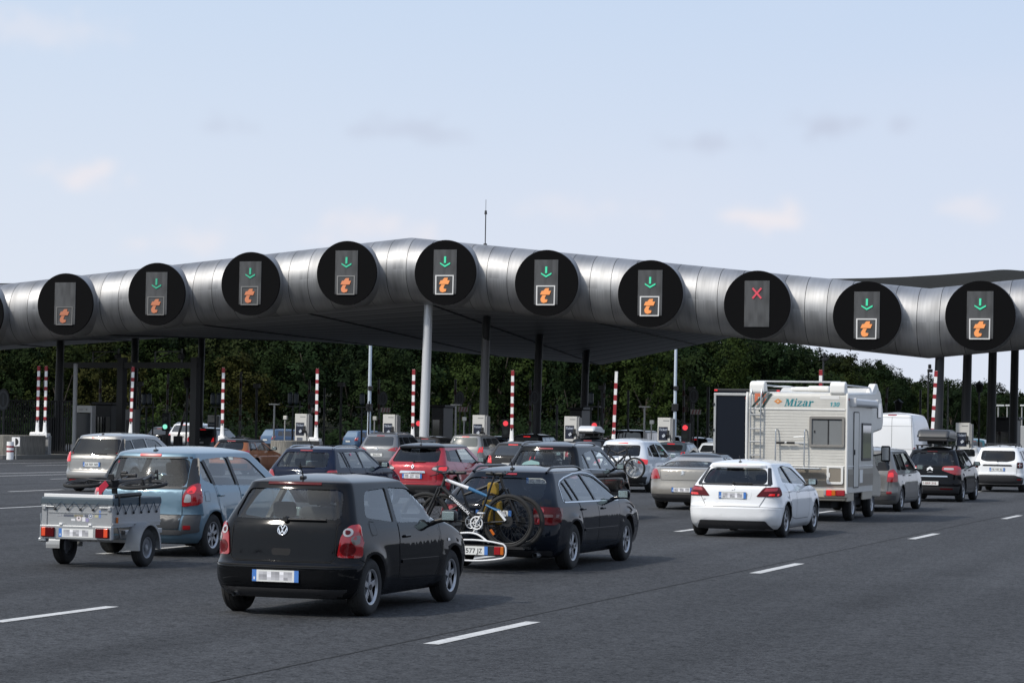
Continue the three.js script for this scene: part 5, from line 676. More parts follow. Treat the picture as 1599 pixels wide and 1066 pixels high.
// 12. black crossover with a roof box
let C4;
{
  const L = 4.34, W = 1.80, H = 1.62, belt = 1.05, yr = 1.5;
  const s = { name: 'crossover_car', L, W, H, belt, yr, ro: 0.8, wb: 2.67, wr: 0.345, tw: 0.22, rim: 'five', paintMat: P.black, y0: 0.23, bow: 0.12, flare: 0.03,
    rear: [[0.23, 0.14], [0.35, 0.04], [0.5, 0.0], [0.65, 0.02], [0.95, 0.06], [1.05, 0.12], [1.42, 0.47], [1.5, 0.52]], front: frontLine(L, 1.07, yr, 1.05, 1.75), width: widthLine(W, belt, yr, 0.26),
    rearWin: [[-0.68, 1.05], [0.68, 1.05], [0.58, 1.42], [-0.58, 1.42]], rearGlass: M.tint, windscreen: [1.1, 0.64, 1.47, 0.52],
    wins: glazing(1.09, 1.04, 1.38, 1.46, [[0.6, 0.78], [0.98, 0.94], [1.68, 1.62], [2.95, 2.35]], 0.05, 2, 0.6, 2.95),
    brakeBar: [1.47, 0.3, 0.02, M.redDark], mirror: [2.7, 1.04], mirrorMat: M.trim, handles: [[1.1, 0.93], [1.9, 0.92]], bars: [0.95, 1.75], barZ: 0.52, plate: { at: [0, 0.55, 0.52, 0.11], mat: plateMat('1-BRP-316', { noBand: true, fg: '#6a2a2a' }) },
    patches: [{ name: 'tailgate', poly: [[-0.66, 0.64], [0.66, 0.64], [0.68, 1.02], [-0.68, 1.02]], mat: P.black, off: 0.004 }, { name: 'chrome_strip', poly: [[-0.52, 0.735], [0.52, 0.735], [0.5, 0.77], [-0.5, 0.77]], mat: M.chrome, off: 0.012, skirt: 0.01, r: 0.015 }, { name: 'tail_light', mirror: true, poly: [[0.34, 0.93], [0.72, 0.8], [0.86, 0.8], [0.87, 1.0], [0.76, 1.06], [0.36, 1.03]], mat: M.red, off: 0.014, skirt: 0.02, r: 0.03 }, { name: 'reverse_lamp', mirror: true, poly: [[0.4, 0.94], [0.68, 0.94], [0.68, 0.99], [0.4, 0.99]], mat: M.clearLamp, off: 0.017 }, { name: 'reflector', mirror: true, poly: [[0.3, 0.37], [0.66, 0.37], [0.66, 0.41], [0.3, 0.41]], mat: M.redDark, off: 0.012, r: 0.01 }, { name: 'bumper_skirt', poly: [[-0.8, 0.25], [0.8, 0.25], [0.85, 0.46], [-0.85, 0.46]], mat: M.plastic, off: 0.008 }],
    seams: [{ pts: [[-0.68, 1.04], [-0.67, 0.63], [0.67, 0.63], [0.68, 1.04]] }, { on: 'side', pts: [[0.98, 1.05], [1.04, 0.8], [1.18, 0.38], [1.7, 0.36], [1.71, 1.04]] }, { on: 'side', pts: [[1.71, 0.36], [2.75, 0.36], [2.8, 1.02]] }], extra: [emblem('chevrons', 0.985, 0.085), lettering('CITROEN', 0.875, 0, 0.045)] };
  C4 = makeCar(s, 'black crossover carrying a dark roof box, right of the grey people carrier', 'car', spot(s, 1501, 783.5), TURN);
}
// 13. white off-roader at the right edge
{
  const L = 4.34, W = 1.80, H = 1.63, belt = 1.06, yr = 1.52;
  const s = { name: 'off_road_car', L, W, H, belt, yr, ro: 0.84, wb: 2.67, wr: 0.36, tw: 0.22, rim: 'five', paintMat: P.white, y0: 0.27, bow: 0.09, flare: 0.04,
    rear: [[0.27, 0.12], [0.4, 0.03], [0.56, 0.0], [0.68, 0.04], [0.98, 0.06], [1.06, 0.1], [1.44, 0.36], [1.52, 0.4]], front: frontLine(L, 1.1, yr, 1.15, 1.7), width: widthLine(W, belt, yr, 0.25),
    rearWin: [[-0.6, 1.12], [-0.4, 1.06], [0.4, 1.06], [0.6, 1.12], [0.57, 1.44], [-0.57, 1.44]], rearGlass: M.tint, windscreen: [1.14, 0.64, 1.49, 0.53],
    wins: glazing(1.1, 1.06, 1.42, 1.47, [[0.55, 0.62], [1.02, 1.0], [1.76, 1.72], [2.9, 2.4]], 0.06, 2, 0.55, 2.9),
    mirror: [2.7, 1.05], mirrorMat: M.trim, rails: [0.6, 2.3, 0.56, M.trim, 0.07], bars: [0.95, 1.8], barZ: 0.52, barH: 0.1, antenna: [0.7, 0.05, 0.2], plate: { at: [0, 0.79, 0.52, 0.11], mat: plateMat('FG 187 XL') }, wiper: [0.0, 0.35, 1.08, 0.0],
    patches: [{ name: 'tailgate', poly: [[-0.66, 0.64], [0.66, 0.64], [0.66, 1.02], [-0.66, 1.02]], mat: P.white, off: 0.004 }, { name: 'name_strip', poly: [[-0.52, 0.90], [0.52, 0.90], [0.48, 0.96], [-0.48, 0.96]], mat: M.trim, off: 0.01, skirt: 0.01 }, { name: 'tail_light', mirror: true, poly: [[0.66, 0.84], [0.86, 0.84], [0.86, 1.04], [0.66, 1.04]], mat: M.trim, off: 0.012, skirt: 0.02, r: 0.04 }, { name: 'tail_lamp', mirror: true, poly: [[0.69, 0.87], [0.82, 0.87], [0.82, 1.01], [0.69, 1.01]], mat: M.redDark, off: 0.016, r: 0.02 }, { name: 'lamp_cross', mirror: true, poly: [[0.69, 0.93], [0.82, 0.93], [0.82, 0.95], [0.69, 0.95]], mat: M.clearLamp, off: 0.019, r: 0.003 }, { name: 'lamp_cross', mirror: true, poly: [[0.745, 0.87], [0.765, 0.87], [0.765, 1.01], [0.745, 1.01]], mat: M.clearLamp, off: 0.02, r: 0.003 }, { name: 'bumper_skirt', poly: [[-0.84, 0.29], [0.84, 0.29], [0.88, 0.5], [0.6, 0.6], [-0.6, 0.6], [-0.88, 0.5]], mat: M.plastic, off: 0.008, r: 0.05 }, { name: 'reflector', mirror: true, poly: [[0.68, 0.43], [0.8, 0.43], [0.8, 0.47], [0.68, 0.47]], mat: M.red, off: 0.014, r: 0.01 }],
    seams: [{ pts: [[-0.67, 1.03], [-0.67, 0.62], [0.67, 0.62], [0.67, 1.03]] }, { on: 'side', pts: [[1.02, 1.06], [1.04, 0.8], [1.2, 0.42], [1.76, 0.4], [1.76, 1.06]] }],
    extra: [emblem('shield', 1.0, 0.05, 0, M.steel), lettering('D U S T E R', 0.93, 0, 0.045)] };
  { const d = atDepth(1520, 700, 88.5), c = Math.cos(TURN), n = Math.sin(TURN), x = 0.15, z = -(s.W / 2 - 0.04); makeCar(s, 'white off-road car with black roof bars, cut by the right edge', 'car', [d.x - (c * x + n * z), 0, d.z - (-n * x + c * z)], TURN); }
}
// ---------------------------------------------------------------- bicycles, trailer, motorhome, vans and the cars further off
const fromCar = (car, x, y, z) => { const v = V(x, y, z).applyAxisAngle(V(0, 1, 0), car.rotation.y).add(car.position); return [v.x, v.y, v.z]; };
const bikeWheel = (() => { const cache = {}; return (R) => cache[R] ??= { tyre: merge([new THREE.TorusGeometry(R - 0.024, 0.026, 10, 48), new THREE.TorusGeometry(R - 0.02, 0.0265, 4, 48).scale(1, 1, 0.7)]), rim: merge([new THREE.TorusGeometry(R - 0.058, 0.011, 8, 44), new THREE.CylinderGeometry(0.022, 0.022, 0.09, 14).rotateX(Math.PI / 2), new THREE.CylinderGeometry(0.075, 0.075, 0.004, 24).rotateX(Math.PI / 2).translate(0, 0, -0.035), ...Array.from({ length: 28 }, (_, i) => { const a = i / 28 * 2 * Math.PI, b = a + (i % 2 ? 0.35 : -0.35); return bar([0.02 * Math.cos(b), 0.02 * Math.sin(b), i % 4 < 2 ? 0.03 : -0.03], [(R - 0.06) * Math.cos(a), (R - 0.06) * Math.sin(a), 0], 0.0018, 4); })]) }; })();
function makeBike(label, pos, turn, o = {}) { // forward is +x, the wheels stand on y = 0
  const t = thing('bicycle', label, 'bicycle', pos, turn, o.group), R = o.R ?? 0.36, wb = o.wb ?? 1.12, bb = [0.44, 0.33, 0], rh = [0, R, 0], fh = [wb, R, 0], st = [0.27, 0.80, 0], hd0 = [wb - 0.28, 0.93, 0], hd1 = [wb - 0.235, 0.80, 0];
  const fm = o.frame ?? M.black, am = o.accent ?? fm, bm = o.accent2 ?? am;
  const f = obj('frame', [bar(bb, st, 0.018, 10), ...[-0.05, 0.05].map((z) => bar([0.02, R, z], [0.42, 0.33, z * 0.6], 0.012, 8))], fm, t);
  obj('down_tube', [bar([hd0[0] - 0.005, hd0[1] + 0.02, 0], [hd1[0] + 0.01, hd1[1] - 0.03, 0], 0.024, 10), bar(hd1, [0.43, 0.35, 0], 0.032, 12, 0.036), bar([0.38, 0.36, 0], [0.5, 0.31, 0], 0.055, 12)], fm, t);
  obj('top_tube', bar([hd0[0], hd0[1] - 0.02, 0], [0.58, 0.80, 0], 0.022, 10, 0.026), am, t); obj('top_tube', bar([0.58, 0.80, 0], [0.31, 0.70, 0], 0.026, 10, 0.02), bm, t);
  for (const z of [-0.055, 0.055]) { obj('seat_stay', bar([0.02, R + 0.01, z], [0.14, R + 0.14, z * 0.9], 0.018, 8, 0.015), am, t); obj('seat_stay', bar([0.14, R + 0.14, z * 0.9], [0.32, 0.58, z * 0.5], 0.015, 8, 0.012), bm, t); }
  obj('fork', [...[-0.06, 0.06].flatMap((z) => [bar([wb, R, z], [wb - 0.14, 0.66, z], 0.019, 10), bar([wb - 0.14, 0.66, z], [wb - 0.2, 0.8, z], 0.015, 10)]), bar([wb - 0.215, 0.79, -0.07], [wb - 0.215, 0.79, 0.07], 0.018, 8)], fm, t);
  obj('saddle', [rbox(0.27, 0.045, 0.07, 0.02, 0.2, 1.0, 0, 0, 0, 0.05), rbox(0.12, 0.05, 0.14, 0.024, 0.12, 1.005, 0)], M.trim, t); obj('seat_post', bar(st, [0.2, 0.99, 0], 0.014, 8), o.post ?? M.trim, t);
  const bw = o.barW ?? 0.34; obj('handlebar', [tube([[wb - 0.3, 1.02, -bw], [wb - 0.26, 1.0, -0.1], [wb - 0.25, 0.99, 0], [wb - 0.26, 1.0, 0.1], [wb - 0.3, 1.02, bw]], 0.013, 20, 8), bar([hd0[0], hd0[1], 0], [wb - 0.25, 0.99, 0], 0.018, 8), ...[-1, 1].map((s) => bar([wb - 0.3, 1.02, s * bw * 0.65], [wb - 0.3, 1.02, s * bw], 0.019, 10)), ...[-1, 1].map((s) => bar([wb - 0.26, 0.99, s * bw * 0.6], [wb - 0.17, 0.96, s * bw * 0.9], 0.007, 6))], M.trim, t);
  obj('crank', [...[-0.05, 0.05].flatMap((z) => [new THREE.TorusGeometry(0.085, 0.011, 6, 30).translate(bb[0], bb[1], z), new THREE.TorusGeometry(0.045, 0.006, 6, 24).translate(bb[0], bb[1], z), ...[0, 1, 2, 3, 4].map((i) => bar([bb[0], bb[1], z], [bb[0] + 0.085 * Math.cos(i * 1.257), bb[1] + 0.085 * Math.sin(i * 1.257), z], 0.008, 6))]), bar([bb[0], bb[1], 0.065], [bb[0] + 0.09, bb[1] - 0.14, 0.07], 0.012, 8), bar([bb[0], bb[1], -0.065], [bb[0] - 0.09, bb[1] + 0.14, -0.07], 0.012, 8), rbox(0.09, 0.02, 0.08, 0.006, bb[0] + 0.09, bb[1] - 0.14, 0.12), rbox(0.09, 0.02, 0.08, 0.006, bb[0] - 0.09, bb[1] + 0.14, -0.12)], o.crank ?? M.steel, t);
  for (const [x, y] of [rh, fh]) { const g = bikeWheel(R), w = obj('wheel', g.tyre, M.tyre, t); w.position.set(x, y, 0); obj('rim', g.rim, o.rim ?? M.trim, w); if (o.reflector) obj('reflector', rbox(0.09, 0.035, 0.012, 0.004, R * 0.62, -R * 0.42, 0, 0, 0, 0.95), M.amber, w); }
  if (o.text) { const tex = canvasTex(256, 48, (c, w, h) => { c.clearRect(0, 0, w, h); c.fillStyle = '#fff'; c.font = 'italic bold 42px sans-serif'; c.textAlign = 'center'; c.textBaseline = 'middle'; c.fillText(o.text, w / 2, h / 2, w - 8); }); const a = Math.atan2(hd1[1] - 0.35, hd1[0] - 0.43); for (const z of [0.038, -0.038]) { const g = new THREE.PlaneGeometry(0.40, 0.062); if (z < 0) g.rotateY(Math.PI); g.rotateZ(a).translate((hd1[0] + 0.43) / 2, (hd1[1] + 0.35) / 2, z); obj('frame_lettering', g, mat([0.75, 0.76, 0.78], 0.4, 0, { alphaMap: tex, alphaTest: 0.4 }), t); } }
  return t;
}
// rack and bicycles behind the dark blue estate car
{
  const C = LAGUNA, wl = mat([0.72, 0.73, 0.74], 0.35), bl = mat([0.04, 0.15, 0.30], 0.35);
  const t = thing('bicycle_rack', 'towbar bicycle rack with white loop frame, plate and lamp', 'bicycle rack', fromCar(C, 0, 0, 0), TURN);
  const loop = (x, z0, z1, y0, y1, r = 0.07) => { const p = []; for (const [cz, cy, a0] of [[z1 - r, y1 - r, 0], [z0 + r, y1 - r, Math.PI / 2], [z0 + r, y0 + r, Math.PI], [z1 - r, y0 + r, 1.5 * Math.PI]]) for (let i = 0; i <= 4; i++) { const a = a0 + i / 4 * Math.PI / 2; p.push([x, cy + r * Math.sin(a), cz + r * Math.cos(a)]); } return new THREE.TubeGeometry(new THREE.CatmullRomCurve3(p.map((q) => V(...q)), true, 'chordal'), 90, 0.013, 8, true); };
  obj('loop_frame', [loop(-0.72, -0.55, 0.45, 0.21, 0.41), tube([[-0.7, 0.44, -0.5], [-0.66, 0.53, -0.25], [-0.66, 0.53, 0.0], [-0.7, 0.42, 0.2]], 0.014, 24, 8)], wl, t);
  obj('lamp_board', rbox(0.02, 0.14, 0.92, 0.008, -0.705, 0.31, -0.05), M.trim, t); obj('number_plate', new THREE.PlaneGeometry(0.52, 0.115).rotateY(-Math.PI / 2).translate(-0.722, 0.31, -0.07), plateMat('577 JZ', { dx: 30 }), t);
  for (const z of [-0.45, 0.33]) { obj('tail_light', rbox(0.03, 0.11, 0.09, 0.008, -0.725, 0.315, z), M.red, t); obj('turn_lamp', rbox(0.03, 0.11, 0.045, 0.008, -0.7252, 0.315, z + (z > 0 ? 0.068 : -0.068)), M.amber, t); }
  for (const x of [-0.55, -0.3]) obj('wheel_channel', [box(0.075, 0.008, 1.3, x, 0.335, 0), box(0.006, 0.035, 1.3, x - 0.037, 0.35, 0), box(0.006, 0.035, 1.3, x + 0.037, 0.35, 0)], M.trim, t);
  obj('rack_arm', [bar([-0.68, 0.33, 0], [0.05, 0.33, 0], 0.03, 10), bar([0.02, 0.3, -0.12], [0.0, 1.0, -0.12], 0.018, 8), bar([-0.02, 1.0, -0.12], [-0.55, 0.95, -0.05], 0.012, 8)], M.trim, t);
  makeBike('black electric bicycle with white and pale blue tubes, outer one on the rack', fromCar(C, -0.55, 0.345, 0.42), TURN + Math.PI / 2, { R: 0.365, wb: 1.2, frame: M.black, accent: wl, accent2: bl, text: 'COMMENCAL', crank: wl, rim: M.trim, reflector: true });
  makeBike('black bicycle with yellow bags, inner one on the rack', fromCar(C, -0.30, 0.345, -0.62), TURN - Math.PI / 2, { R: 0.355, frame: M.trim });
  const yl = mat([0.24, 0.15, 0.012], 0.7), bag = thing('bicycle_bag', 'yellow pannier bag hung between the two bicycles', 'bag', fromCar(C, -0.40, 0.72, 0.12), TURN); obj('bag_body', [rbox(0.09, 0.34, 0.28, 0.04, 0, 0.1, 0.02, 0, 0, 0.1), rbox(0.08, 0.18, 0.16, 0.035, 0.01, 0.42, 0.02)], yl, bag); obj('bag_strap', [box(0.1, 0.36, 0.025, 0, 0.1, 0.06), tube([[0, 0.25, -0.1], [-0.05, 0.36, 0], [0, 0.3, 0.12]], 0.01, 10, 6)], M.trim, bag);
}
// bicycles on the pale grey off-road car's tailgate
{
  const C = WKUGA; makeBike('dark bicycle slung behind the pale grey off-road car', fromCar(C, -0.26, 0.42, 0.62), TURN + Math.PI / 2 - 0.05, { R: 0.34, frame: M.trim, accent: M.trim, rim: M.steel }); makeBike('second dark bicycle, tucked between the slung one and the tailgate', fromCar(C, -0.12, 0.42, -0.55), TURN - Math.PI / 2 + 0.04, { R: 0.34, frame: M.trim });
}
// open trailer with a bicycle laid on top
{
  const gal = mat([0.42, 0.43, 0.44], 0.42, 0.55, { bumpMap: brushed, bumpScale: 0.0004 }), tarp = mat([0.06, 0.085, 0.105], 0.6), p = onGround(222, 884.5), c = Math.cos(TURN), n = Math.sin(TURN);
  const L = 1.42, W = 1.06, ax = 0.78, hw = W / 2, t = thing('trailer', 'small galvanised open trailer with a grey tarpaulin behind the pale blue car', 'trailer', [p.x - (c * ax + n * 0.60), 0, p.z - (-n * ax + c * 0.60)], TURN);
  obj('tailboard', [box(0.025, 0.31, W - 0.16, 0.02, 0.715, 0), box(0.01, 0.03, W - 0.16, 0.003, 0.85, 0), box(0.012, 0.012, W - 0.18, 0.004, 0.74, 0)], gal, t);
  for (const s of [-1, 1]) { obj('corner_post', [rbox(0.05, 0.37, 0.075, 0.008, 0.02, 0.715, s * (hw - 0.04))], gal, t); obj('latch', [bar([-0.012, 0.815, s * (hw - 0.05)], [-0.016, 0.815, s * (hw - 0.19)], 0.011, 8), rbox(0.03, 0.06, 0.05, 0.01, -0.012, 0.80, s * (hw - 0.04))], M.zinc, t); obj('side_board', [box(L, 0.33, 0.025, L / 2, 0.715, s * (hw - 0.012)), box(L, 0.025, 0.012, L / 2, 0.60, s * (hw + 0.007)), box(L, 0.025, 0.012, L / 2, 0.83, s * (hw + 0.007))], gal, t); }
  obj('front_board', box(0.025, 0.33, W - 0.06, L - 0.02, 0.715, 0), gal, t); obj('floor', box(L - 0.06, 0.02, W - 0.06, L / 2, 0.56, 0), M.zinc, t);
  obj('light_bar', [rbox(0.07, 0.185, W + 0.02, 0.01, -0.005, 0.475, 0)], gal, t);
  obj('number_plate', new THREE.PlaneGeometry(0.52, 0.115).rotateY(-Math.PI / 2).translate(-0.043, 0.47, 0.01), plateMat(null, { seed: 3, single: true }), t);
  for (const s of [-1, 1]) { obj('tail_light', rbox(0.05, 0.13, 0.2, 0.012, -0.045, 0.475, s * (hw - 0.12)), M.redDark, t); obj('turn_lamp', rbox(0.05, 0.125, 0.07, 0.012, -0.0465, 0.478, s * (hw - 0.062)), mat([0.45, 0.05, 0.01], 0.2, 0, { clearcoat: 1, emissive: new THREE.Color().setRGB(0.5, 0.04, 0.02), emissiveIntensity: 0.6 }), t); obj('plate_lamp', rbox(0.03, 0.035, 0.05, 0.008, -0.035, 0.585, s * 0.22), M.white, t); }
  // tarpaulin with a turned-down edge, laced to the sides
  obj('tarpaulin', [rbox(L + 0.03, 0.06, W + 0.03, 0.025, L / 2, 0.915, 0), box(0.006, 0.05, W + 0.02, -0.016, 0.885, 0), box(L, 0.06, 0.006, L / 2, 0.88, hw + 0.014), box(L, 0.06, 0.006, L / 2, 0.88, -hw - 0.014)], tarp, t);
  const cord = mat([0.03, 0.06, 0.10], 0.7); for (let i = 0; i < 4; i++) { const z = -hw + 0.2 + i * 0.19; obj('lacing_cord', [bar([-0.018, 0.89, z - 0.09], [-0.012, 0.785, z], 0.005, 5), bar([-0.018, 0.89, z + 0.1], [-0.012, 0.785, z], 0.005, 5)], cord, t); obj('lacing_hook', new THREE.SphereGeometry(0.018, 10, 8).translate(-0.01, 0.785, z), M.trim, t); }
  for (let i = 0; i < 6; i++) { const x = 0.14 + i * 0.23; for (const s of [-1, 1]) { obj('lacing_cord', [bar([x - 0.1, 0.87, s * (hw + 0.02)], [x, 0.74, s * (hw + 0.012)], 0.005, 5), bar([x + 0.11, 0.87, s * (hw + 0.02)], [x, 0.74, s * (hw + 0.012)], 0.005, 5)], cord, t); obj('lacing_hook', new THREE.SphereGeometry(0.018, 10, 8).translate(x, 0.74, s * (hw + 0.01)), M.trim, t); } }
  // stickers on the tailboard
  const st = (z, y, w, h, m, round) => obj('sticker', round ? new THREE.CircleGeometry(w / 2, 28).rotateY(-Math.PI / 2).translate(0.0055 - 0.0005 * round, y, z) : new THREE.PlaneGeometry(w, h).rotateY(-Math.PI / 2).translate(0.005, y, z), m, t);
  const dk = mat([0.10, 0.11, 0.14], 0.5), pk = mat([0.75, 0.68, 0.68], 0.5), wh = mat([0.72, 0.72, 0.74], 0.5);
  st(-0.13, 0.70, 0.15, 0.03, dk); st(0.02, 0.70, 0.13, 0.03, mat([0.22, 0.2, 0.14], 0.5)); st(0.14, 0.70, 0.06, 0.03, dk); st(0.025, 0.665, 0.075, 0, pk, 1); st(0.025, 0.668, 0.022, 0, M.trim, 3); st(0.20, 0.70, 0.066, 0, wh, 1); st(0.20, 0.70, 0.05, 0, mat([0.15, 0.2, 0.3], 0.5), 3); st(0.20, 0.70, 0.022, 0, wh, 5); st(0.15, 0.645, 0.055, 0, mat([0.3, 0.28, 0.45], 0.5), 1); st(-0.06, 0.645, 0.06, 0.03, wh); st(0.10, 0.655, 0.05, 0.06, wh); st(0.34, 0.73, 0.03, 0.1, mat([0.16, 0.25, 0.5], 0.5)); st(-0.27, 0.70, 0.07, 0.03, mat([0.3, 0.31, 0.33], 0.5)); st(0.29, 0.7, 0.05, 0.03, mat([0.5, 0.48, 0.3], 0.5));
  obj('side_reflector', rbox(0.05, 0.08, 0.012, 0.005, 0.12, 0.65, hw + 0.012), M.amber, t);
  for (const s of [-1, 1]) { const z = s * 0.60; const w = wheelGeos(0.262, 0.15, 0.15, 'steel'), k = obj('wheel', w.tyre, M.tyre, t); k.position.set(ax, 0.262, z); if (s < 0) k.rotation.y = Math.PI; obj('brake_disc', w.dish, M.steelRim, k); obj('rim', w.spokes, M.steelRim, k); obj('hub_cap', w.cap, M.zinc, k);
    const f = new THREE.ExtrudeGeometry(toShape(arcPoly(0, 0, 0.325, 0.337, -0.12, Math.PI + 0.12, 22)), { depth: 0.2, bevelEnabled: false }); obj('mudguard', [f.translate(ax, 0.27, z - 0.1), new THREE.ExtrudeGeometry(toShape(arcPoly(0, 0, 0.30, 0.336, -0.12, Math.PI + 0.12, 22)), { depth: 0.008, bevelEnabled: false }).translate(ax, 0.27, z + s * 0.1 - (s < 0 ? 0.008 : 0))], gal, t);
    obj('bracket', bar([0.35, 0.40, s * (hw - 0.05)], [0.2, 0.55, s * (hw - 0.02)], 0.012, 6), M.zinc, t); }
  obj('chassis', [rbox(L, 0.05, 0.05, 0.006, L / 2, 0.4, 0.3), rbox(L, 0.05, 0.05, 0.006, L / 2, 0.4, -0.3), rbox(0.05, 0.05, 1.1, 0.006, ax, 0.34, 0), rbox(1.15, 0.07, 0.07, 0.01, L + 0.5, 0.42, 0)], M.zinc, t); obj('support_wheel', [bar([0.02, 0.38, -hw - 0.0], [0.02, 0.72, -hw - 0.03], 0.012, 8), rbox(0.1, 0.06, 0.12, 0.02, 0.02, 0.365, -hw + 0.02)], M.steel, t);
  obj('load_rail', [rbox(0.05, 0.045, W - 0.02, 0.006, 0.05, 0.965, 0)], M.white, t); obj('load_bar', [bar([0.1, 0.97, hw - 0.03], [L * 0.6, 0.985, hw - 0.03], 0.03, 12), ...[0.15, 0.75].map((x) => box(0.02, 0.14, 0.02, x, 0.9, hw + 0.022))], M.trim, t);
  const b = makeBike('dark bicycle lying flat on top of the trailer tarpaulin', fromCar(t, 0.25, 1.08, -0.22), TURN, { R: 0.33, wb: 0.95, frame: M.trim, crank: M.trim, barW: 0.06, post: M.trim }); b.rotation.set(-Math.PI / 2 + 0.14, TURN - 1.75, 0, 'YXZ');
  const flag = thing('red_cloth', 'small red warning cloth tied to the load on the trailer', 'cloth', fromCar(t, 0.2, 0.97, 0.22), TURN); obj('cloth', new THREE.ExtrudeGeometry(toShape([[0, 0], [0.12, 0.14], [0.08, 0.2], [0.0, 0.12]]), { depth: 0.012, bevelEnabled: true, bevelSize: 0.006, bevelThickness: 0.004 }).rotateY(-1.2), mat([0.5, 0.02, 0.05], 0.7), flag);
}
// motorhome with a sleeping alcove over the cab
{
  const p = onGround(1326, 812.5), c = Math.cos(TURN), n = Math.sin(TURN), ax = 1.4, W = 2.3, hw = W / 2, zz = hw - 0.22;
  const t = thing('motorhome', 'cream motorhome with rear ladder, bicycle carrier and striped logo', 'motorhome', [p.x - (c * ax + n * zz), 0, p.z - (-n * ax + c * zz)], TURN + 0.005);
  const cream = mat([0.60, 0.585, 0.54], 0.42, 0, { clearcoat: 0.4, clearcoatRoughness: 0.2, map: dataTex(256, (i, j) => 0.95 + (tnoise(i / 5, j / 60, 51) - 0.5) * 0.09 + (tnoise(i / 40, j / 20, 6) - 0.5) * 0.06) }), tan = mat([0.235, 0.205, 0.165], 0.5), tanLight = mat([0.33, 0.295, 0.245], 0.5), alu = mat([0.62, 0.62, 0.60], 0.4, 0.3), wht = mat([0.75, 0.74, 0.71], 0.4);
  const prof = roundPoly([[0, 0.62, 0.03], [0, 2.86, 0.12], [3.45, 2.93, 0.3], [3.75, 3.06, 0.15], [4.1, 2.98, 0.15], [4.5, 2.5, 0.12], [4.52, 2.2, 0.1], [4.35, 2.06, 0.06], [3.22, 1.98, 0.03], [3.2, 0.62, 0.02]], 0.05, 5);
  obj('body', new THREE.ExtrudeGeometry(toShape(prof), { depth: W - 0.12, bevelEnabled: true, bevelSize: 0.055, bevelThickness: 0.06, bevelSegments: 4, bevelOffset: -0.055 }).translate(0, 0, -hw + 0.06), cream, t);
  // lower skirt in two browns
  obj('lower_panel', [box(0.012, 0.40, W - 0.14, -0.002, 0.98, 0), box(3.06, 0.40, 0.012, 1.63, 0.98, hw + 0.0), box(3.06, 0.40, 0.012, 1.63, 0.98, -hw - 0.0)], tanLight, t);
  for (let i = 0; i < 16; i++) obj('skirt_rib', [rbox(0.016, 0.017, W - 0.14, 0.004, -0.008, 0.80 + i * 0.024, 0), rbox(3.06, 0.017, 0.012, 0.004, 1.63, 0.80 + i * 0.024, hw + 0.006)], i > 10 ? tanLight : tan, t);
  for (let i = 0; i < 18; i++) obj('wall_rib', [rbox(0.012, 0.014, W - 0.16, 0.005, 0.001, 1.28 + i * 0.066, 0)], cream, t);
  obj('waist_moulding', [rbox(0.02, 0.03, W - 0.12, 0.006, -0.006, 2.49, 0), rbox(0.02, 0.02, W - 0.12, 0.006, -0.006, 1.235, 0), rbox(3.08, 0.02, 0.016, 0.006, 1.62, 1.235, hw + 0.004)], wht, t);
  for (const s of [-1, 1]) obj('corner_trim', [tube([[-0.004, 0.64, s * (hw - 0.02)], [-0.006, 1.6, s * (hw - 0.018)], [-0.006, 2.72, s * (hw - 0.018)], [0.03, 2.85, s * (hw - 0.02)]], 0.03, 20, 10)], wht, t);
  for (const s of [-1, 1]) obj('roof_fairing', [new THREE.ExtrudeGeometry(toShape(roundPoly([[0.0, 2.84], [0.02, 3.06], [0.2, 3.09], [0.34, 2.86]], 0.06)), { depth: 0.28, bevelEnabled: true, bevelSize: 0.03, bevelThickness: 0.03, bevelSegments: 3 }).translate(0.0, 0, s * (hw - 0.24) - 0.14)], wht, t);
  obj('alcove_fairing', [new THREE.ExtrudeGeometry(toShape(roundPoly([[3.1, 2.9], [3.55, 3.12], [3.75, 3.12], [4.35, 2.78], [4.3, 2.6], [3.2, 2.85]], 0.04)), { depth: 0.12, bevelEnabled: true, bevelSize: 0.02, bevelThickness: 0.02, bevelSegments: 2 }).translate(0, 0, hw - 0.16)], wht, t);
  obj('roof_rail', [bar([0.14, 3.1, -hw + 0.2], [0.14, 3.1, hw - 0.2], 0.022, 8), bar([0.2, 3.04, hw - 0.12], [3.3, 3.04, hw - 0.12], 0.02, 8), bar([0.2, 3.04, -hw + 0.12], [3.3, 3.04, -hw + 0.12], 0.02, 8)], M.zinc, t);
  obj('roof_vent', [rbox(0.5, 0.13, 0.5, 0.05, 0.9, 2.96, 0.35), rbox(0.45, 0.1, 0.45, 0.04, 2.0, 2.97, -0.3)], wht, t); obj('satellite_dish', new THREE.SphereGeometry(0.4, 24, 10, 0, Math.PI * 2, 0, 0.7).scale(1, 0.35, 1).translate(0.6, 2.88, -0.42), alu, t);
  // rear window in a grey frame with two panes
  const fr = new THREE.Shape(roundPoly([[0.30, 1.66], [1.08, 1.66], [1.08, 2.335], [0.30, 2.335]], 0.04).map((q) => new THREE.Vector2(...q))); fr.holes.push(new THREE.Path(roundPoly([[0.345, 1.705], [1.035, 1.705], [1.035, 2.285], [0.345, 2.285]], 0.02).map((q) => new THREE.Vector2(...q))));
  const win = obj('rear_window', new THREE.ExtrudeGeometry(fr, { depth: 0.03, bevelEnabled: true, bevelSize: 0.006, bevelThickness: 0.008, bevelSegments: 2 }).rotateY(-Math.PI / 2).translate(-0.01, 0, 0), mat([0.22, 0.21, 0.195], 0.5), t);
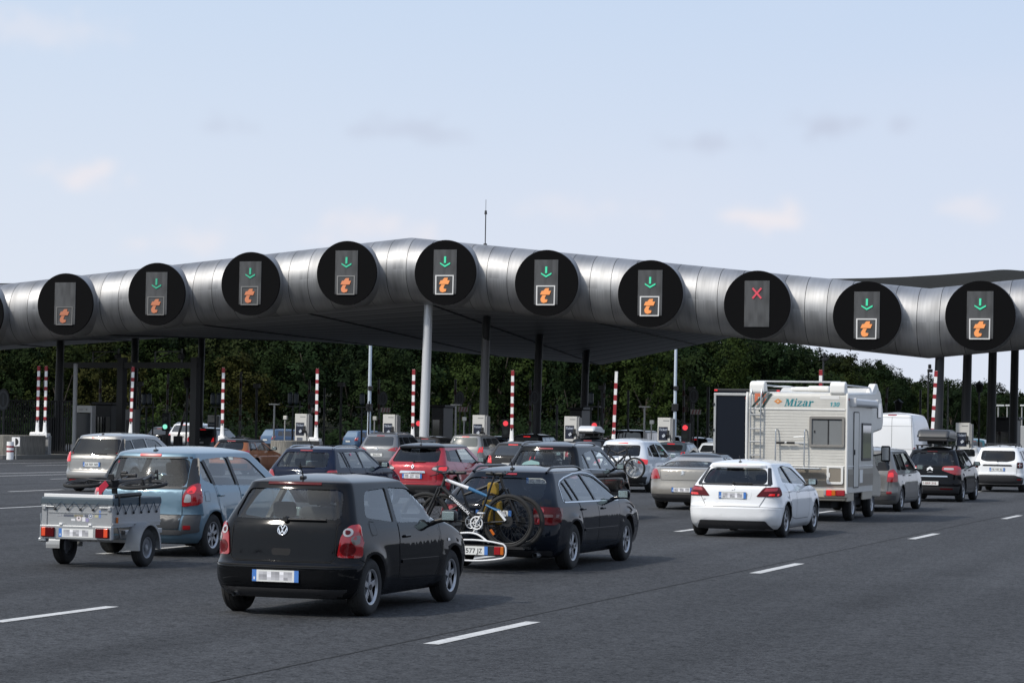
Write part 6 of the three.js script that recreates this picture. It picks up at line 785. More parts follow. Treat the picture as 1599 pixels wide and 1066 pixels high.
  obj('pane', box(0.006, 0.56, 0.36, -0.012, 1.995, 0.525), mat([0.19, 0.20, 0.205], 0.15, 0, { clearcoat: 1 }), win); obj('pane', box(0.006, 0.56, 0.29, -0.012, 1.995, 0.88), mat([0.21, 0.22, 0.225], 0.15, 0, { clearcoat: 1 }), win); obj('mullion', [box(0.014, 0.58, 0.03, -0.014, 1.995, 0.72), box(0.012, 0.03, 0.69, -0.0145, 2.27, 0.69)], M.trim, win); obj('window_catch', rbox(0.02, 0.05, 0.03, 0.006, -0.02, 2.0, 0.41), M.trim, win);
  // ladder, carrier
  obj('ladder_rail', [-1.03, -0.80].map((z) => tube([[-0.08, 1.25, z], [-0.085, 2.0, z], [-0.085, 2.62, z], [-0.05, 2.85, z], [0.06, 3.0, z], [0.22, 3.0, z]], 0.016, 30, 8)), M.steel, t);
  for (const y of [1.45, 1.75, 2.04, 2.35]) obj('ladder_rung', [rbox(0.05, 0.03, 0.25, 0.01, -0.085, y, -0.915)], M.zinc, t);
  obj('ladder_bracket', [rbox(0.09, 0.05, 0.03, 0.006, -0.045, 2.40, -1.03), rbox(0.09, 0.05, 0.03, 0.006, -0.045, 2.40, -0.80), rbox(0.09, 0.05, 0.03, 0.006, -0.045, 1.4, -1.03)], M.zinc, t);
  obj('carrier_tube', [...[-0.45, 0.2].map((z) => tube([[-0.02, 2.03, z + 0.03], [-0.07, 2.03, z], [-0.09, 1.9, z], [-0.09, 1.2, z], [-0.03, 1.16, z]], 0.015, 24, 8)), bar([-0.09, 1.74, -0.45], [-0.09, 1.74, 0.2], 0.015, 8), bar([-0.12, 1.87, -0.04], [-0.14, 1.88, 0.2], 0.013, 8)], M.steel, t);
  obj('foam_sleeve', [bar([-0.09, 1.74, -0.43], [-0.09, 1.74, -0.25], 0.028, 10), bar([-0.09, 1.74, -0.2], [-0.09, 1.74, -0.02], 0.028, 10)], M.trim, t); obj('carrier_tray', [rbox(0.1, 0.035, 0.95, 0.01, -0.28, 1.18, 0.12), rbox(0.1, 0.035, 0.95, 0.01, -0.14, 1.175, 0.12), bar([-0.3, 1.17, 0.2], [-0.02, 1.17, 0.2], 0.018, 8), bar([-0.3, 1.17, -0.3], [-0.02, 1.17, -0.3], 0.018, 8)], M.steel, t);
  // service hatch
  const hs = new THREE.Shape(roundPoly([[0.70, 0.845], [1.06, 0.845], [1.06, 1.245], [0.70, 1.245]], 0.04).map((q) => new THREE.Vector2(...q))); hs.holes.push(new THREE.Path(roundPoly([[0.74, 0.885], [1.02, 0.885], [1.02, 1.205], [0.74, 1.205]], 0.03).map((q) => new THREE.Vector2(...q)))); const hatch = obj('service_hatch', new THREE.ExtrudeGeometry(hs, { depth: 0.02, bevelEnabled: true, bevelSize: 0.005, bevelThickness: 0.005, bevelSegments: 2 }).rotateY(-Math.PI / 2).translate(-0.012, 0, 0), wht, t); obj('hatch_door', box(0.008, 0.32, 0.28, -0.02, 1.045, 0.88), tan, hatch); obj('hatch_lock', rbox(0.02, 0.1, 0.03, 0.006, -0.026, 1.04, 0.755), wht, hatch);
  // bumper, lights
  obj('bumper', [rbox(0.22, 0.2, W + 0.0, 0.04, 0.09, 0.63, 0), rbox(0.1, 0.1, W - 0.1, 0.03, 0.08, 0.52, 0)], mat([0.40, 0.36, 0.29], 0.55), t);
  for (const s of [-1, 1]) { obj('tail_light', rbox(0.05, 0.13, 0.2, 0.015, -0.03, 0.65, s * (hw - 0.14)), M.red, t); obj('turn_lamp', rbox(0.05, 0.13, 0.09, 0.015, -0.0305, 0.65, s * (hw - 0.29)), M.amber, t); obj('brake_lamp', rbox(0.05, 0.13, 0.12, 0.015, -0.0302, 0.65, s * (hw - 0.395)), M.redLit, t); obj('lamp_end', rbox(0.05, 0.13, 0.06, 0.015, -0.0298, 0.65, s * (hw - 0.49)), M.clearLamp, t); obj('marker_lamp', rbox(0.04, 0.05, 0.05, 0.012, 0.02, 2.72, s * (hw + 0.005)), M.red, t); }
  // right side: awning, door, window, locker doors
  obj('awning', [rbox(2.75, 0.17, 0.15, 0.06, 1.62, 2.66, hw + 0.07), rbox(0.05, 0.2, 0.16, 0.02, 0.23, 2.66, hw + 0.07), rbox(0.05, 0.2, 0.16, 0.02, 3.0, 2.66, hw + 0.07)], mat([0.6, 0.6, 0.6], 0.35), t);
  const door = obj('door', rbox(0.62, 1.68, 0.02, 0.06, 1.0, 1.6, hw + 0.004), cream, t); const ds = (a, b, y0, y1) => { const q = new THREE.Shape(roundPoly([[a, y0], [b, y0], [b, y1], [a, y1]], 0.07).map((v) => new THREE.Vector2(...v))); q.holes.push(new THREE.Path(roundPoly([[a + 0.025, y0 + 0.025], [b - 0.025, y0 + 0.025], [b - 0.025, y1 - 0.025], [a + 0.025, y1 - 0.025]], 0.055).map((v) => new THREE.Vector2(...v)))); return new THREE.ExtrudeGeometry(q, { depth: 0.012, bevelEnabled: false }).translate(0, 0, hw + 0.005); }; obj('door_seal', ds(0.68, 1.32, 0.75, 2.46), M.trim, door); obj('door_handle', rbox(0.05, 0.12, 0.03, 0.01, 0.76, 1.55, hw + 0.02), M.trim, door);
  obj('side_window', [rbox(1.15, 0.86, 0.03, 0.05, 2.25, 1.78, hw + 0.01)], M.trim, t); obj('side_pane', rbox(1.06, 0.77, 0.03, 0.04, 2.25, 1.78, hw + 0.014), M.glassDark, t); obj('alcove_window', rbox(0.42, 0.36, 0.03, 0.04, 3.9, 2.52, hw + 0.006), M.glassDark, t); obj('locker_door', [rbox(0.36, 0.3, 0.015, 0.03, 1.62, 1.0, hw + 0.012)], wht, t);
  // cab below the alcove
  const cab = roundPoly([[3.15, 0.5], [5.25, 0.45, 0.12], [5.3, 0.95, 0.15], [4.55, 1.22, 0.1], [3.95, 2.0, 0.1], [3.15, 2.02]], 0.04, 5); obj('cab', new THREE.ExtrudeGeometry(toShape(cab), { depth: 1.86, bevelEnabled: true, bevelSize: 0.04, bevelThickness: 0.05, bevelSegments: 3, bevelOffset: -0.04 }).translate(0, 0, -0.93), mat([0.42, 0.385, 0.32], 0.45, 0, { clearcoat: 0.5 }), t); for (const s of [-1, 1]) { obj('cab_window', box(0.75, 0.55, 0.012, 3.68, 1.58, s * 0.985), M.glassDark, t); obj('door_mirror', [rbox(0.1, 0.38, 0.22, 0.04, 4.2, 1.5, s * 1.27), bar([4.15, 1.45, s * 0.95], [4.2, 1.5, s * 1.2], 0.02, 8)], M.trim, t); obj('mirror_glass', rbox(0.01, 0.3, 0.16, 0.004, 4.146, 1.5, s * 1.27), mat([0.8, 0.8, 0.8], 0.1, 1), t); }
  obj('windscreen', box(0.02, 0.9, 1.6, 4.28, 1.6, 0, 0, 0, 0.65), M.glassDark, t);
  obj('underbody', [rbox(4.6, 0.25, 1.5, 0.03, 2.6, 0.42, 0), rbox(3.0, 0.12, 2.1, 0.02, 1.7, 0.58, 0)], M.blackMatt, t); obj('side_skirt', [rbox(0.8, 0.2, 0.04, 0.012, 0.48, 0.56, hw - 0.03), rbox(1.2, 0.2, 0.04, 0.012, 2.55, 0.56, hw - 0.03), rbox(0.8, 0.2, 0.04, 0.012, 0.48, 0.56, -hw + 0.03)], mat([0.40, 0.36, 0.29], 0.55), t);
  for (const [x, z] of [[ax, 0.93], [ax, -0.93], [4.2, 0.86], [4.2, -0.86]]) { const w = wheelGeos(0.34, 0.2, 0.2, 'steel'), k = obj('wheel', w.tyre, M.tyre, t); k.position.set(x, 0.34, z); if (z < 0) k.rotation.y = Math.PI; obj('brake_disc', w.dish, M.steelRim, k); obj('rim', w.spokes, M.rim, k); }
  obj('number_plate', new THREE.PlaneGeometry(0.5, 0.11).rotateY(-Math.PI / 2).translate(-0.035, 0.65, -0.35), plateMat(null, { seed: 21 }), t);
  // print on the rear wall: maker's script, model number, house mark with slanted stripes
  const teal = mat([0.0, 0.20, 0.22], 0.5), txt = (s, font, w, h, col) => mat([1, 1, 1], 0.45, 0, { map: canvasTex(512, 128, (g, a, b) => { g.fillStyle = col; g.fillRect(0, 0, a, b); }), alphaMap: canvasTex(512, 128, (g, a, b) => { g.fillStyle = '#000'; g.fillRect(0, 0, a, b); g.fillStyle = '#fff'; g.font = font; g.textAlign = 'center'; g.textBaseline = 'middle'; g.fillText(s, a / 2, b / 2 + 4, a - 16); }), alphaTest: 0.5 });
  obj('lettering', new THREE.PlaneGeometry(0.88, 0.22).rotateY(-Math.PI / 2).translate(-0.006, 2.64, 0.03), txt('Mizar', 'italic bold 128px serif', 512, 128, '#10808a'), t); obj('lettering', new THREE.PlaneGeometry(0.62, 0.155).rotateY(-Math.PI / 2).translate(-0.006, 2.61, 0.84), txt('130', 'italic bold 112px sans-serif', 512, 128, '#2a98a2'), t);
  const flat = (pts, m, d = 0.004, name = 'logo') => obj(name, new THREE.ExtrudeGeometry(toShape(pts), { depth: 0.004, bevelEnabled: false }).rotateY(-Math.PI / 2).translate(-d + 0.004, 0, 0), m, t);
  const org = mat([0.66, 0.25, 0.06], 0.5), salmon = mat([0.62, 0.17, 0.09], 0.5), grn = mat([0.035, 0.06, 0.055], 0.5), gry = mat([0.16, 0.18, 0.18], 0.5);
  flat([[-0.52, 2.66], [-0.43, 2.72], [-0.33, 2.66], [-0.43, 2.60]], org, 0.006, 'logo_diamond'); flat([[-0.46, 2.66], [-0.43, 2.685], [-0.40, 2.66], [-0.43, 2.635]], mat([0.7, 0.55, 0.4], 0.5), 0.008, 'logo_diamond');
  flat([[-0.96, 2.58], [-0.96, 2.84], [-0.70, 2.84], [-0.70, 2.58], [-0.77, 2.58], [-0.77, 2.76], [-0.89, 2.76], [-0.89, 2.58]], salmon, 0.006, 'logo_mark'); for (const [k, m] of [[0, grn], [0.09, gry], [0.18, grn]]) flat([[-1.05 + k, 2.52 - k * 0.5], [-0.99 + k, 2.52 - k * 0.5], [-0.66 + k * 0.6, 2.88 - k * 0.25], [-0.72 + k * 0.6, 2.88 - k * 0.25]], m, 0.008 + k * 0.01, 'logo_stripe');
  flat([[0.52, 2.72], [0.95, 2.72], [0.95, 2.80], [0.52, 2.80]], mat([0.76, 0.75, 0.73], 0.4), 0.006, 'blank_sticker');
}
// white high-roofed van
{
  const s = { name: 'delivery_van', L: 5.4, W: 2.02, H: 2.86, belt: 1.35, yr: 2.72, ro: 0.95, wb: 3.3, wr: 0.34, tw: 0.22, rim: 'steel', lo: true, paintMat: P.vanWhite, y0: 0.35, bow: 0.03, crown: 0.4, ca: [[0.35, 0.12], [2.72, 0.12]], cb: [[0.35, 0.14], [2.72, 0.14]], fa: 0.3,
    rear: [[0.35, 0.03], [0.6, 0.0], [1.35, 0.02], [2.3, 0.06], [2.72, 0.13]], front: [[0.35, 5.3], [0.8, 5.4], [1.1, 5.2], [1.35, 4.9], [2.2, 4.0], [2.6, 3.7], [2.72, 3.5]], width: [[0.35, 0.95], [0.6, 1.0], [1.3, 1.0], [2.0, 0.955], [2.5, 0.88], [2.72, 0.80]],
    brakeBar: [2.735, 0.36, 0.035, M.red], wins: [{ poly: [[3.4, 1.4], [4.5, 1.4], [4.0, 2.05], [3.4, 2.1]] }], mirror: [4.5, 1.4], mirrorMat: M.trim,
    patches: [{ name: 'tail_light', mirror: true, poly: [[0.9, 0.9], [0.985, 0.9], [0.985, 1.4], [0.9, 1.4]], mat: M.red, off: 0.012, skirt: 0.02 }], seams: [{ pts: [[0, 0.6], [0, 2.66]], w: 0.012 }, { pts: [[-0.8, 2.64], [-0.9, 0.6], [0.9, 0.6], [0.8, 2.64]], closed: true, w: 0.012 }, { pts: [[-0.94, 1.32], [0.94, 1.32]], w: 0.01 }, { pts: [[-0.86, 2.28], [0.86, 2.28]], w: 0.008 }], handles: [] };
  makeCar(s, 'white high-roofed delivery van beyond the motorhome', 'van', spotCorner(s, 1429, 105), TURN);
}
// dark box lorry ahead of the motorhome
{
  const d = atDepth(1114, 700, 94), c = Math.cos(TURN), n = Math.sin(TURN), z0 = -1.25, t = thing('box_lorry', 'dark box lorry with pale rear frame, half hidden by the motorhome', 'lorry', [d.x - n * z0, 0, d.z - c * z0], TURN);
  const dk = mat([0.010, 0.013, 0.020], 0.4, 0, { ior: 1.25 }), al = mat([0.5, 0.5, 0.49], 0.4, 0.5);
  obj('box_body', rbox(5.0, 2.55, 2.5, 0.02, 2.56, 2.2, 0), dk, t); obj('rear_frame', [rbox(0.08, 0.1, 2.5, 0.02, 0.01, 3.32, 0), rbox(0.08, 2.5, 0.09, 0.02, 0.01, 2.06, 1.2), rbox(0.08, 2.5, 0.09, 0.02, 0.01, 2.06, -1.2)], al, t); for (const s of [-1, 1]) obj('rear_door', rbox(0.03, 2.3, 1.12, 0.01, 0.025, 2.1, s * 0.57), mat([0.009, 0.012, 0.019], 0.35, 0, { ior: 1.25 }), t);
  for (const y of [1.2, 2.0, 2.95]) obj('hinge', rbox(0.05, 0.09, 0.07, 0.01, -0.04, y, -1.24), M.trim, t); obj('top_edge', rbox(5.0, 0.14, 2.52, 0.03, 2.56, 3.46, 0), M.darkMetal, t); for (const s of [-1, 1]) obj('marker_lamp', rbox(0.04, 0.06, 0.12, 0.01, 0.02, 3.47, s * 1.18), M.redLit, t);
  obj('chassis', [rbox(6.6, 0.3, 1.0, 0.02, 3.6, 0.75, 0), rbox(0.1, 0.2, 2.3, 0.02, 0.2, 0.5, 0)], M.blackMatt, t); obj('cab', rbox(1.7, 2.0, 2.2, 0.15, 6.1, 1.6, 0), M.white, t); for (const [x, z] of [[1.2, 1.0], [1.2, -1.0], [5.9, 1.0], [5.9, -1.0]]) { const k = obj('wheel', wheelGeos(0.42, 0.25, 0.25, 'steel').tyre, M.tyre, t); k.position.set(x, 0.42, z); obj('rim', wheelGeos(0.42, 0.25, 0.25, 'steel').spokes, M.steelRim, k); }
}
// roof box on the black crossover
function roofBox(label, car, x, z, y, L, W, H, m) { const t = thing('roof_box', label, 'roof box', fromCar(car, x, y, z), TURN); obj('lid', [new THREE.ExtrudeGeometry(toShape(roundPoly([[0, H * 0.3], [L, H * 0.3], [L - 0.1, H * 0.45], [L * 0.75, H * 0.95], [0.16, H], [0.05, H * 0.6]], 0.1, 6)), { depth: W - 0.2, bevelEnabled: true, bevelSize: 0.08, bevelThickness: 0.1, bevelSegments: 5, bevelOffset: -0.08 }).translate(0, 0, -W / 2 + 0.1)], m, t); obj('base', rbox(L - 0.06, H * 0.3, W - 0.08, 0.04, L / 2, H * 0.17, 0), M.plastic, t); obj('clamp', [0.5, 1.2].map((q) => rbox(0.1, 0.1, W * 0.5, 0.02, q, -0.03, 0)), M.trim, t); return t; }
roofBox('dark grey roof box on the black crossover', C4, 0.5, 0.0, 1.76, 1.75, 0.95, 0.36, mat([0.03, 0.032, 0.035], 0.4, 0, { clearcoat: 0.4 }));
// cars further off: simpler shells, most of each hidden by the queue
function plain(kind, o) {
  const B = { hatch: { L: 4.0, W: 1.75, H: 1.47, belt: 0.96, yr: 1.36, rear: [[0.2, 0.1], [0.45, 0.0], [0.62, 0.03], [0.92, 0.1], [1.0, 0.16], [1.3, 0.42], [1.36, 0.46]], base: 1.1 }, suv: { L: 4.45, W: 1.84, H: 1.67, belt: 1.08, yr: 1.55, rear: [[0.25, 0.12], [0.5, 0.0], [0.7, 0.03], [1.02, 0.1], [1.1, 0.15], [1.48, 0.45], [1.55, 0.5]], base: 1.15 }, mpv: { L: 4.3, W: 1.8, H: 1.64, belt: 1.04, yr: 1.53, rear: [[0.2, 0.1], [0.48, 0.0], [0.62, 0.03], [0.98, 0.1], [1.06, 0.15], [1.46, 0.36], [1.53, 0.4]], base: 0.95 }, saloon: { L: 4.6, W: 1.8, H: 1.46, belt: 0.97, yr: 1.36, rear: [[0.2, 0.1], [0.5, 0.0], [0.66, 0.03], [0.92, 0.07], [1.0, 0.2], [1.04, 0.5], [1.3, 1.05], [1.36, 1.15]], base: 1.3 }, van: { L: 4.7, W: 1.9, H: 1.95, belt: 1.15, yr: 1.85, rear: [[0.25, 0.08], [0.5, 0.0], [1.1, 0.04], [1.8, 0.12], [1.85, 0.14]], base: 0.8 } }[kind];
  const s = { ...B, name: { hatch: 'hatchback_car', suv: 'off_road_car', mpv: 'people_carrier', saloon: 'saloon_car', van: 'van' }[kind], ro: 0.85, wb: B.L * 0.6, wr: kind === 'suv' ? 0.36 : 0.32, tw: 0.21, rim: 'five', lo: true, ...o };
  if (o.H) { const k = o.H / B.H; s.yr = B.yr * k; s.belt = B.belt * k; s.rear = B.rear.map(([y, x]) => [y * k, x]); }
  const b = s.belt, y = s.yr, w = s.W; s.front = frontLine(s.L, b + 0.03, y, B.base, 1.7); s.width = widthLine(w, b, y, kind === 'van' ? 0.14 : 0.25);
  const zb = w / 2 - 0.27, zt = w / 2 - 0.35, xr0 = kind === 'saloon' ? 1.15 : 0.6; s.rearWin = kind === 'saloon' ? [[-zb, b + 0.08], [zb, b + 0.08], [zt, y - 0.06], [-zt, y - 0.06]] : [[-zb, b + 0.03], [zb, b + 0.03], [zt, y - 0.06], [-zt, y - 0.06]];
  const fx = s.L - B.base - 0.25; s.wins = glazing(b + 0.04, b, y - 0.09, y - 0.06, [[xr0, xr0 + 0.15], [xr0 + 0.5, xr0 + 0.5], [xr0 + 1.25, xr0 + 1.2], [fx, fx - 0.6]], 0.06, 0, xr0, fx); s.windscreen = [b + 0.08, w / 2 - 0.3, y - 0.05, w / 2 - 0.4];
  const li = s.lit ? M.redLit : M.red, q = w / 2 - 0.04; s.patches = [{ name: 'tail_light', mirror: true, poly: s.lamp ?? [[q - 0.2, b - 0.24], [q, b - 0.22], [q - 0.02, b + 0.02], [q - 0.14, b + 0.0]], mat: li, off: 0.014, skirt: 0.02 }, { name: 'tailgate', poly: [[-q + 0.2, 0.62], [q - 0.2, 0.62], [q - 0.16, b - 0.02], [-q + 0.16, b - 0.02]], mat: s.paintMat, off: 0.004 }, { name: 'bumper_skirt', poly: [[-q + 0.06, 0.27], [q - 0.06, 0.27], [q - 0.02, 0.45], [-q + 0.02, 0.45]], mat: M.plastic, off: 0.008 }, ...(s.more ?? [])];
  s.brakeBar = s.bar === false ? null : [y - 0.03, 0.34, 0.028, s.lit ? M.redLit : M.red]; s.plate ??= { at: [0, b - 0.28, 0.52, 0.11], mat: M.plateBlank }; s.mirror = [fx - 0.1, b + 0.02]; s.mirrorMat = M.trim; s.seams = [{ pts: [[-q + 0.17, b], [-q + 0.2, 0.6], [q - 0.2, 0.6], [q - 0.17, b]] }, { on: 'side', pts: [[xr0 + 0.5, b], [xr0 + 0.62, 0.4], [xr0 + 1.25, 0.36], [xr0 + 1.27, b]] }, { on: 'side', pts: [[xr0 + 1.27, 0.36], [fx, 0.36], [fx + 0.05, b]] }];
  return s;
}
function putPlain(kind, label, px, Z, o, cat = 'car') { const s = plain(kind, o); return makeCar(s, label, cat, spotCorner(s, px, Z), TURN); }
putPlain('suv', 'mid grey off-road car with roof rails, left of the red crossover', 620, 104, { paintMat: P.grey, rails: [0.65, 2.4, 0.58, M.steel, 0.06], extra: [emblem('roundV', 0.98, 0.06)], plate: { at: [0, 0.74, 0.52, 0.12], mat: plateMat('BW-676', { noBand: true }) }, lamp: [[0.46, 0.92], [0.84, 0.88], [0.84, 1.06], [0.6, 1.02]] });
putPlain('mpv', 'silver people carrier right of the red crossover, near the toll barriers', 752, 112, { paintMat: P.silver, lit: true, rearGlassLo: mat([0.05, 0.06, 0.055], 0.1, 0, { clearcoat: 1 }), antenna: [0.7, 0.1, 0.4] });
{ // orange car with a black roof
  const s = { ...plain('hatch', { paintMat: P.orange, H: 1.41, L: 3.75, W: 1.7 }), roofMat: P.black, roofDrop: 0.07, lo: false, rearGlass: M.tint }; s.patches.push({ name: 'window_band', on: 'side', poly: [[0.45, 0.93], [0.62, 0.94], [0.76, 1.24], [0.6, 1.26]], mat: P.black, off: 0.004 }); makeCar(s, 'orange small car with a black roof beyond the pale blue people carrier', 'car', spotCorner(s, 386, 94), TURN);
}
putPlain('hatch', 'dark small car with glowing tail lamp, left of the black off-road car', 833, 85, { paintMat: P.blackBrown, lit: true, H: 1.52 });
putPlain('suv', 'black car under the middle barriers, only its roof and brake lamp showing', 846, 120, { paintMat: P.black, lit: true });
putPlain('hatch', 'dark green car peeping out between the silver people carrier and black car', 792, 128, { paintMat: P.slate, H: 1.5 });
putPlain('hatch', 'dark car glimpsed between the grey off-road car and silver people carrier', 686, 114, { paintMat: P.blackBrown, H: 1.5 });
const BOXCAR = putPlain('suv', 'black car carrying the silver roof box', 946, 101, { paintMat: P.black, H: 1.62, bars: [0.9, 1.7], barZ: 0.5 }); roofBox('silver roof box on a black car', BOXCAR, 0.55, -0.1, 1.75, 1.5, 0.72, 0.32, mat([0.55, 0.57, 0.59], 0.35, 0.2));
putPlain('van', 'black van farthest back in the lane of the pale grey off-road car', 1008, 132, { paintMat: P.black, bar: false });
putPlain('suv', 'black off-road car with lit brake bar, ahead of the slate saloon', 1062, 138, { paintMat: P.black, lit: true });
putPlain('saloon', 'slate blue saloon with lit brake bar, beyond the beige coupe', 1068, 112, { paintMat: P.slate, lit: true });
putPlain('hatch', 'black car with one lit lamp, left of the box lorry', 1106, 136, { paintMat: P.black, lit: true, H: 1.6 });
putPlain('hatch', 'white-roofed car partly hidden by the box lorry', 1140, 114, { paintMat: P.paleWhite, bar: false });
putPlain('hatch', 'white car between the black crossover and the white off-road car', 1531, 112, { paintMat: P.white, bar: false, H: 1.5 });
putPlain('hatch', 'teal small car by the last ticket machine', 1541, 150, { paintMat: paint([0.02, 0.12, 0.15], 0.2), H: 1.75 });
putPlain('suv', 'dark off-road car beside the white pickup', 334, 141, { paintMat: P.greyDark, lit: true, extra: [emblem('shield', 0.98, 0.07, 0, M.steel)] });
putPlain('hatch', 'black car just ahead of the green traffic light', 262, 168, { paintMat: P.black, H: 1.6 });
for (const [px, lab] of [[556, 'blue car parked beyond the barriers, between the camera post and the mast'], [426, 'blue car parked beyond the barriers, behind the T-shaped lamp']]) { const s = plain('mpv', { paintMat: P.midBlue, bar: false, H: 1.55, rearGlassLo: mat([0.16, 0.22, 0.3], 0.1) }); s.name = 'parked_car'; makeCar(s, lab, 'car', spotCorner(s, px, 185, TURN - 0.5), TURN - 0.5); }
{ // white pickup with a canopy over its bed
  const s = plain('suv', { paintMat: P.white, lit: true, H: 1.9, W: 1.95, L: 5.2, name: 'pickup_truck', rails: [0.6, 2.6, 0.58, M.steel, 0.06], lamp: [[0.72, 0.75], [0.88, 0.75], [0.88, 1.1], [0.74, 1.12]], more: [{ name: 'step_bumper', poly: [[-0.86, 0.5], [0.86, 0.5], [0.86, 0.66], [-0.86, 0.66]], mat: M.steel, off: 0.03, skirt: 0.04 }, { name: 'tailgate_handle', poly: [[-0.12, 0.96], [0.12, 0.96], [0.12, 1.04], [-0.12, 1.04]], mat: M.trim, off: 0.01 }] }); makeCar(s, 'white pickup with lit tail lamps past the barriers', 'pickup truck', spotCorner(s, 301, 166), TURN);
}
// ---------------------------------------------------------------- toll islands and what stands on them
const foot = (px, Z) => { const p = atDepth(px, 690, Z); return [p.x, 0, p.z]; };
const hAt = (px, py, Z) => atDepth(px, py, Z).y;
const rowZ = (px, v) => { const k = (px - 799.5) / FOC; const u = (k * (120 + F3.z * -1 * v) - (-5.1 + F3.x * v)) / (R3.x + k * R3.z); return -uv(u, v)[2]; };   // depth of the point of the row v that stands at this bearing
const LANES = { '-4': 'leftmost', '-3': 'second', '-2': 'third', '-1': 'fourth', 0: 'fifth', 1: 'sixth', 2: 'seventh', 3: 'eighth', 4: 'ninth', 5: 'tenth' };
const boomRed = M.barrierRed, boomWhite = mat([0.82, 0.82, 0.82], 0.45), kerbM = mat([0.2, 0.195, 0.18], 0.9);
for (let k = -4; k <= 6; k++) { // islands: a kerbed strip with a concrete nose
  const u = 0.42 + 4.96 * k, wide = k === -4 ? 2.5 : 1.7, uc = k === -4 ? u - 0.6 : u - 0.35, t = thing('toll_island', 'concrete island with a rounded nose at the ' + (LANES[k] ?? 'far right') + ' upright barrier', 'toll island', uv(uc, 0), TURN);
  const nose = (L0, L1, hw, h) => new THREE.ExtrudeGeometry(toShape([[L1, -hw], [L1, hw], [L0 + hw, hw], ...Array.from({ length: 9 }, (_, i) => { const a = Math.PI / 2 + i / 8 * Math.PI; return [L0 + hw + hw * Math.cos(a), hw * Math.sin(a)]; }), [L0 + hw, -hw]]), { depth: h, bevelEnabled: true, bevelSize: 0.03, bevelThickness: 0.03, bevelSegments: 2, bevelOffset: -0.03 }).rotateX(-Math.PI / 2);
  obj('kerb', nose(-4.4, 30, wide / 2, 0.17), kerbM, t); if (k === -4 || k === -1) obj('nose_block', nose(-3.3, -0.3, wide / 2 - 0.12, 0.92).translate(0, 0.2, 0), M.concrete, t);
}
for (let k = -4; k <= 5; k++) {
  if (k === 3) continue;
  for (const du of k === -4 ? [-0.22, 0.2] : [0]) {
    const u = 0.42 + 4.96 * k + du, pair = k === -4 ? (du < 0 ? ', left of a pair' : ', right of a pair') : '';
    const t = thing('barrier', 'raised red and white boom at the ' + LANES[k] + ' lane from left' + pair, 'barrier', uv(u, k === 4 || k === 5 ? -1 : 0.2), -PSI, 'toll barriers standing upright'), lean = { 2: -0.03, 5: -0.05, '-3': -0.02 }[k] ?? 0, top = k === 4 ? 4.75 : k === 5 ? 4.75 : 4.62;
    const inner = []; const B = (name, g, m) => obj(name, g.translate(0, -1.3, 0).rotateZ(lean).translate(0, 1.3, 0), m, t);
    B('boom', rbox(0.14, top - 1.55, 0.07, 0.012, 0, (top + 1.55) / 2, 0), boomWhite); B('boom_foot', new THREE.CylinderGeometry(0.1, 0.15, 0.62, 4).rotateY(Math.PI / 4).scale(1, 1, 0.5).translate(0, 1.5, 0), boomWhite);
    const ys = k === 2 ? [[3.95, 0.26], [3.4, 0.26], [2.85, 0.5], [2.15, 0.26], [1.75, 0.26]] : Array.from({ length: 6 }, (_, i) => [top - 0.13 - i * 0.5, i ? 0.185 : 0.25]); for (const [y, h] of ys) B('red_band', box(0.146, h, 0.076, 0, y, 0), boomRed);
    B('boom_lamp', box(0.07, 0.13, 0.09, 0, top - 2.75, 0), M.trim);
    const big = k === -1 || k === -4; obj('pivot_housing', [rbox(big ? 0.42 : 0.34, 0.32, 0.36, 0.08, big ? -0.16 : 0, 1.16, 0), rbox(0.2, 0.2, 0.4, 0.03, 0.12, 1.16, 0)], boomWhite, t); obj('cabinet', [rbox(0.26, 0.95, 0.3, 0.02, 0.14, 0.66, -0.05)], M.zinc, t);
  }
}
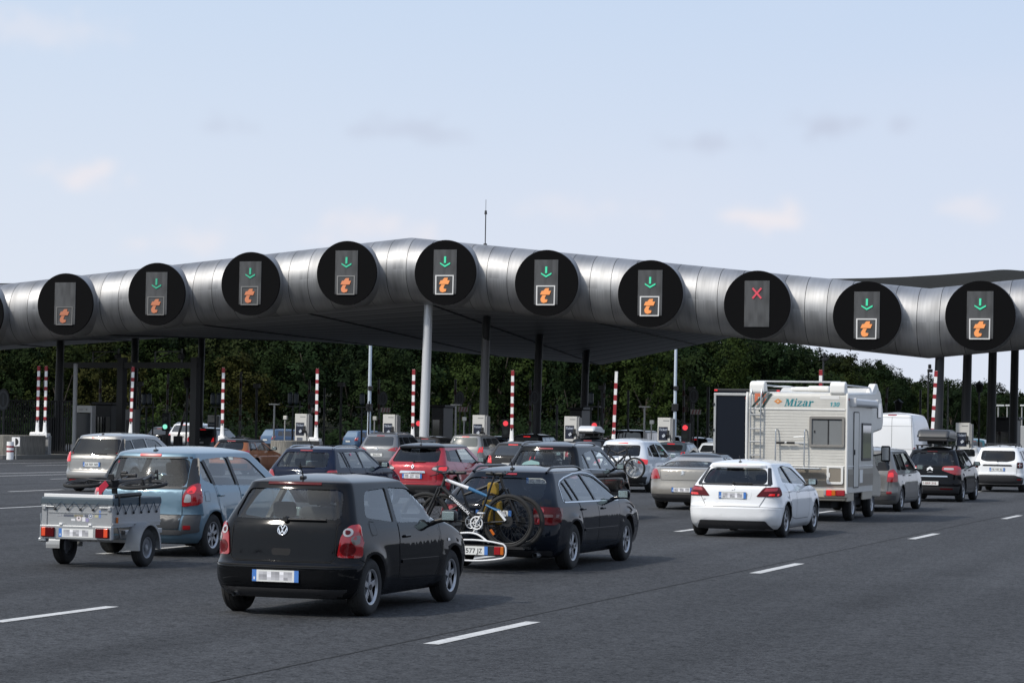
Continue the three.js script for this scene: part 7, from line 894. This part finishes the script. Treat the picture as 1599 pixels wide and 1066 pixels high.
// ticket machines: pale cabinets with a dark blue print
const ticketPrint = canvasTex(128, 160, (c, w, h) => { c.fillStyle = '#141b2e'; c.fillRect(0, 0, w, h); c.fillStyle = '#b9c0cc'; c.font = 'bold 40px sans-serif'; c.textAlign = 'center'; c.fillText('Ticket', w / 2, 46, 112); c.save(); c.translate(70, 105); c.rotate(-0.6); c.fillStyle = '#c6ccd4'; c.fillRect(-20, -15, 40, 30); c.fillStyle = '#2a3146'; c.fillRect(-12, -6, 24, 4); c.restore(); });
const machines = [[472, 646, 'fourth barrier'], [609.5, 647, 'mast'], [749.5, 648, 'second dark column'], [893, 650, 'silver roof box'], [1039, 652, 'light pole beside the box lorry'], [1193, 654, 'motorhome'], [1505, 660, 'teal car'], [333, 648, 'third barrier']];
machines.forEach(([px, py, by]) => {
  const Z = px === 333 ? 152 : rowZ(px, 1.2), h = hAt(px, py, Z), b = foot(px, Z), t = thing('ticket_machine', 'pale ticket machine with dark blue panel by the ' + by, 'ticket machine', b, -PSI);
  obj('cabinet', rbox(0.62, h - 0.16, 0.5, 0.02, 0, (h + 0.16) / 2, 0), mat([0.58, 0.57, 0.54], 0.5), t); obj('side_panel', rbox(0.1, h - 0.2, 0.46, 0.02, 0.36, (h + 0.1) / 2, -0.02), M.grey, t); obj('print_panel', new THREE.PlaneGeometry(0.44, 0.62).translate(-0.04, h - 0.74, 0.254), mat([1, 1, 1], 0.4, 0, { map: ticketPrint }), t); obj('name_strip', box(0.28, 0.035, 0.006, 0.1, h - 0.14, 0.252), mat([0.2, 0.2, 0.2], 0.5), t);
  obj('ticket_slot', box(0.3, 0.3, 0.006, -0.04, h - 1.3, 0.252), mat([0.12, 0.13, 0.16], 0.4), t); obj('button_panel', [rbox(0.12, 0.34, 0.03, 0.01, 0.2, h - 0.75, 0.265)], M.trim, t); obj('hook', tube([[0.1, h - 0.95, 0.26], [0.16, h - 0.78, 0.36], [0.3, h - 0.8, 0.36], [0.34, h - 1.1, 0.3]], 0.025, 14, 6), M.trim, t);
});
{ // wide attendant terminal at the left
  const px = 131, Z = rowZ(px, 3), b = foot(px, Z), h = hAt(px, 633, Z), t = thing('payment_terminal', 'wide pale payment terminal with a dark screen beside the grey pole', 'terminal', b, -PSI);
  obj('header', rbox(0.98, 0.36, 0.42, 0.02, 0, h - 0.18, 0), mat([0.42, 0.41, 0.39], 0.5), t); obj('screen', rbox(0.84, h - 0.62, 0.3, 0.02, -0.04, (h - 0.36) / 2 + 0.1, 0), mat([0.03, 0.033, 0.037], 0.25), t); obj('side_post', [box(0.08, h, 0.4, 0.47, h / 2, 0), box(0.05, h - 0.3, 0.4, -0.48, h / 2 - 0.15, 0)], M.grey, t);
  obj('logo', new THREE.PlaneGeometry(0.6, 0.15).translate(0.02, h - 0.2, 0.214), mat([1, 1, 1], 0.5, 0, { map: canvasTex(256, 64, (c, w, q) => { c.fillStyle = '#a9a7a2'; c.fillRect(0, 0, w, q); c.fillStyle = '#33343a'; c.font = 'bold 36px sans-serif'; c.textBaseline = 'middle'; c.fillText('sanef', 22, 34, 130); c.strokeStyle = '#33343a'; c.lineWidth = 6; c.save(); c.translate(206, 32); c.rotate(0.785); c.strokeRect(-13, -13, 26, 26); c.restore(); }) }), t);
  const q = foot(205, rowZ(205, 4.5)), m = thing('equipment_cabinet', 'grey cabinet standing behind the second barrier', 'cabinet', q, -PSI); obj('cabinet_body', rbox(0.58, 2.45, 0.5, 0.02, 0.02, 1.32, 0), mat([0.10, 0.10, 0.10], 0.5), m); obj('cabinet_front', rbox(0.3, 1.2, 0.03, 0.01, -0.06, 1.4, 0.26), M.trim, m);
}
// traffic lights
for (const [px, py, c, lab] of [[654.5, 661, 'r', 'red traffic light left of the pale tall column'], [790.5, 661, 'r', 'red traffic light left of the sixth barrier'], [929, 664, 'r', 'red traffic light right of the silver roof box'], [1071, 667.5, 'r', 'red traffic light left of the box lorry'], [258.5, 666, 'g', 'green traffic light left of the white pickup']]) {
  const Z = c === 'g' ? 135 : rowZ(px, 5), y = hAt(px, py, Z), t = thing('traffic_light', lab, 'traffic light', foot(px, Z), -PSI);
  obj('housing', rbox(0.42, 0.95, 0.25, 0.05, 0, y + (c === 'g' ? 0.25 : -0.25), 0), M.black, t); obj('lamp', new THREE.CylinderGeometry(0.125, 0.125, 0.06, 28).rotateX(Math.PI / 2).translate(0, y, 0.14), c === 'r' ? glow([0.9, 0.06, 0.08], 1.0, [0.3, 0.02, 0.02]) : glow([0.30, 0.95, 0.72], 1.0, [0.02, 0.2, 0.12]), t); obj('lamp', new THREE.CylinderGeometry(0.13, 0.13, 0.04, 24).rotateX(Math.PI / 2).translate(0, y + (c === 'g' ? 0.42 : -0.42), 0.125), mat([0.02, 0.03, 0.025], 0.2), t); obj('post', bar([0, 0.1, -0.05], [0, y - 0.6, -0.05], 0.05, 10), M.darkMetal, t);
}
// posts, lamps and signs between the lanes
const headPost = (px, py, Z, lab) => { const h = hAt(px, py, Z), t = thing('marker_post', lab, 'post', foot(px, Z), -PSI); obj('post', bar([0, 0.1, 0], [0, h, 0], 0.035, 8), M.grey, t); obj('head', rbox(0.2, 0.2, 0.14, 0.04, 0.02, h, 0), mat([0.55, 0.54, 0.5], 0.5), t); };
headPost(444, 652, 124, 'thin post with pale head between the T-lamp and fourth ticket machine'); headPost(584, 653, 123, 'thin post with pale head just right of the mast'); headPost(724, 654, 122, 'thin post with pale head left of the second dark column'); headPost(1017, 659, 119, 'thin post with pale head left of the light pole'); headPost(307, 652, 150, 'thin post with pale head at the gantry end');
const tLamp = (px, py, Z, lab) => { const h = hAt(px, py, Z), t = thing('low_lamp', lab, 'lamp post', foot(px, Z), -PSI); obj('post', bar([0, 0.1, 0], [0, h, 0], 0.05, 8), M.grey, t); obj('lamp_head', rbox(0.52, 0.07, 0.25, 0.02, 0, h + 0.03, 0), mat([0.35, 0.34, 0.32], 0.5), t); };
tLamp(427, 632, 126, 'low T-shaped lamp left of the fourth barrier'); tLamp(711, 633, 124, 'low T-shaped lamp right of the pale tall column'); tLamp(1006, 636, 121, 'low T-shaped lamp left of the light pole');
const boxPost = (px, py, Z, lab) => { const h = hAt(px, py, Z), t = thing('camera_post', lab, 'camera post', foot(px, Z), -PSI); obj('post', bar([0, 0.1, 0], [0, h, 0], 0.07, 8), M.columnDark, t); obj('camera_box', rbox(0.34, 0.24, 0.3, 0.03, 0, h + 0.1, 0), mat([0.09, 0.09, 0.09], 0.6), t); };
boxPost(531, 603, 138, 'dark camera post between the fourth barrier and the mast'); boxPost(399, 605, 140, 'dark camera post right of the third barrier'); boxPost(1079, 610, 134, 'dark camera post above the red light by the box lorry'); boxPost(939, 608, 136, 'dark camera post left of the seventh barrier'); boxPost(216, 602, 142, 'dark camera post behind the second barrier');
const signBack = canvasTex(64, 64, (c, w, h) => { c.fillStyle = '#1c1f24'; c.fillRect(0, 0, w, h); c.strokeStyle = '#4a4e54'; c.lineWidth = 7; c.beginPath(); c.arc(32, 32, 25, 0, 7); c.stroke(); c.fillStyle = '#3c434a'; c.fillRect(28, 16, 8, 32); });
const roundSign = (px, py, Z, lab, r = 0.34) => { const h = hAt(px, py, Z), t = thing('round_sign', lab, 'road sign', foot(px, Z), -PSI); obj('post', bar([0, 0.1, -0.04], [0, h, -0.04], 0.04, 8), M.columnDark, t); obj('disc', new THREE.CylinderGeometry(r, r, 0.03, 28).rotateX(Math.PI / 2).scale(0.7, 1.15, 1).translate(0, h, 0), M.darkMetal, t); obj('sign_face', new THREE.CircleGeometry(r * 0.95, 28).scale(0.7, 1.15, 1).translate(0, h, 0.018), mat([0.5, 0.5, 0.5], 0.6, 0, { map: signBack }), t); };
roundSign(485.5, 622, 132, 'dark oval road sign just left of the fourth barrier'); roundSign(597, 622, 131, 'dark oval road sign above the striped board by the mast'); roundSign(717, 622, 130, 'dark oval road sign right of the pale tall column'); roundSign(834, 620, 129, 'dark oval road sign left of the third dark column'); roundSign(1082.5, 618, 126, 'dark oval road sign above the board by the box lorry'); roundSign(3, 624, 130, 'round sign on a post at the far left edge', 0.5);
const board = (px, py, Z, lab) => { const h = hAt(px, py, Z), t = thing('striped_board', lab, 'striped board', foot(px, Z), -PSI); obj('post', bar([0.1, 0.1, -0.03], [0.1, h, -0.03], 0.035, 8), M.columnDark, t); obj('board', rbox(0.5, 0.24, 0.03, 0.006, 0, h, 0), mat([0.16, 0.15, 0.14], 0.6), t); for (let i = 0; i < 3; i++) obj('stripe', new THREE.ExtrudeGeometry(toShape([[-0.2 + i * 0.15, -0.11], [-0.13 + i * 0.15, -0.11], [-0.07 + i * 0.15, 0.11], [-0.14 + i * 0.15, 0.11]]), { depth: 0.006, bevelEnabled: false }).translate(0, h, 0.016), mat([0.09, 0.02, 0.02], 0.6), t); };
board(601, 640, 126, 'small striped board right of the mast'); board(722, 639, 125, 'small striped board right of the pale tall column'); board(1086, 643, 121, 'small striped board above the red light by the box lorry'); board(492, 640, 127, 'small striped board beside the fourth barrier');
const farBoom = (px0, py0, px1, py1, Z, lab) => { const a = atDepth(px0, py0, Z), b = atDepth(px1, py1, Z), t = thing('exit_barrier', lab, 'barrier', [a.x, 0, a.z], -PSI), h = b.y - 1.1, dx = (b.x - a.x); obj('boom', bar([0, 1.1, 0], [dx, b.y, 0], 0.07, 6), mat([0.16, 0.155, 0.15], 0.6), t); for (let i = 1; i < 4; i++) obj('red_band', bar([dx * i / 4, 1.1 + h * i / 4, 0], [dx * (i / 4 + 0.08), 1.1 + h * (i / 4 + 0.08), 0], 0.075, 6), mat([0.07, 0.015, 0.015], 0.6), t); obj('cabinet', rbox(0.4, 1.1, 0.4, 0.03, 0, 0.6, 0), M.columnDark, t); };
farBoom(278, 661, 303, 602, 140, 'leaning dark exit boom left of the third barrier'); farBoom(374, 672, 376, 580, 150, 'dark exit boom between the third barrier and the T-lamp'); farBoom(482, 672, 483, 593, 150, 'dark exit boom behind the fourth barrier'); farBoom(592, 672, 591, 592, 150, 'dark exit boom right of the mast'); farBoom(711, 672, 711, 592, 150, 'dark exit boom right of the pale tall column'); farBoom(828, 672, 828, 592, 148, 'dark exit boom left of the third dark column'); farBoom(940, 680, 944, 598, 146, 'dark exit boom left of the seventh barrier'); farBoom(1068, 676, 1068, 592, 144, 'dark exit boom right of the light pole'); farBoom(73, 668, 68, 594, 140, 'dark leaning exit boom right of the barrier pair'); farBoom(156, 632, 156, 592, 150, 'dark exit boom above the payment terminal'); farBoom(260, 660, 262, 583, 150, 'dark exit boom under the gantry beam'); farBoom(1381, 640, 1386, 605, 138, 'dark leaning exit boom beyond the motorhome');
const cans = (px, py, Z, n, lab) => { const h = hAt(px, py, Z), t = thing('warning_lamp_stand', lab, 'lamp stand', foot(px, Z), -PSI); for (let i = 0; i < n; i++) obj('lamp_can', [new THREE.CapsuleGeometry(0.13, 0.42, 6, 14).translate((i - (n - 1) / 2) * 0.33, h, 0)], mat([0.035, 0.05, 0.065], 0.3), t); obj('stand', [box(0.8, 0.06, 0.4, 0.1, h - 0.42, 0), bar([0, 0.1, 0], [0, h - 0.42, 0], 0.05, 8), bar([0.4, 0.1, 0], [0.4, h - 0.1, 0], 0.04, 8)], M.columnDark, t); };
cans(456, 622, 134, 2, 'pair of dark rounded lamp cans left of the fourth barrier'); cans(564, 623, 133, 1, 'dark rounded lamp can left of the mast'); cans(227, 623, 137, 2, 'pair of dark rounded lamp cans right of the second barrier'); cans(335, 623, 136, 2, 'pair of dark rounded lamp cans left of the third barrier'); cans(922, 622, 131, 1, 'dark rounded lamp can left of the seventh barrier');
const barePost = (px, py, Z, r, lab, m = M.columnDark) => { const h = hAt(px, py, Z), t = thing('post', lab, 'post', foot(px, Z), 0); obj('shaft', bar([0, 0, 0], [0, h, 0], r, 8), m, t); obj('cap', cylY(r * 1.2, r * 0.9, 0.05, 0, h, 0, 10), m, t); };
barePost(115, 569, 128, 0.11, 'tall grey pole left of the payment terminal', M.grey); barePost(505, 606, 145, 0.06, 'dark thin post right of the fourth barrier'); barePost(660, 640, 134, 0.05, 'dark thin post left of the pale tall column'); barePost(733, 632, 134, 0.05, 'dark thin post left of the second dark column'); barePost(869, 632, 132, 0.06, 'dark thin post between the third and fourth dark columns'); barePost(1105, 605, 140, 0.08, 'dark post left of the box lorry'); barePost(980, 610, 138, 0.06, 'dark thin post right of the seventh barrier'); barePost(1480, 598, 135, 0.04, 'thin pale post right of the tenth barrier', M.grey); barePost(1437, 610, 140, 0.06, 'dark post above the white van');
// lamp masts
const mast = (px, py, Z, r, lab, arms) => { const h = hAt(px, py, Z), t = thing('lamp_mast', lab, 'lamp post', foot(px, Z), 0); obj('mast', bar([0, 0, 0], [0, h, 0], r, 14, r * 0.75), mat([0.55, 0.62, 0.70], 0.45, 0.1), t); obj('bracket', [rbox(0.42, 0.5, 0.3, 0.04, 0, hAt(px, py > 550 ? 634 : 636, Z), 0), rbox(0.3, 0.3, 0.3, 0.04, 0.05, hAt(px, 606, Z), 0)], M.darkMetal, t); if (arms) obj('lamp_head', rbox(1.2, 0.1, 0.3, 0.04, 0, h, 0), M.grey, t); };
mast(575.5, 515, 168, 0.13, 'tall pale blue mast left of the fourth ticket machine'); mast(1053.5, 540, 168, 0.12, 'tall pale blue light pole left of the box lorry');
for (const [px, py, Z, lab] of [[1449, 580, 150, 'thin dark camera pole above the white van'], [1284.5, 562, 160, 'thin lamp pole rising behind the motorhome']]) { const h = hAt(px, py, Z), t = thing('camera_pole', lab, 'camera pole', foot(px, Z), 0); obj('pole', bar([0, 0, 0], [0, h, 0], 0.05, 8), M.columnDark, t); obj('camera', [rbox(0.3, 0.2, 0.22, 0.04, 0.1, h + 0.05, 0), rbox(0.18, 0.26, 0.18, 0.04, 0.08, h + 0.3, 0)], M.darkMetal, t); }
for (const [px, py, lab] of [[1529, 612, 'old-style lantern between the last two dark columns'], [1403, 640, 'dark lantern above the white van'], [280 + 10, 605, 'dark lantern left of the third barrier']]) { const Z = 138, h = hAt(px, py, Z), t = thing('lantern', lab, 'lantern', foot(px, Z), 0); obj('post', bar([0, 0, 0], [0, h, 0], 0.05, 8), M.columnDark, t); obj('lantern_head', [new THREE.CylinderGeometry(0.24, 0.16, 0.42, 6).translate(0, h + 0.2, 0), new THREE.ConeGeometry(0.3, 0.22, 6).translate(0, h + 0.52, 0)], M.black, t); }
for (const [px, lab] of [[1559, 'distant street lamp left of the last column'], [1573, 'distant street lamp between the last columns'], [1596, 'distant street lamp at the right edge']]) { const Z = 240, h = hAt(px, 633, Z), t = thing('street_lamp', lab, 'street lamp', foot(px, Z), 0); obj('pole', bar([0, 0, 0], [0, h, 0], 0.07, 6), M.grey, t); obj('lamp_head', rbox(0.7, 0.16, 0.4, 0.05, 0.2, h, 0), mat([0.6, 0.6, 0.6], 0.5), t); }
{ // gantry frame over the left lanes
  const Z = 131, y = hAt(200, 570, Z), a = foot(102, Z + 2.5), b = foot(306, Z - 2.5), len = Math.hypot(b[0] - a[0], b[2] - a[2]), t = thing('lane_gantry', 'dark steel gantry frame over the left lanes with camera brackets', 'gantry', a, -Math.atan2(b[2] - a[2], b[0] - a[0]));
  obj('beam', box(len + 0.2, 0.3, 0.3, len / 2, y, 0), M.black, t); for (const f of [0.43, 0.985]) obj('gantry_post', box(0.4, y + 0.5, 0.35, len * f, y / 2 + 0.15, 0), M.black, t);
  for (const f of [0.3, 0.78]) { obj('camera_bracket', [bar([len * f - 0.9, y + 0.15, 0], [len * f - 0.9, y + 0.7, 0], 0.04, 6), bar([len * f - 0.9, y + 0.7, 0], [len * f + 0.9, y + 0.7, 0], 0.035, 6), bar([len * f - 0.9, y + 0.3, 0], [len * f, y + 0.62, 0], 0.025, 6), bar([len * f + 0.9, y + 0.15, 0], [len * f + 0.9, y + 0.85, 0], 0.05, 6)], mat([0.12, 0.12, 0.12], 0.5), t); obj('camera', rbox(0.24, 0.3, 0.3, 0.05, len * f + 0.85, y + 0.45, 0), M.black, t); }
}
{ // bollard and panel before the leftmost island
  const p = foot(15.5, 121.5), t = thing('bollard', 'white bollard with two red bands before the leftmost island', 'bollard', [p[0], 0, p[2]], 0); obj('post', cylY(0.17, 0.17, 0.86, 0, 0, 0, 24), boomWhite, t); for (const y of [0.36, 0.58]) obj('red_band', cylY(0.174, 0.174, 0.08, 0, y, 0, 24), boomRed, t);
  const q = foot(24, -p[2] + 1.0), s = thing('road_sign', 'white square panel with black half disc behind the bollard', 'sign', [q[0], 0, q[2]], -PSI); obj('panel', rbox(0.44, 0.44, 0.03, 0.01, 0, 0.85, 0), boomWhite, s); obj('half_disc', new THREE.CylinderGeometry(0.17, 0.17, 0.012, 24, 1, false, 0, Math.PI).rotateX(Math.PI / 2).translate(-0.02, 0.85, 0.02), M.trim, s); obj('post', bar([0, 0, -0.04], [0, 0.8, -0.04], 0.03, 8), M.grey, s);
}
{ // dark railing behind the leftmost islands, kiosks, parked trailer at the right
  const a = foot(-60, 133), b = foot(112, 129), len = Math.hypot(b[0] - a[0], b[2] - a[2]), t = thing('railing', 'dark railing behind the barrier pair at the left', 'railing', a, -Math.atan2(b[2] - a[2], b[0] - a[0])); obj('top_rail', [box(len, 0.06, 0.06, len / 2, 2.9, 0)], M.blackMatt, t); obj('bottom_rail', box(len, 0.06, 0.06, len / 2, 0.3, 0), M.blackMatt, t); for (let x = 0.1; x < len; x += 0.16) obj('railing_bar', box(0.07, 2.6, 0.03, x, 1.6, 0), M.blackMatt, t);
  for (const [px, w, py, Z, lab, m] of [[1570, 1.5, 655, 140, 'dark toll booth between the last two columns', M.columnDark], [170, 0.95, 632, 134, 'dark toll booth right of the payment terminal', M.black], [76, 1.0, 655, 136, 'dark toll booth beside the barrier pair', M.columnDark], [690, 0.7, 636, 142, 'dark toll booth right of the pale tall column', M.columnDark], [905, 0.7, 640, 142, 'dark toll booth left of the seventh barrier', M.columnDark]]) { const h = hAt(px, py, Z), k = thing('toll_booth', lab, 'toll booth', foot(px, Z), -PSI); obj('booth_body', rbox(w, h, 1.6, 0.04, 0, h / 2, 0), m, k); obj('booth_roof', rbox(w + 0.25, 0.14, 1.9, 0.03, 0, h + 0.07, 0), M.black, k); obj('booth_window', rbox(w * 0.6, h * 0.3, 0.03, 0.01, -w * 0.1, h * 0.62, 0.805), M.glassDark, k); obj('booth_door', rbox(w * 0.25, h * 0.75, 0.03, 0.01, w * 0.33, h * 0.4, 0.806), mat([0.08, 0.078, 0.07], 0.6), k); }
  const d = thing('parked_trailer', 'pale trailer body parked far off at the right edge', 'trailer', foot(1606, 170), -PSI + 0.4); obj('trailer_body', rbox(3.2, 1.5, 2.2, 0.04, 0.5, 1.85, 0), mat([0.5, 0.5, 0.48], 0.5), d); obj('trailer_base', rbox(3.0, 0.3, 2.0, 0.03, 0.5, 0.95, 0), M.blackMatt, d); for (const x of [-0.3, 1.3]) { const k = obj('wheel', wheelGeos(0.42, 0.25, 0.25, 'steel').tyre, M.tyre, d); k.position.set(x, 0.42, 0.9); }
}
// ---------------------------------------------------------------- woods behind the toll plaza
const leafMat = (c) => new THREE.MeshPhysicalMaterial({ color: new THREE.Color().setRGB(...c), roughness: 0.9, specularIntensity: 0.1, vertexColors: true });
function leafCloud(list, per, size, spread) { // small leaf faces scattered round clump centres: [x, y, z, radius, brightness, outward x, y, z]
  const pos = [], nor = [], col = [];
  const a = V(), b = V(), n = V(), c = V();
  for (const [x, y, z, r, k, ox, oy, oz] of list) for (let i = 0; i < per; i++) {
    n.set(rr(-1, 1), rr(-1, 1), rr(-1, 1)); if (n.lengthSq() > 1) { i--; continue; } c.copy(n).multiplyScalar(r).add(a.set(x, y, z));
    const sN = V(rr(-1, 1) + ox * 1.8, rr(-0.8, 1.0) + oy * 1.8 + 0.1, rr(-1, 1) + oz * 1.8).normalize(); a.set(rr(-1, 1), rr(-1, 1), rr(-1, 1)).cross(sN).normalize(); b.crossVectors(sN, a);
    const s = size * rr(0.6, 1.3), w = s * rr(0.5, 0.8), q = [[-s, 0], [0, -w], [s, 0], [0, w]].map(([u, v]) => c.clone().addScaledVector(a, u).addScaledVector(b, v)), t = k * rr(0.88, 1.14);
    for (const m of [0, 1, 2, 0, 2, 3]) { pos.push(q[m].x, q[m].y, q[m].z); nor.push(sN.x, sN.y, sN.z); col.push(t * rr(0.95, 1.08), t, t * 0.9); }
  }
  const g = new THREE.BufferGeometry(); g.setAttribute('position', new THREE.Float32BufferAttribute(pos, 3)); g.setAttribute('normal', new THREE.Float32BufferAttribute(nor, 3)); g.setAttribute('color', new THREE.Float32BufferAttribute(col, 3)); return g;
}
function crownShape(w, h, y0, lobes, clumps, per, size) { // a crown of unit-built lobes, width w, from y0 to h
  const L = []; for (let i = 0; i < lobes; i++) { const t = (i + 0.5) / lobes, y = mix(y0 + 0.8, h - 1.0, t), rad = w / 2 * Math.sqrt(Math.max(0.08, 1 - Math.pow(Math.abs(t - 0.42) / 0.62, 2.2))), a = rr(0, 6.3), d = rad * rr(0.25, 0.62); L.push([Math.cos(a) * d, y, Math.sin(a) * d, rr(0.42, 0.6) * rad + 0.5]); }
  const C = []; for (let i = 0; i < clumps; i++) { const l = L[Math.floor(rnd() * L.length)], n = V(rr(-1, 1), rr(-0.7, 1), rr(-1, 1)).normalize(), r = l[3] * rr(0.72, 1.08); C.push([l[0] + n.x * r, Math.max(y0 * 0.6, l[1] + n.y * r * 0.85), l[2] + n.z * r, rr(0.4, 0.75), rr(0.7, 1.25) * (rnd() < 0.15 ? 1.3 : 1), n.x, n.y, n.z]); }
  return leafCloud(C, per, size, 1);
}
const crowns = [crownShape(7.2, 11, 1.4, 11, 170, 26, 0.17), crownShape(6.2, 12.5, 1.6, 12, 170, 26, 0.16), crownShape(8.2, 10, 1.2, 12, 185, 26, 0.17), crownShape(5.4, 9, 1.0, 9, 130, 26, 0.16), crownShape(9, 12, 1.8, 14, 210, 26, 0.18)];
const crownH = [11, 12.5, 10, 9, 12];
const leafTones = [leafMat([0.0135, 0.023, 0.0085]), leafMat([0.0105, 0.020, 0.0085]), leafMat([0.019, 0.0265, 0.0080]), leafMat([0.026, 0.0275, 0.0085]), leafMat([0.024, 0.038, 0.011]), leafMat([0.0095, 0.0175, 0.0085])];
const trunkM = mat([0.06, 0.05, 0.04], 0.95), trunkG = [0, 1].map((s) => merge([new THREE.CylinderGeometry(0.12, 0.26, 5, 9).translate(0, 2.5, 0), bar([0, 2.6, 0], [1.4, 5.6, 0.6 - s], 0.1, 6, 0.05), bar([0, 3.1, 0], [-1.3, 6.2, -0.7 + s], 0.1, 6, 0.05), bar([0, 3.6, 0], [0.3, 7.2, 1.1], 0.09, 6, 0.04)]));
// top of the wood against the sky, in picture bearings: [bearing px, height px of the tree tops, depth]
const skyline = pchip([[-300, 470], [0, 478], [300, 468], [700, 468], [1150, 500], [1230, 520], [1285, 538], [1335, 545], [1382, 558], [1412, 577], [1450, 582], [1490, 580], [1515, 583], [1545, 592], [1575, 601], [1620, 605], [2100, 640]].map(([a, b]) => [a, b]));
const woodZ = pchip([[-300, 205], [1000, 205], [1250, 240], [1400, 320], [1600, 370], [2100, 400]]);
{ // rising ground under the wood
  const nx = 70, nz = 14, pos = [], idx = []; for (let i = 0; i <= nx; i++) for (let j = 0; j <= nz; j++) { const px = mix(-600, 2800, i / nx), Z0 = woodZ(px) - 6, Z = Z0 + j / nz * 170, t = Math.max(0, j / nz - 0.03), top = hAt(px, skyline(px), Z) - 8.5; const p = foot(px, Z); pos.push(p[0], -0.05 + Math.max(0, Math.min(top, t * 22)) + fbm(p[0] * 0.05, p[2] * 0.05, 3) * 0.8 * t, p[2]); }
  for (let i = 0; i < nx; i++) for (let j = 0; j < nz; j++) { const a = i * (nz + 1) + j, b = a + nz + 1; idx.push(a, b, a + 1, a + 1, b, b + 1); } const g = new THREE.BufferGeometry(); g.setAttribute('position', new THREE.Float32BufferAttribute(pos, 3)); g.setIndex(idx); g.computeVertexNormals(); struct('hillside', g, mat([0.03, 0.035, 0.02], 0.95));
}
const hillY = (px, Z) => { const t = Math.max(0, (Z - woodZ(px) + 6) / 170 - 0.03), top = hAt(px, skyline(px), Z) - 8.5; return Math.max(0, Math.min(top, t * 22)); };
const back = []; // the wood as a mass: the rows behind the front one
for (let row = 1; row <= 6; row++) for (let px = -260 - row * 11; px < 2500; ) { const Z = woodZ(px) + row * 9 + rr(-3, 3), k = Math.floor(rnd() * 5), y = hillY(px, Z), want = hAt(px, skyline(px) + rr(-2, 9) + (6 - row) * 5, Z) - y, sc = Math.max(0.35, Math.min(1.5, want / crownH[k])); const p = foot(px, Z); back.push([k, p[0], y - 0.3, p[2], sc, rr(0, 6.28)]); px += 5.4 * sc * FOC / Z * rr(0.55, 0.95); }
for (let i = 0; i < 90; i++) { const a = rr(-1.25, 1.25), d = rr(75, 110); back.push([Math.floor(rnd() * 5), Math.sin(a) * d, -0.3, Math.cos(a) * d, rr(1.2, 1.7), rr(0, 6.28)]); }   // the wood goes on behind the viewer
{
  const g = crowns.map(() => []); back.forEach((b) => g[b[0]].push(b)); const q = new THREE.Quaternion(), c = new THREE.Color();
  g.forEach((list, k) => { const m = new THREE.InstancedMesh(crowns[k], leafTones[[0, 1, 5, 0, 1][k]], list.length); m.name = numbered('woodland'); m.userData.kind = 'stuff'; m.userData.label = 'dense dark wood on the rising ground behind the toll plaza'; list.forEach(([, x, y, z, s, r], i) => { m.setMatrixAt(i, new THREE.Matrix4().compose(V(x, y, z), q.setFromAxisAngle(V(0, 1, 0), r), V(s * rr(0.95, 1.1), s, s))); const t = rr(0.6, 1.45); m.setColorAt(i, c.setRGB(t * rr(0.85, 1.3), t, t * rr(0.75, 1.05))); }); m.castShadow = m.receiveShadow = true; scene.add(m); });
}
// front row: single trees
const frontTrees = [[-60, 0], [28, 0], [95, 2], [150, 3, 'olive'], [205, 3, 'olive'], [262, 4, 'pale olive'], [318, 2, 'yellowish'], [372, 3, 'yellowish'], [428, 0], [486, 1], [545, 5], [604, 0], [665, 1], [722, 4, 'mid green'], [778, 0], [836, 4, 'mid green'], [892, 1], [948, 2], [1010, 4, 'bright green'], [1072, 0], [1135, 4, 'mid green'], [1196, 1], [1256, 0], [1310, 2], [1356, 0], [1400, 1], [1442, 4, 'bright green'], [1486, 5], [1532, 0], [1578, 1], [1622, 0]];
const nearBy = ['the far left edge', 'the barrier pair', 'the first dark column', 'the payment terminal', 'the second barrier', 'the gantry', 'the gantry end', 'the third barrier', 'the T-shaped lamp', 'the fourth barrier', 'the mast', 'the fourth ticket machine', 'the pale tall column', 'the second ticket post', 'the second dark column', 'the third dark column', 'the fourth dark column', 'the seventh barrier', 'the third T-lamp', 'the light pole', 'the box lorry', 'the motorhome ladder', 'the motorhome lettering', 'the motorhome window', 'the motorhome alcove', 'the white van', 'the camera pole', 'the tenth barrier', 'the last ticket machine', 'the last lantern', 'the right edge'];
frontTrees.forEach(([px, tone, word], i) => {
  const Z = woodZ(px) + rr(-4, 3), k = (i * 3 + 1) % 5, sk = skyline(px), want = px > 1240 ? hAt(px, sk + 16 + rr(0, 8), Z) : hAt(px, 520 + rr(-12, 26), Z), sc = Math.max(0.4, want / crownH[k]) * (tone === 3 ? 0.86 : 1), p = foot(px, Z);
  const t = thing('tree', (word ?? ['dark green', 'deep green', 'dusky green'][i % 3]) + ' tree at the wood edge, seen beyond ' + nearBy[i], 'tree', [p[0], 0, p[2]], rr(0, 6.28)); t.scale.setScalar(sc);
  obj('crown', crowns[k], leafTones[tone], t); obj('trunk', trunkG[i % 2], trunkM, t);
});
// undergrowth along the foot of the wood
{
  const C = []; for (let px = -250; px < 2450; px += 9) { const Z = woodZ(px) - rr(3, 9), p = foot(px + rr(-6, 6), Z), h = rr(0.5, 2.6); C.push([p[0], h * 0.55, p[2], h * 0.6, rr(0.6, 1.3), 0, 0.4, 0.6]); if (rnd() < 0.5) C.push([p[0] + rr(-1, 1), h * 0.9, p[2] - 1, h * 0.5, rr(0.6, 1.2), 0, 0.4, 0.6]); }
  const m = obj('undergrowth', leafCloud(C, 60, 0.15, 1), leafTones[1]); m.userData.kind = 'stuff'; m.userData.label = 'low bushes along the foot of the wood';
}
renderer.render(scene, camera);
